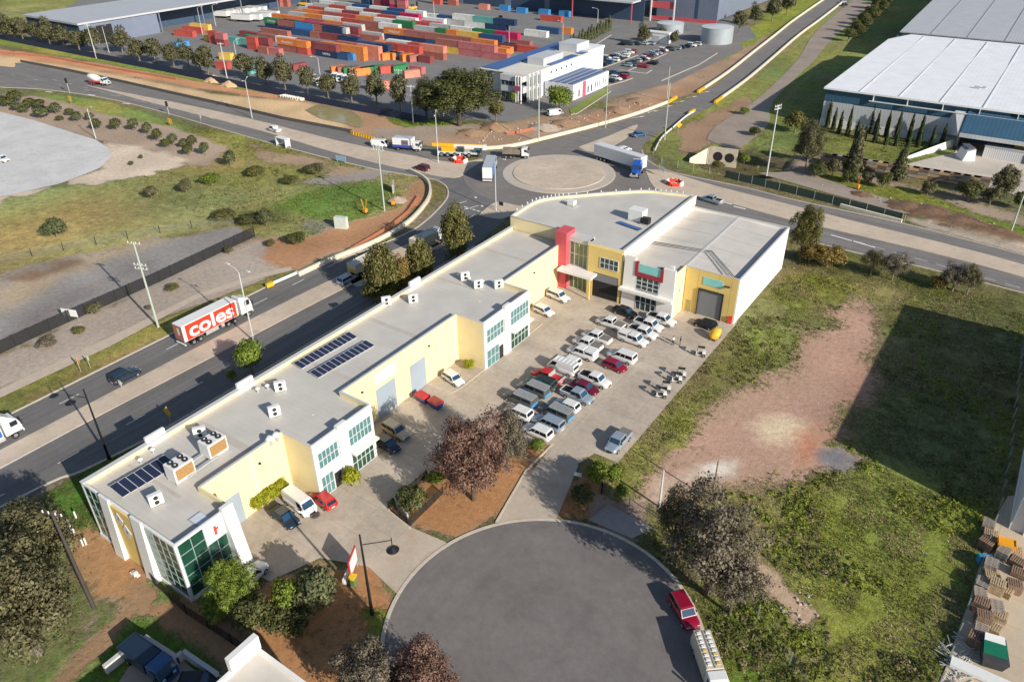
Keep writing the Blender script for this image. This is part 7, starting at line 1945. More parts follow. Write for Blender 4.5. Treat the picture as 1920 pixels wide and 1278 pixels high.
def crown_mesh(name, seed, blobs, N, s, up=.35, fill=.5, asp=.62):
    """foliage: leaf-clump cards scattered through the blobs (unit tree: width 1, height 1)"""
    R = np.random.RandomState(seed); B = np.array(blobs, float)
    wt = (B[:, 3] * B[:, 4] + B[:, 4] * B[:, 5] + B[:, 3] * B[:, 5]); k = R.choice(len(B), N, p=wt / wt.sum())
    d = R.normal(size=(N, 3)); d /= np.linalg.norm(d, axis=1)[:, None]; d[:, 2] = np.where(d[:, 2] < -.5, -d[:, 2], d[:, 2])
    r = fill + (1 - fill) * R.rand(N) ** .6
    lump = 1 + .16 * np.sin(d[:, 0] * 7 + k * 1.7) * np.cos(d[:, 1] * 6 + k) + .08 * R.normal(size=N)
    pos = B[k, :3] + d * (r * lump)[:, None] * B[k, 3:]
    n = d + .75 * R.normal(size=(N, 3)) + np.array([0, 0, up]); n /= np.linalg.norm(n, axis=1)[:, None]
    a = np.cross(n, R.normal(size=(N, 3))); a /= np.linalg.norm(a, axis=1)[:, None]; b = np.cross(n, a)
    sz = s * (.55 + .9 * R.rand(N))[:, None]
    q = np.stack([pos - a * sz, pos - b * sz * asp * .9 + n * sz * .15, pos + a * sz, pos + b * sz * asp + n * sz * .1], 1).reshape(-1, 3)
    me = bpy.data.meshes.new(name); me.vertices.add(len(q)); me.vertices.foreach_set('co', q.astype(np.float32).ravel())
    me.loops.add(len(q)); me.loops.foreach_set('vertex_index', np.arange(len(q), dtype=np.int32))
    me.polygons.add(N); me.polygons.foreach_set('loop_start', np.arange(0, 4 * N, 4, dtype=np.int32)); me.polygons.foreach_set('loop_total', np.full(N, 4, np.int32)); me.update(calc_edges=True)
    soft_normals(me, np.repeat(.75 * d + .45 * n + np.array([0, 0, .15]), 4, 0))
    return me


BARK = mat('bark_grey', (.20, .165, .13), .9, .25, 3); BARKD = mat('bark_dark', (.09, .07, .055), .9, .25, 3)
FM = dict(gum=foliage_mat('gum_leaves', (.06, .065, .03), (.17, .165, .085), (.24, .21, .12)),
          dark=foliage_mat('dark_leaves', (.04, .055, .018), (.14, .15, .05), (.23, .205, .08)),
          road=foliage_mat('roadside_leaves', (.065, .075, .022), (.20, .19, .06), (.31, .25, .085)),
          shrub=foliage_mat('shrub_leaves', (.06, .08, .034), (.16, .18, .08), (.23, .22, .11)),
          green=foliage_mat('green_leaves', (.07, .12, .018), (.21, .28, .04), (.33, .36, .07)),
          lime=foliage_mat('lime_leaves', (.20, .23, .012), (.42, .44, .025), (.52, .48, .05)),
          red=foliage_mat('reddish_leaves', (.10, .058, .046), (.25, .13, .105), (.24, .20, .13), .15),
          grey=foliage_mat('grey_twigs', (.075, .066, .046), (.205, .172, .125), (.27, .225, .165), .15),
          olive=foliage_mat('olive_grey_leaves', (.075, .072, .036), (.20, .185, .09), (.27, .24, .13)),
          rust=foliage_mat('rusty_leaves', (.14, .10, .03), (.32, .235, .07), (.45, .29, .085)),
          cyp=foliage_mat('cypress_leaves', (.03, .045, .02), (.08, .11, .04), (.12, .14, .06)))


def blobs_round(seed, n, sp=.30, r=.2, z=(.45, .85), flat=.8):
    R = random.Random(seed); out = []
    for i in range(n):
        a = R.uniform(0, 2 * PI); q = sp * math.sqrt(R.random()); zz = R.uniform(*z); k = r * R.uniform(.75, 1.25) * (1.1 - .35 * q / sp)
        out.append((q * math.cos(a), q * math.sin(a), zz, k, k, k * flat))
    return out


def blobs_dome(seed, n, rx=.36, rz=.30, zc=.55, r=.12):
    R = random.Random(seed); out = []
    for i in range(n):
        f = (i + .5) / n; zz = -.35 + 1.35 * f; a = i * 2.399 + R.uniform(-.4, .4); q = math.sqrt(max(0, 1 - zz * zz)) if zz < 1 else 0; k = R.uniform(.66, 1.05) * (1 + .16 * math.sin(2 * a + seed) + .1 * math.sin(3 * a - seed)); s_ = r * R.uniform(.7, 1.35)
        if R.random() < .14: continue
        out.append((rx * q * math.cos(a) * k, rx * q * math.sin(a) * k, zc + rz * zz * k, s_, s_, s_ * .85))
    for i in range(n // 3):
        a = R.uniform(0, 6.28); q = rx * .6 * math.sqrt(R.random()); out.append((q * math.cos(a), q * math.sin(a), zc + rz * R.uniform(-.3, .6), r * 1.3, r * 1.3, r))
    return out


SPEC = dict(
    gum=lambda s: (blobs_dome(s, 22, .28, .42, .48, .19), 3600, .034, .35),
    dense=lambda s: (blobs_dome(s, 40, .34, .42, .47, .16) + [(0, 0, .12 + .1 * k, .34 - .02 * k, .34 - .02 * k, .12) for k in range(7)], 11000, .023, .4),
    slim=lambda s: ([(.03 * math.sin(k * 2.1 + s), .03 * math.cos(k * 3 + s), .12 + .075 * k, .46 - .03 * k, .46 - .03 * k, .13) for k in range(11)], 2500, .05, .45),
    big=lambda s: (blobs_dome(s, 54, .36, .42, .47, .125), 22000, .0125, .3),
    shrub=lambda s: (blobs_dome(s, 12, .25, .30, .45, .25), 1500, .05, .5),
    bush=lambda s: (blobs_dome(s, 18, .30, .34, .42, .2), 3600, .034, .4),
    sparse=lambda s: (blobs_dome(s, 44, .37, .38, .49, .12), 11500, .0125, .2),
    cypress=lambda s: ([(0, 0, .06 + .09 * k, .46 * (1 - (k / 11) ** 2.2) + .05, .46 * (1 - (k / 11) ** 2.2) + .05, .10) for k in range(11)], 700, .10, .5))
CACHE = {}


def get_crown(shape, var):
    if (shape, var) not in CACHE:
        bl, N, s, fill = SPEC[shape](var * 13 + 3); CACHE[(shape, var)] = crown_mesh('crown', var * 7 + 11, bl, N, s, fill=fill), bl
    return CACHE[(shape, var)]


TR = {}


def trunk_mesh(shape, var):
    if (shape, var) not in TR:
        _, bl = get_crown(shape, var); m = MB(); top = .78 if shape in ('gum', 'big', 'sparse') else .6
        m.tube([(0, 0, -.02), (.01, .0, top * .35), (-.01, .015, top * .7), (0, 0, top)], [.035, .026, .018, .006], 7)
        if shape in ('gum', 'big', 'sparse'):
            for b in bl[:12 if shape != 'gum' else 7]:
                z0 = min(b[2] * .55, .5); m.tube([(0, 0, z0), (b[0] * .5, b[1] * .5, z0 + (b[2] - z0) * .55), (b[0], b[1], b[2])], [.014, .009, .003], 5)
        TR[(shape, var)] = m.mesh('trunk')
    return TR[(shape, var)]


nvar = [0]


def tree(shape, fol, base, top, wpx, name, label, cat='tree', group=None, bark=None, var=None, h_=None, w_=None):
    x, y = P(*base); d = math.sqrt(x * x + y * y + H * H)
    h_ = h_ or max(hgt(base, top), .6); wd = w_ or wpx * d / F
    nvar[0] += 1; var = (nvar[0] % 4) if var is None else var
    t = thing(name, label, cat, (x, y, 0), rr.uniform(0, 6.28), group)
    me, _ = get_crown(shape, var); c = bpy.data.objects.new('crown', me); COL.objects.link(c); c.parent = t
    if not me.materials: me.materials.append(FM[fol])
    recolour(c, FM[fol]); c.scale = (wd, wd, h_)
    tm = trunk_mesh(shape, var); b = bpy.data.objects.new('trunk', tm); COL.objects.link(b); b.parent = t
    if not tm.materials: tm.materials.append(BARK)
    recolour(b, bark or BARK); b.scale = (max(wd, h_ * .5), max(wd, h_ * .5), h_)
    return t


G = 'gum trees along the blue fence'
YT = [(5, 28, 72, 26), (30, 30, 76, 24), (45, 30, 78, 22), (72, 37, 80, 20), (95, 35, 87, 26), (121, 45, 89, 24), (150, 55, 97, 28), (180, 47, 100, 26), (230, 52, 99, 28), (263, 70, 117, 28), (293, 70, 120, 28), (328, 77, 130, 25), (355, 77, 126, 22), (377, 95, 134, 22), (392, 83, 144, 28),
      (463, 97, 148, 32), (500, 107, 160, 30), (536, 105, 170, 30), (578, 122, 178, 30), (616, 137, 184, 28), (660, 135, 192, 30), (707, 135, 196, 34), (752, 138, 214, 30)]
for k, (u, t_, b_, w_) in enumerate(YT): tree('gum', 'gum', (u, b_), (u, t_), w_ * 1.35, 'gum_tree', f'dark gum tree, {ORD[k]} from the left along the blue fence', 'tree', G)
tree('big', 'dark', (862, 236), (858, 122), 150, 'fig_tree', 'huge dark spreading tree left of the white office', bark=BARKD, var=1)
tree('big', 'gum', (800, 226), (796, 145), 62, 'fig_tree', 'lower dark tree on the left flank of the huge spreading tree', bark=BARKD, var=2)
tree('bush', 'road', (822, 222), (822, 155), 36, 'shrub', 'olive shrub tree in front of the huge spreading tree', 'tree')
tree('bush', 'road', (930, 228), (928, 178), 34, 'shrub', 'small tree right below the huge spreading tree', 'tree')
tree('bush', 'green', (1048, 209), (1048, 156), 54, 'round_tree', 'round green tree in front of the solar wing')
tree('bush', 'green', (962, 193), (962, 166), 14, 'shrub', 'small green shrub at the office entrance', 'shrub')
for k in range(15):
    f = k / 14; u, v = 1064 + 78 * f, 98 - 40 * f; tree('slim', 'shrub', (u, v), (u, v - 22 - 4 * (k % 3)), 10, 'hedge_conifer', f'hedge conifer, {ORD[k]} from the office end of the hedge', 'tree', 'conifers in the yard hedge')
for k, (u, b_, t_, w_, l) in enumerate(((1207, 84, 46, 30, 'dark round tree left of the white shed'), (1262, 86, 58, 20, 'dark bush right of the white shed'), (1240, 66, 52, 20, 'small bush before the low steel tank'), (1385, 62, 18, 28, 'dark tree by the grey shed corner'), (1415, 48, 8, 26, 'dark tree second from the grey shed corner'), (1447, 40, -6, 30, 'dark tree beside the far road, left of its barrier'),
        (1475, 28, -10, 30, 'tall dark tree at the top edge left of the far road'))): tree('gum', 'gum', (u, b_), (u, t_), w_, 'tree', l)
G = 'round shrubs along the strip below the upper road'
SH = [(3, 190, 12, 18), (15, 200, 22, 26), (31, 194, 28, 24), (32, 208, 18, 22), (45, 212, 15, 18), (58, 203, 22, 24), (74, 203, 20, 22), (80, 221, 26, 32), (106, 214, 24, 21), (113, 227, 12, 14), (132, 217, 16, 16), (146, 228, 22, 20), (170, 226, 18, 16), (182, 243, 24, 20), (220, 244, 26, 22), (252, 246, 28, 20), (278, 252, 26, 18), (297, 265, 28, 18), (313, 277, 20, 20), (326, 273, 26, 20), (346, 277, 20, 18), (362, 276, 26, 20), (354, 292, 24, 20), (386, 291, 28, 20), (433, 313, 34, 24)]
for k, (u, b_, h_, w_) in enumerate(SH): tree('shrub', ('shrub', 'dark', 'dark', 'shrub')[k % 4], (u, b_), (u, b_ - h_), w_, 'round_shrub', f'round shrub, {ORD[k]} from the left in the strip below the upper road', 'shrub', G)
for k, (u, b_, h_, w_, f, l) in enumerate(((265, 298, 10, 8, 'shrub', 'tiny shrub on the pale sand, right one'), (247, 310, 10, 10, 'shrub', 'tiny shrub on the pale sand, left one'), (284, 372, 26, 26, 'olive', 'grey bush on the dry field, left of the pair'), (350, 361, 28, 26, 'olive', 'grey bush on the dry field, right of the pair'), (107, 444, 42, 44, 'shrub', 'lone round tree on the dry field'), (500, 424, 40, 30, 'shrub', 'dark bush on the field above the grey hardstand'), (470, 420, 22, 50, 'dark', 'long green thicket left of the dark bush'),
        (420, 412, 20, 50, 'road', 'low olive thicket on the field'), (325, 545, 16, 26, 'road', 'small round shrub on the mulch right of the power pole'), (150, 625, 16, 24, 'road', 'small round shrub on the mulch left of the power pole'), (92, 650, 22, 36, 'grey', 'grey shrub on the mulch at the black fence'), (180, 588, 24, 30, 'olive', 'olive shrub growing through the black fence'), (280, 580, 10, 14, 'grey', 'tiny dry shrub at the foot of the power pole'), (556, 456, 22, 44, 'dark', 'dark green dome bush beside the excavated soil'), (430, 476, 16, 18, 'olive', 'small shrub at the right end of the black fence'), (508, 462, 14, 20, 'olive', 'dry tuft shrub on the mulch by the dark dome bush'),
        (480, 330, 22, 40, 'road', 'spreading shrub on the field below the bus shelter'), (590, 325, 20, 44, 'olive', 'loose shrub on the field left of the tall green pole'), (545, 345, 18, 36, 'road', 'low shrub in the middle of the green field'), (395, 345, 22, 40, 'green', 'fresh green shrub at the middle of the field'))): tree('bush', f, (u, b_), (u, b_ - h_), w_, 'shrub', l, 'shrub')
for u, b_, t_, w_, l, v in ((722, 566, 452, 76, 'dense roadside tree, largest and leftmost of three by the long building', 0), (790, 540, 448, 66, 'rusty green roadside tree, middle of three by the long building', 1), (858, 492, 384, 68, 'dense roadside tree nearest the roundabout by the long building', 2)): tree('dense', 'road', (u, b_), (u, t_), w_, 'roadside_tree', l, var=v)
tree('gum', 'green', (474, 702), (466, 634), 58, 'young_gum', 'thin yellow green young tree behind the third parapet', var=0); tree('bush', 'green', (436, 712), (436, 690), 20, 'sapling', 'small sapling left of the thin yellow green tree')
tree('big', 'red', (888, 936), (868, 782), 150, 'reddish_tree', 'big reddish brown tree in the bed before the court', bark=BARKD, var=0)
tree('big', 'grey', (952, 880), (945, 770), 92, 'grey_tree', 'grey leafed tree tucked behind the reddish tree', bark=BARKD, var=3)
for u, b_, t_, w_, f, l in ((775, 962, 905, 62, 'dark', 'dark bush at the left corner of the reddish tree bed'), (818, 905, 880, 40, 'green', 'green bush under the left side of the reddish tree'), (737, 950, 932, 16, 'green', 'small green shrub behind the estate sign'), (1006, 846, 822, 34, 'green', 'low green shrub at the kerb end below the car files'), (661, 912, 872, 40, 'lime', 'round lime bush at the second white front'), (1120, 906, 860, 52, 'green', 'bright green bush below the silver ute bay'), (1150, 905, 868, 40, 'green', 'yellowish green bush beside the gate'),
        (1165, 935, 905, 32, 'green', 'fresh green bush inside the lot gate'), (1090, 945, 910, 50, 'dark', 'dark shrub in the drive entrance bed'), (620, 706, 690, 10, 'green', 'small bush'), (700, 742, 724, 18, 'lime', 'small lime shrub by the first roller door'), (880, 692, 672, 26, 'lime', 'small shrub in the far yellow recess')):
    if l != 'small bush': tree('bush', f, (u, b_), (u, t_), w_, 'bush', l, 'bush')
for k, (u, v) in enumerate(((486, 956), (500, 946), (514, 937), (530, 927))): tree('bush', 'lime', (u, v), (u, v - 34), 36, 'hedge_bush', f'lime clipped hedge bush, {ORD[k]} from the grey roller door', 'bush', 'lime hedge bushes by the yellow wall')
tree('sparse', 'grey', (1322, 1112), (1318, 910), 190, 'sparse_tree', 'big sparse grey twiggy tree at the court edge', bark=BARKD, var=1); tree('sparse', 'olive', (1260, 1040), (1258, 905), 90, 'sparse_tree', 'thin olive twiggy tree left of the big sparse grey one', bark=BARKD, var=2); tree('sparse', 'grey', (1368, 1150), (1360, 1030), 110, 'sparse_tree', 'low grey twiggy tree right of the crimson wagon', bark=BARKD, var=3)
tree('big', 'grey', (700, 1330), (705, 1196), 130, 'sparse_tree', 'grey brown tree at the bottom edge, left of the pair', bark=BARKD, var=1); tree('big', 'red', (800, 1345), (800, 1216), 140, 'sparse_tree', 'pinkish brown tree at the bottom edge, right of the pair', bark=BARKD, var=2)
tree('big', 'olive', (88, 1075), (66, 922), 140, 'gum_tree', 'large grey olive gum tree at the left edge, upper of two', var=1); tree('big', 'olive', (75, 1225), (50, 1000), 185, 'gum_tree', 'largest grey olive gum tree filling the lower left edge', var=2)
for u, b_, t_, w_, s, f, l in ((447, 1140, 1040, 92, 'big', 'green', 'bright green tree at the glass corner of the long building'), (415, 1165, 1105, 66, 'bush', 'green', 'green shrub below the glass corner'), (480, 1175, 1112, 70, 'bush', 'dark', 'dark green shrub in front of the white wagon'), (598, 1140, 1050, 88, 'bush', 'shrub', 'rounded dark green tree by the notice board'), (545, 1150, 1070, 56, 'bush', 'green', 'yellow green shrub between the dark shrub and rounded tree'), (522, 1178, 1130, 70, 'bush', 'dark', 'shaded shrub at the foot of the yellow green one'), (560, 1185, 1140, 66, 'bush', 'dark', 'lowest shaded shrub by the brown mulch')): tree(s, f, (u, b_), (u, t_), w_, 'tree' if s == 'big' else 'shrub', l, 'tree' if s == 'big' else 'shrub')
for u, b_, t_, w_, s, f, l in ((1500, 488, 374, 62, 'big', 'road', 'tall dense tree behind the white warehouse corner'), (1516, 492, 450, 44, 'bush', 'rust', 'rusty shrub below the tall dense tree'), (1550, 500, 455, 62, 'bush', 'rust', 'broad rusty shrub right of the tall dense tree'), (1632, 515, 462, 48, 'sparse', 'olive', 'grey shrub tree by the road, first past the rusty shrubs'), (1672, 525, 470, 56, 'sparse', 'grey', 'grey shrub tree by the road, second past the rusty shrubs'), (1785, 545, 488, 60, 'sparse', 'grey', 'grey shrub tree nearest the right edge, left of the pair'), (1812, 552, 490, 44, 'sparse', 'olive', 'grey shrub tree nearest the right edge, right of the pair'), (1756, 540, 515, 34, 'bush', 'rust', 'orange bush below the grey shrub trees'),
        (1510, 318, 222, 62, 'big', 'gum', 'large dark tree behind the culvert'), (1490, 248, 200, 46, 'bush', 'road', 'olive tree beyond the pale pole with tangled wires'), (1597, 322, 234, 34, 'slim', 'gum', 'slender dark tree in front of the cypress lawn'), (1682, 338, 274, 32, 'slim', 'gum', 'slender dark tree with bare foot by the timber stacks'), (1876, 372, 306, 46, 'dense', 'gum', 'dark tree in front of the loading yard'), (1738, 366, 336, 28, 'bush', 'gum', 'low dark bush before the timber stacks'), (1815, 378, 334, 44, 'bush', 'dark', 'broad dark bush left of the loading yard tree'), (1855, 385, 345, 30, 'bush', 'gum', 'dark bush at the foot of the loading yard tree'), (1560, 330, 292, 30, 'bush', 'gum', 'dark bush right of the large culvert tree'), (1590, 342, 312, 32, 'bush', 'dark', 'dark bush below the slender tree'), (1625, 345, 318, 24, 'bush', 'gum', 'dark bush midway along the timber stacks'), (1655, 352, 320, 28, 'bush', 'dark', 'dark bush right of midway along the timber stacks'), (1530, 330, 300, 40, 'bush', 'dark', 'dark bush under the large culvert tree'), (1910, 392, 350, 30, 'bush', 'dark', 'dark bush at the right edge before the pale pole'),
        (1415, 255, 236, 26, 'bush', 'dark', 'small bush on the drain track bank'), (1395, 215, 200, 20, 'bush', 'green', 'small green bush higher on the drain track bank'), (1395, 305, 285, 22, 'bush', 'green', 'weedy green bush in the drain below the culvert'), (1345, 318, 300, 30, 'bush', 'road', 'weedy bush before the culvert mouths')): tree(s, f, (u, b_), (u, t_), w_, 'tree' if s in ('big', 'dense', 'sparse', 'slim') else 'bush', l, 'tree' if s in ('big', 'dense', 'sparse', 'slim') else 'bush')
for k in range(12):
    f = k / 11; u, v = 1590 + 75 * f + (k % 2) * 12, 78 - 82 * f; tree('gum', 'dark', (u, v), (u, v - 26), 26, 'bank_tree', f'tree on the far road bank, {ORD[k]} from the near end', 'tree', 'trees along the far road bank')
G = 'cypresses on the lawn of the white roofed warehouse'
for k, (x, a, b) in enumerate(((175, 165, 330), (230, 165, 355), (280, 225, 380), (330, 250, 410), (400, 215, 435), (480, 330, 440), (565, 130, 375), (595, 165, 405), (640, 255, 425), (545, 370, 470), (635, 370, 490), (730, 255, 440), (730, 420, 510), (815, 245, 465), (815, 430, 520), (920, 260, 485), (920, 400, 530), (1010, 280, 485), (1005, 420, 530), (1100, 265, 480), (1115, 370, 535), (1200, 365, 535))):
    u = 1500 + x / 4.564; tree('cypress', 'cyp', (u, 160 + b / 4.564), (u, 160 + a / 4.564 - 6), 7.5, 'cypress', f'slim cypress, {ORD[k]} from the left on the warehouse lawn', 'tree', G)

tree('dense', 'rust', (752, 556), (752, 476), 50, 'roadside_tree', 'rusty lower tree filling the gap right of the largest roadside tree'); tree('bush', 'road', (700, 566), (700, 520), 44, 'roadside_shrub', 'olive shrub at the left foot of the largest roadside tree', 'shrub'); tree('bush', 'lime', (734, 566), (734, 528), 30, 'roadside_shrub', 'yellow green shrub at the right foot of the largest roadside tree', 'shrub')

# ------------------------------------------------------------------ grass tufts and weeds standing on the open ground
def tufts(regions, seed=3):
    R = np.random.RandomState(seed); allp = []
    for (x0, x1, y0, y1, n, s0, s1, lim) in regions:
        xs = R.uniform(x0, x1, n); ys = R.uniform(y0, y1, n); keep = np.ones(n, bool)
        for sp in SHEETS:
            a = np.array(sp)
            m = (xs > a[:, 0].min()) & (xs < a[:, 0].max()) & (ys > a[:, 1].min()) & (ys < a[:, 1].max()); idx = np.where(m & keep)[0]
            if len(idx): keep[idx[sdist(sp, xs[idx], ys[idx]) > -.25]] = False
        for bx0, bx1, by0, by1 in ((-78.9, -60.5, 25.5, 114), (-80, -33.4, 109, 146), (10.6, 60, 87, 140), (-113, -90, -50, 118)):
            keep &= ~((xs > bx0) & (xs < bx1) & (ys > by0) & (ys < by1))
        xs, ys = xs[keep], ys[keep]
        ji = np.clip(np.searchsorted(gx, xs) - 1, 0, nx - 2); ii_ = np.clip(np.searchsorted(gy, ys) - 1, 0, ny - 2); kk = ii_ * nx + ji
        c = cov[kk]; ns = vnoise(xs, ys, 2.2, 21) * .7 + vnoise(xs, ys, 7, 22) * .5
        sel = (c > lim) & (R.rand(len(xs)) < (c - lim + .15)) & (ns > .42)
        xs, ys, kk, ns = xs[sel], ys[sel], kk[sel], ns[sel]
        sz = (s0 + (s1 - s0) * R.rand(len(xs)) ** 2.0) * (.6 + ns * .6)
        v = veg[kk]; dry = v[:, 0] / np.maximum(v[:, 1], 1e-3)
        pn = vnoise(xs, ys, 3.1, 31) * .6 + vnoise(xs, ys, 9, 32) * .4 + R.normal(0, .07, len(xs)); mi = np.where(pn + (dry - 1.02) * .8 > .56, 2, np.where(pn < .40 - (v[:, 1] < .2) * .12, 1, 0))
        z = ZN[kk]; allp.append(np.stack([xs, ys, sz, mi, z], 1))
    A = np.concatenate(allp); n = len(A); K = 3
    p = np.repeat(A, K, 0); m = len(p); an = R.uniform(0, 2 * PI, m); tl = R.uniform(.3, 1.35, m); s = p[:, 2]
    dx, dy = np.cos(an), np.sin(an); cx = p[:, 0] + dx * s * .25; cy = p[:, 1] + dy * s * .25
    q = np.zeros((m, 4, 3)); wx, wy = -dy, dx
    for i, (w_, l_) in enumerate(((.22, 0), (-.22, 0), (-.12, 1), (.12, 1))):
        q[:, i, 0] = cx + wx * w_ * s + dx * l_ * s * np.sin(tl); q[:, i, 1] = cy + wy * w_ * s + dy * l_ * s * np.sin(tl); q[:, i, 2] = p[:, 4] + l_ * s * np.cos(tl) * .8
    q = q.reshape(-1, 3); me = bpy.data.meshes.new('grass'); me.vertices.add(len(q)); me.vertices.foreach_set('co', q.astype(np.float32).ravel())
    me.loops.add(len(q)); me.loops.foreach_set('vertex_index', np.arange(len(q), dtype=np.int32)); me.polygons.add(m)
    me.polygons.foreach_set('loop_start', np.arange(0, 4 * m, 4, dtype=np.int32)); me.polygons.foreach_set('loop_total', np.full(m, 4, np.int32)); me.polygons.foreach_set('material_index', p[:, 3].astype(np.int32)); me.update(calc_edges=True)
    nn = np.stack([dx * -.25, dy * -.25, np.ones(m)], 1) + R.normal(0, .22, (m, 3)); soft_normals(me, np.repeat(nn, 4, 0))
    o = link('grass', me, [foliage_mat('weed_green', (.10, .11, .03), (.23, .225, .075), (.32, .29, .12)), foliage_mat('weed_lime', (.15, .18, .03), (.29, .31, .06), (.38, .36, .10)), foliage_mat('weed_dry', (.22, .18, .08), (.42, .34, .17), (.52, .44, .26))])
    return tag(o, kind='stuff')


tufts([(-34, 11, 18, 150, 230000, .06, .30, .35), (-91, -78, 18, 120, 12000, .08, .22, .5), (-85, -44, 15, 46, 20000, .08, .26, .3), (-230, -112, 95, 235, 110000, .10, .38, .45), (-112, -20, 150, 260, 16000, .12, .4, .5), (-75, 30, 175, 245, 20000, .12, .45, .5)])


def weeds(seed=9):
    """rank weeds: low leafy mounds standing in drifts over the vacant lot and the field"""
    R = np.random.RandomState(seed); xs = []; ys = []
    for (x0, x1, y0, y1, n) in ((-33, 9, 40, 140, 2600), (-12, 9, 40, 92, 1500), (-225, -115, 120, 230, 900), (-70, 10, 195, 240, 260)):
        a = R.uniform(x0, x1, n); b = R.uniform(y0, y1, n); ji = np.clip(np.searchsorted(gx, a) - 1, 0, nx - 2); jj = np.clip(np.searchsorted(gy, b) - 1, 0, ny - 2)
        k = (cov[jj * nx + ji] > .5) & (vnoise(a, b, 5, 41) * .6 + vnoise(a, b, 14, 42) * .4 > .54)
        for sp in SHEETS: k &= ~(sdist(sp, a, b) > -.5) if len(a) else k
        k &= ~((a > -80) & (a < -33) & (b > 25) & (b < 146)) & ~((a > 9) & (b > 85))
        xs.append(a[k]); ys.append(b[k])
    xs = np.concatenate(xs); ys = np.concatenate(ys); n = len(xs); K = 34; rad = .3 + .75 * R.rand(n) ** 2; ht = rad * R.uniform(.45, .8, n)
    i = np.repeat(np.arange(n), K); m = len(i); d = R.normal(size=(m, 3)); d /= np.linalg.norm(d, axis=1)[:, None]; d[:, 2] = np.abs(d[:, 2]); q_ = (R.rand(m) ** .45)[:, None]
    c = np.stack([xs[i], ys[i], np.zeros(m)], 1) + d * q_ * np.stack([rad[i], rad[i], ht[i]], 1)
    nn = d + .6 * R.normal(size=(m, 3)) + np.array([0, 0, .5]); nn /= np.linalg.norm(nn, axis=1)[:, None]; a = np.cross(nn, R.normal(size=(m, 3))); a /= np.linalg.norm(a, axis=1)[:, None]; b = np.cross(nn, a); s = (.07 + .12 * R.rand(m))[:, None]
    q = np.stack([c - a * s, c - b * s * .6, c + a * s, c + b * s * .6], 1).reshape(-1, 3); me = bpy.data.meshes.new('weeds'); me.vertices.add(len(q)); me.vertices.foreach_set('co', q.astype(np.float32).ravel())
    me.loops.add(len(q)); me.loops.foreach_set('vertex_index', np.arange(len(q), dtype=np.int32)); me.polygons.add(m); me.polygons.foreach_set('loop_start', np.arange(0, 4 * m, 4, dtype=np.int32)); me.polygons.foreach_set('loop_total', np.full(m, 4, np.int32))
    kind = (R.rand(n) * 3).astype(np.int32); kind = np.where(vnoise(xs, ys, 6, 43) > .55, 1, np.where(R.rand(n) < .3, 2, 0)).astype(np.int32); me.polygons.foreach_set('material_index', kind[i]); me.update(calc_edges=True)
    soft_normals(me, np.repeat(.6 * d + .4 * nn + np.array([0, 0, .6]), 4, 0))
    tag(link('weeds', me, [foliage_mat('rank_green', (.08, .10, .025), (.20, .215, .06), (.28, .27, .09)), foliage_mat('rank_lime', (.14, .18, .025), (.29, .33, .05), (.38, .38, .08)), foliage_mat('rank_dry', (.16, .13, .06), (.32, .26, .13), (.40, .34, .2))]), kind='stuff')


weeds()
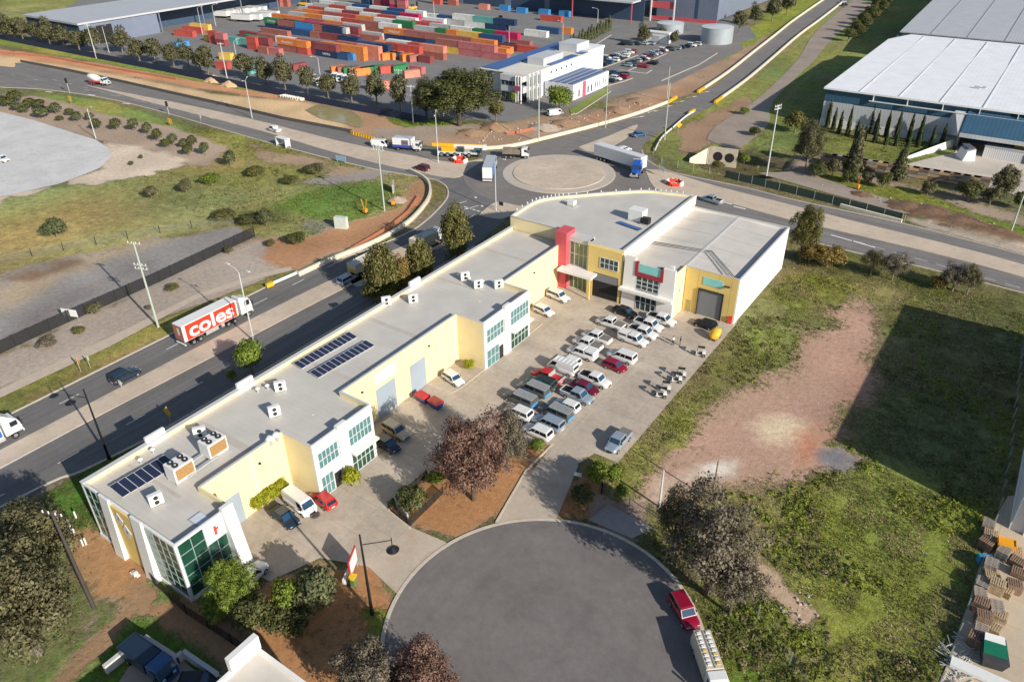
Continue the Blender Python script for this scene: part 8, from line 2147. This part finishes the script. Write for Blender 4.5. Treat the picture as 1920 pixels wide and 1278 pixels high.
# ------------------------------------------------------------------ people
def person(u, v, rz, label, shirt, trousers, hair=(.03, .02, .015)):
    x, y = P(u, v); t = thing('person', label, 'person', (x, y, .03), RAD(rz))
    J = dict(pel=(0, 0, .95, .15), sp=(0, 0, 1.18, .145), ch=(0, 0, 1.38, .16), nk=(0, 0, 1.52, .06), hd=(0, .01, 1.62, .085), ht=(0, .005, 1.76, .07),
             sl=(.19, 0, 1.42, .06), el=(.25, -.02, 1.13, .045), wl=(.27, .08, .90, .035), hl=(.27, .1, .80, .035), sr=(-.19, 0, 1.42, .06), er=(-.26, -.02, 1.14, .045), wr=(-.25, .12, .93, .035), hr=(-.24, .15, .84, .035),
             ll=(.10, 0, .90, .095), kl=(.11, .03, .50, .065), al=(.12, -.02, .09, .045), fl=(.13, .14, .04, .04), lr=(-.10, 0, .90, .095), kr=(-.11, .01, .50, .065), ar=(-.12, -.03, .09, .045), fr=(-.13, .13, .04, .04))
    E_ = [('pel', 'sp'), ('sp', 'ch'), ('ch', 'nk'), ('nk', 'hd'), ('hd', 'ht'), ('ch', 'sl'), ('sl', 'el'), ('el', 'wl'), ('wl', 'hl'), ('ch', 'sr'), ('sr', 'er'), ('er', 'wr'), ('wr', 'hr'), ('pel', 'll'), ('ll', 'kl'), ('kl', 'al'), ('al', 'fl'), ('pel', 'lr'), ('lr', 'kr'), ('kr', 'ar'), ('ar', 'fr')]
    ks = list(J); me = bpy.data.meshes.new('body'); me.from_pydata([J[k][:3] for k in ks], [(ks.index(a), ks.index(b)) for a, b in E_], []); o = bpy.data.objects.new('body', me); COL.objects.link(o)
    o.modifiers.new('skin', 'SKIN'); o.modifiers.new('sub', 'SUBSURF').levels = 1; sv = me.skin_vertices[0].data
    for i, k in enumerate(ks): sv[i].radius = (J[k][3], J[k][3]); sv[i].use_root = k == 'pel'
    dg = bpy.context.evaluated_depsgraph_get(); m2 = bpy.data.meshes.new_from_object(o.evaluated_get(dg)); bpy.data.objects.remove(o); m2.name = 'body'
    for q in (mat('skin', (.45, .27, .19), .6), mat('cloth_' + shirt[0], shirt[1], .85), mat('cloth_' + trousers[0], trousers[1], .85), TRIM): m2.materials.append(q)
    for f in m2.polygons:
        c = f.center; f.use_smooth = True
        f.material_index = 3 if c.z < .1 else (2 if c.z < .98 and abs(c.x) < .22 else (1 if c.z < 1.5 and c.z > (1.12 if abs(c.x) > .2 else .9) else 0))
    b = bpy.data.objects.new('body', m2); COL.objects.link(b); b.parent = t
    R_ = [[(r_ * math.cos(2 * PI * k / 10), -.012 + r_ * math.sin(2 * PI * k / 10), z) for k in range(10)] for r_, z in ((.098, 1.66), (.105, 1.72), (.085, 1.79), (.03, 1.815))]
    q = MB(); q.ring(R_); q.build('hair', mat('hair_dark', hair, .7), t)
    return t


person(1261, 647, 200, 'person in white shirt and dark trousers standing on the drive', ('white', (.72, .72, .72)), ('charcoal', (.02, .02, .028)))
person(1275, 648, 120, 'person in dark blue top and grey trousers standing on the drive', ('dark_blue', (.02, .025, .06)), ('grey', (.22, .20, .18)))

# ------------------------------------------------------------------ scooters, mixer and small things along the bays
SCO = None
for k, (u, v, l) in enumerate(((1312, 663, 'white and black delivery scooter alone, nearest the yellow mixer'), (1267, 712, 'white delivery scooter, front one of the upper pair'), (1275, 703, 'white delivery scooter, rear one of the upper pair'), (1238, 740, 'white delivery scooter, front one of the lower pair'), (1246, 729, 'white delivery scooter, rear one of the lower pair'))):
    x, y = P(u, v, .5)
    if SCO is None:
        SCO = thing('delivery_scooter', '', 'scooter')
        for wx in (-.62, .66):
            for wy in ((0,) if wx > 0 else (-.34, .34)):
                w_ = MB().ycyl((wx, .28), .28, wy - .07, wy + .07, 14).build('wheel', TYR, SCO); MB().ycyl((wx, .28), .15, wy - .08, wy + .08, 10).build('rim', RIM, w_)
        q = MB(); q.tube([(.66, 0, .35), (.5, 0, .8), (.42, 0, 1.12)], [.06, .06, .04], 7); q.tube([(.42, -.36, 1.14), (.42, .36, 1.14)], .025, 6); q.build('handlebar', BLK, SCO)
        q = MB(); q.ring([[(.62, -.2, .35), (.62, .2, .35), (.56, .2, .95), (.56, -.2, .95)], [(.46, -.24, .32), (.46, .24, .32), (.40, .22, .95), (.40, -.22, .95)]], smooth=False); q.box(-.5, .46, -.17, .17, .26, .36); q.build('fairing', WPL, SCO)
        q = MB(); q.box(-.35, .12, -.16, .16, .36, .78); q.build('seat', BLK, SCO); q = MB(); q.box(-.92, -.42, -.28, .28, .62, 1.08); q.build('cargo_box', WPL, SCO)
        q = MB(); q.slab((.5, -.28, 1.1), (.5, .28, 1.1), (.36, .26, 1.72), (.36, -.26, 1.72), .03); q.build('wind_shield', GLT, SCO); q = MB(); q.box(-.7, .4, -.3, .3, 1.72, 1.76); q.build('roof_frame', BLK, SCO)
    place(SCO, x, y, RAD(200 + (k % 2) * 8), l, 'delivery scooters in the bays', .05)
x, y = P(1340, 630, .6); t = thing('cement_mixer', 'yellow round mixer drum machine in the topmost bay', 'mixer', (x, y, .03), RAD(60))
q = MB(); q.ring([[(x_, r_ * math.cos(k * PI / 8), 1.05 + x_ * .35 + r_ * math.sin(k * PI / 8)) for k in range(16)] for x_, r_ in ((-.9, .35), (-.5, .85), (.1, .98), (.7, .62), (1.0, .42))]); q.build('drum', YB, t)
q = MB(); q.box(-.9, .9, -.5, -.4, .3, .42); q.box(-.9, .9, .4, .5, .3, .42); q.box(-.1, .1, -.5, .5, .3, .4); q.build('frame', BLK, t); wheels_at(t, (-.3,), .7, .3, .15, 12)
x, y = P(1382, 603); t = thing('gas_trolley', 'orange red trolley beside the white warehouse corner', 'trolley', (x - .9, y - 1.2, .03), RAD(30))
q = MB(); q.cyl((-.2, 0), .17, .15, 1.35, 12); q.cyl((.2, 0), .17, .15, 1.25, 12); q.build('cylinder', mat('orange_red', (.70, .12, .03), .5), t); q = MB(); q.box(-.42, .42, -.25, .25, .08, .15); q.box(-.42, .42, -.27, -.22, .15, 1.5); q.build('frame', PRED, t); wheels_at(t, (0,), .34, .12, .06, 8)
for k, (u, v, l) in enumerate(((792, 746, 'red lidded blue bin skip closer to the roller door'), (817, 757, 'red lidded blue bin skip further from the roller door'))):
    x, y = P(u, v, .6); t = thing('skip_bin', l, 'bin', (x, y, .02), RAD(-8)); q = MB(); q.ring([[(-.85, -.55, .12), (.85, -.55, .12), (.85, .55, .12), (-.85, .55, .12)], [(-1.05, -.75, 1.15), (1.05, -.75, 1.15), (1.05, .75, 1.15), (-1.05, .75, 1.15)]], smooth=False); q.build('bin_body', paint('bin_blue', (.03, .05, .2)), t)
    q = MB(); q.ring([[(-1.1, -.8, 1.15), (1.1, -.8, 1.15), (1.1, .8, 1.15), (-1.1, .8, 1.15)], [(-.9, -.5, 1.42), (.9, -.5, 1.42), (.9, .6, 1.42), (-.9, .6, 1.42)]], smooth=False); q.build('lid', PRED, t); wheels_at(t, (-.6, .6), .5, .12, .08, 8)
x, y = P(705, 778); 
for k, (u, v) in enumerate(((1090, 700), (1180, 742), (1155, 612), (975, 640), (1062, 602), (985, 680), (1143, 595))):
    x, y = P(u, v); tag(MB().box(x - .45, x + .45, y - .3, y + .3, .0, .06).build('drain_grate', GALV), kind='structure')

# ------------------------------------------------------------------ pallet yard on the right
WOOD = [mat('pallet_wood_' + n, c, .9, .25, 2) for n, c in (('grey', (.34, .29, .24)), ('tan', (.46, .35, .22)), ('brown', (.26, .17, .12)))]


def pallet_mesh():
    m = MB()
    for k in range(7): m.box(-.6 + .178 * k, -.6 + .178 * k + .11, -.5, .5, .12, .145)
    for y in (-.5, -.05, .4): m.box(-.6, .58, y, y + .1, .025, .119)
    for k in range(3): m.box(-.6 + .52 * k, -.46 + .52 * k, -.5, .5, 0, .024)
    return m.mesh('pallet')


PM = pallet_mesh(); PM.materials.append(WOOD[0])
ST = [(1853, 985, 7), (1858, 1003, 5), (1850, 1020, 8), (1880, 1038, 9), (1902, 1036, 7), (1907, 1055, 6), (1856, 1062, 10), (1860, 1080, 6), (1910, 1075, 5), (1842, 1098, 8), (1868, 1100, 11), (1900, 1100, 9), (1836, 1116, 7), (1884, 1108, 6), (1838, 1135, 10), (1866, 1140, 8), (1874, 1155, 6), (1843, 1160, 10), (1838, 1185, 8), (1862, 1178, 5), (1830, 1200, 9), (1847, 1212, 4)]
for k, (u, v, n) in enumerate(ST):
    x, y = P(u, v, n * .07); an = RAD(rr.uniform(-18, 18) + (90 if k % 3 == 0 else 0)); m_ = WOOD[k % 3]
    for j in range(n):
        o = bpy.data.objects.new('pallet', PM); COL.objects.link(o); o.location = (x + rr.uniform(-.04, .04), y + rr.uniform(-.04, .04), .06 + .146 * j); o.rotation_euler = (0, 0, an + rr.uniform(-.06, .06)); o.scale = (1.25, 1.25, 1); recolour(o, m_)
        tag(o, f'{("grey", "tan", "brown")[k % 3]} wooden pallet, {ORD[j]} from the ground in the {ORD[k]} stack of the pallet yard', 'pallet', f'pallets of the {ORD[k]} stack')
x, y = P(1886, 1022, 1); t = thing('crate', 'orange plastic crate stack among the pallets', 'crate', (x, y, .06), RAD(8)); q = MB(); slat_box(q, -.9, .9, -.6, .6, 0, 1.6, .06); q.build('crate_side', mat('crate_orange', (.80, .36, .02), .5), t); MB().box(-.84, .84, -.54, .54, 1.3, 1.5).build('crate_fill', mat('crate_orange', (.80, .36, .02), .5), t)
x, y = P(1847, 1048, .6); t = thing('tub', 'bright blue plastic tub at the mesh fence', 'tub', (x, y, .06), RAD(20)); q = MB(); slat_box(q, -.7, .7, -.5, .5, 0, .9, .07); q.build('tub_side', mat('tub_blue', (.03, .28, .55), .5), t); MB().box(-.63, .63, -.43, .43, .02, .3).build('tub_fill', mat('tub_dark', (.03, .06, .1), .7), t)
x, y = P(1862, 1222, 1); t = thing('skip_bin', 'dark skip with green and white sheets on top', 'skip', (x, y, .06), RAD(12)); q = MB(); q.ring([[(-.9, -1.3, 0), (.9, -1.3, 0), (.9, 1.2, 0), (-.9, 1.2, 0)], [(-1.15, -1.7, 1.5), (1.15, -1.7, 1.5), (1.15, 1.5, 1.5), (-1.15, 1.5, 1.5)]], smooth=False); q.build('bin_body', mat('skip_dark', (.05, .055, .06), .7), t)
MB().slab((-1.1, -1.0, 1.56), (1.0, -1.1, 1.62), (1.05, .5, 1.75), (-.95, .6, 1.7), .05).build('green_sheet', mat('green_sheet', (.01, .16, .09), .5), t); MB().slab((-.9, .5, 1.56), (1.0, .5, 1.6), (.9, 1.5, 1.8), (-.8, 1.5, 1.8), .05).build('white_sheet', WPL, t)
x, y = P(1838, 1262, .5); t = thing('sheet_stack', 'long white sheet stack at the bottom edge of the pallet yard', 'sheets', (x, y, .06), RAD(0)); MB().box(-2.6, 2.6, -.6, .6, .2, .55).build('sheet', WPL, t); q = MB(); q.box(-2.2, -2.0, -.6, .6, 0, .2); q.box(2.0, 2.2, -.6, .6, 0, .2); q.build('bearer', WOOD[1], t)
SCR = mat('scrap_pale', (.55, .55, .55), .6, .3, 3); q = MB()
for k in range(110):
    u, v = rr.gauss(1795, 13), rr.gauss(1245, 26); x, y = P(u, v); a = rr.uniform(0, PI); L_ = rr.uniform(.3, 1.6); z = rr.uniform(.05, .35)
    q.tube([(x, y, z), (x + L_ * math.cos(a), y + L_ * math.sin(a), z + rr.uniform(-.15, .2))], rr.uniform(.02, .06), 5)
tag(q.build('scrap_heap', SCR), kind='stuff')
# timber stacks behind the right hand road
TB = [mat('timber_tan', (.46, .33, .19), .85, .2, 1.5), mat('timber_brown', (.20, .13, .09), .85, .2, 1.5), mat('timber_grey', (.30, .27, .24), .85, .2, 1.5)]
for k in range(16):
    u = 1552 + 19 * k; v = 306 + 3.0 * k; x, y = P(u, v); t = thing('timber_stack', f'stack of timber packs, {ORD[k]} from the left before the loading yard', 'timber', (x, y, 0), RAD(rr.uniform(-4, 4)), 'timber stacks before the loading yard')
    for j in range(3): MB().box(-1.9, 1.9, -.9 + .05 * j, .9, .15 + .8 * j, .85 + .8 * j).build('timber_pack', TB[(k + j * 2) % 3], t)
    for s in (-1, 1): MB().box(s * 1.3 - .06, s * 1.3 + .06, -.9, .9, 0, .15).build('bearer', TB[1], t)
# rubble heaps and works clutter in the dirt
RUB = mat('rubble_pale', (.46, .37, .29), .9, .3, 1); SOIL = mat('heap_soil', (.36, .23, .14), .95, .25, .8, bump=.1); DSOIL = mat('heap_dark_soil', (.19, .115, .07), .95, .35, 1.2, bump=.15); ORS = mat('heap_sand', (.62, .42, .24), .95, .2, .8)


def heap(u, v, r_, h_, m_, label, name='dirt_heap'):
    x, y = P(u, v); q = MB(); n = 18; R2 = []
    for j, f in enumerate((1, .8, .55, .28, .06)):
        R2.append([(x + r_ * f * (1 + .22 * math.sin(i * 2.3 + j)) * math.cos(2 * PI * i / n), y + r_ * f * .8 * (1 + .2 * math.sin(i * 1.7 + j * 2)) * math.sin(2 * PI * i / n), -.05 + h_ * (1 - f) ** .8 + rr.uniform(0, .12 * h_)) for i in range(n)])
    q.ring(R2, smooth=True); tag(q.build(name, m_), label, 'heap')


for u, v, r_, h_, m_, l in ((402, 152, 4, 2.2, ORS, 'left sand heap beside the yard pole'), (432, 160, 4, 1.8, ORS, 'right sand heap beside the yard pole'), (560, 186, 3, 1, ORS, 'low sand heap beside the white pipes'), (930, 240, 5, 1.6, SOIL, 'brown soil heap right of the huge dark tree'), (885, 250, 5, 1.2, SOIL, 'low soil heap behind the mobile crane'), (1020, 240, 5, 1.3, RUB, 'pale rubble heap behind the barrier'), (1060, 232, 5, 1.2, SOIL, 'soil heap on the rubble before the solar wing'), (1160, 208, 5, 1.5, SOIL, 'orange soil heap beside the office lawn'), (1200, 190, 5, 1.2, SOIL, 'soil heap by the car park corner'), (1615, 365, 3, .7, DSOIL, 'small soil heap by the site fence'), (1700, 388, 5, .9, DSOIL, 'long dark soil heap, left part, by the right road'), (1745, 398, 6, 1.0, DSOIL, 'long dark soil heap, middle part, by the right road'), (1800, 415, 6, .9, DSOIL, 'long dark soil heap, right part, by the right road'), (1870, 435, 4, .7, DSOIL, 'rubble heap near the right edge pole'), (745, 375, 2.5, .9, RUB, 'pale rubble by the drain portal')): heap(u, v, r_, h_, m_, l)
q = MB()
for k in range(250):
    if k < 150: f = rr.random(); u, v = 900 + 330 * f + rr.gauss(0, 6), 262 - 70 * f + rr.gauss(0, 7)
    elif k < 230: u, v = rr.gauss(1740, 70), 0; v = 395 + (u - 1740) * .26 + rr.gauss(0, 5)
    else: u, v = rr.gauss(1480, 25), rr.gauss(1130, 20)
    x, y = P(u, v); s = rr.uniform(.08, .4 if k < 230 else .25); q.ring([[(x + s * math.cos(i * PI / 3 + k), y + s * math.sin(i * PI / 3 + k), 0) for i in range(6)], [(x + s * .6 * math.cos(i * PI / 3 + k), y + s * .6 * math.sin(i * PI / 3 + k), s * .8) for i in range(6)]], k % 2, smooth=False)
tag(q.build('stones', [RUB, mat('stone_grey', (.34, .31, .28), .9, .2, 2)]), kind='stuff')
OR_NET = see_through('orange_netting', (.58, .20, .10), .6)
for k, (pts, l) in enumerate((([(645, 478), (690, 452), (735, 425), (765, 400), (785, 370)], 'orange netting strip along the excavated soil left of the roundabout'), ([(0, 100), (90, 108), (200, 128), (330, 150)], 'orange netting strip along the top of the sand'), ([(950, 252), (975, 250), (1000, 243)], 'orange netting by the pale rubble heap'))):
    fence('netting', l, pts, .8, OR_NET, 3, True, mat('star_picket', (.25, .22, .2), .7), cat='netting', wd=.04)
for k, (u, v, l) in enumerate(((685, 400, 'orange excavator arm machine at the green patch edge'), (738, 385, 'orange works machine by the drain portal'), (1607, 355, 'orange works machine beside the site fence'))):
    t = thing('piling_machine', l, 'machine', (*P(u, v), 0), RAD(40 * k)); OX = mat('machine_orange', (.72, .30, .03), .5)
    MB().box(-.45, .45, -.35, .35, .3, 1.2).build('body', OX, t); q = MB(); q.bar((-.3, 0, 1.2), (-.9, 0, 3.2), .14, .14); q.bar((.3, 0, 1.2), (.8, 0, 3.4), .14, .14); q.build('mast', OX, t); q = MB(); q.box(-.6, .6, -.45, -.25, 0, .3); q.box(-.6, .6, .25, .45, 0, .3); q.build('track', TRIM, t)
x, y = P(200, 1235, 0)
for k, (a, b, l) in enumerate((((276, 1205), (332, 1241), 'low cream kerb wall, upper run round the shaded bays'), ((348, 1232), (412, 1276), 'low cream kerb wall, lower run round the shaded bays'), ((200, 1262), (272, 1204), 'low cream kerb wall, left run round the shaded bays'), ((312, 1262), (346, 1234), 'low cream kerb wall between the two shaded bays'))):
    a, b = P(*a), P(*b); t = thing('low_wall', l, 'wall', (*a, 0), abs=True); MB().bar((*a, 0), (*b, 0), .35, 1.1).build('wall', CRM, t); MB().bar((*a, 1.1), (*b, 1.1), .45, .08).build('coping', CAP, t)

# white service bollards by the orange soil at the near end
for k, (u, v) in enumerate(((131, 985), (134, 993), (141, 1002), (130, 1000), (136, 1008), (156, 1022), (162, 1020), (143, 970))):
    t = thing('bollard', f'white service bollard, {ORD[k]} of those on the orange soil by the near glass end', 'bollard', (*P(u, v), 0), 0, 'white bollards on the orange soil'); MB().cyl((0, 0), .11, 0, 1.05, 10).build('post', WPL, t); MB().cyl((0, 0), .12, 1.05, 1.12, 10, r2=.05).build('cap', GALV, t)
x, y = P(253, 1075); t = thing('rubbish_pile', 'small pile of white rubbish at the foot of the yellow sign wall', 'rubbish', (x, y, 0))
for k in range(4): MB().box(-.5 + .3 * k, -.15 + .3 * k, -.3 + .1 * (k % 2), .2, .0, .2 + .12 * (k % 3)).build('bag', WPL, t)
x, y = P(427, 1130, 1); t = thing('tarp_cover', 'pale blue sheet cover between the shrubs below the glass corner', 'cover', (x, y, 0), RAD(20)); MB().slab((-1.1, -.6, 1.0), (1.1, -.6, 1.0), (1.0, .7, 1.4), (-1.0, .7, 1.3), .06).build('sheet', mat('sheet_pale_blue', (.45, .58, .66), .5), t)
for s_ in (-1, 1): MB().box(s_ * .9 - .05, s_ * .9 + .05, -.5, -.4, 0, 1.0).build('leg', GALV, t)
# lawn strip and kerbed islands of the office car park
LAWN = sealed('lawn_grass', (.20, .26, .05), patch=.22)
for pts in ([(1068, 206), (1131, 169), (1144, 171), (1080, 213), (1070, 214)], [(1128, 163), (1136, 152), (1143, 156), (1136, 166)]):
    sheet('lawn', pts, LAWN)
kerb([(1070, 215), (1081, 214), (1145, 172)], sm=False, wd=.3)
for pts in ([(1160, 131), (1176, 134), (1212, 138), (1222, 132)], [(1105, 127), (1130, 128), (1196, 104)], [(1178, 133), (1250, 101)], [(1140, 161), (1170, 153), (1186, 147)], [(1085, 105), (1115, 85), (1146, 66)], [(1240, 152), (1310, 122), (1345, 100)]):
    kerb(pts, sm=False, wd=.5)
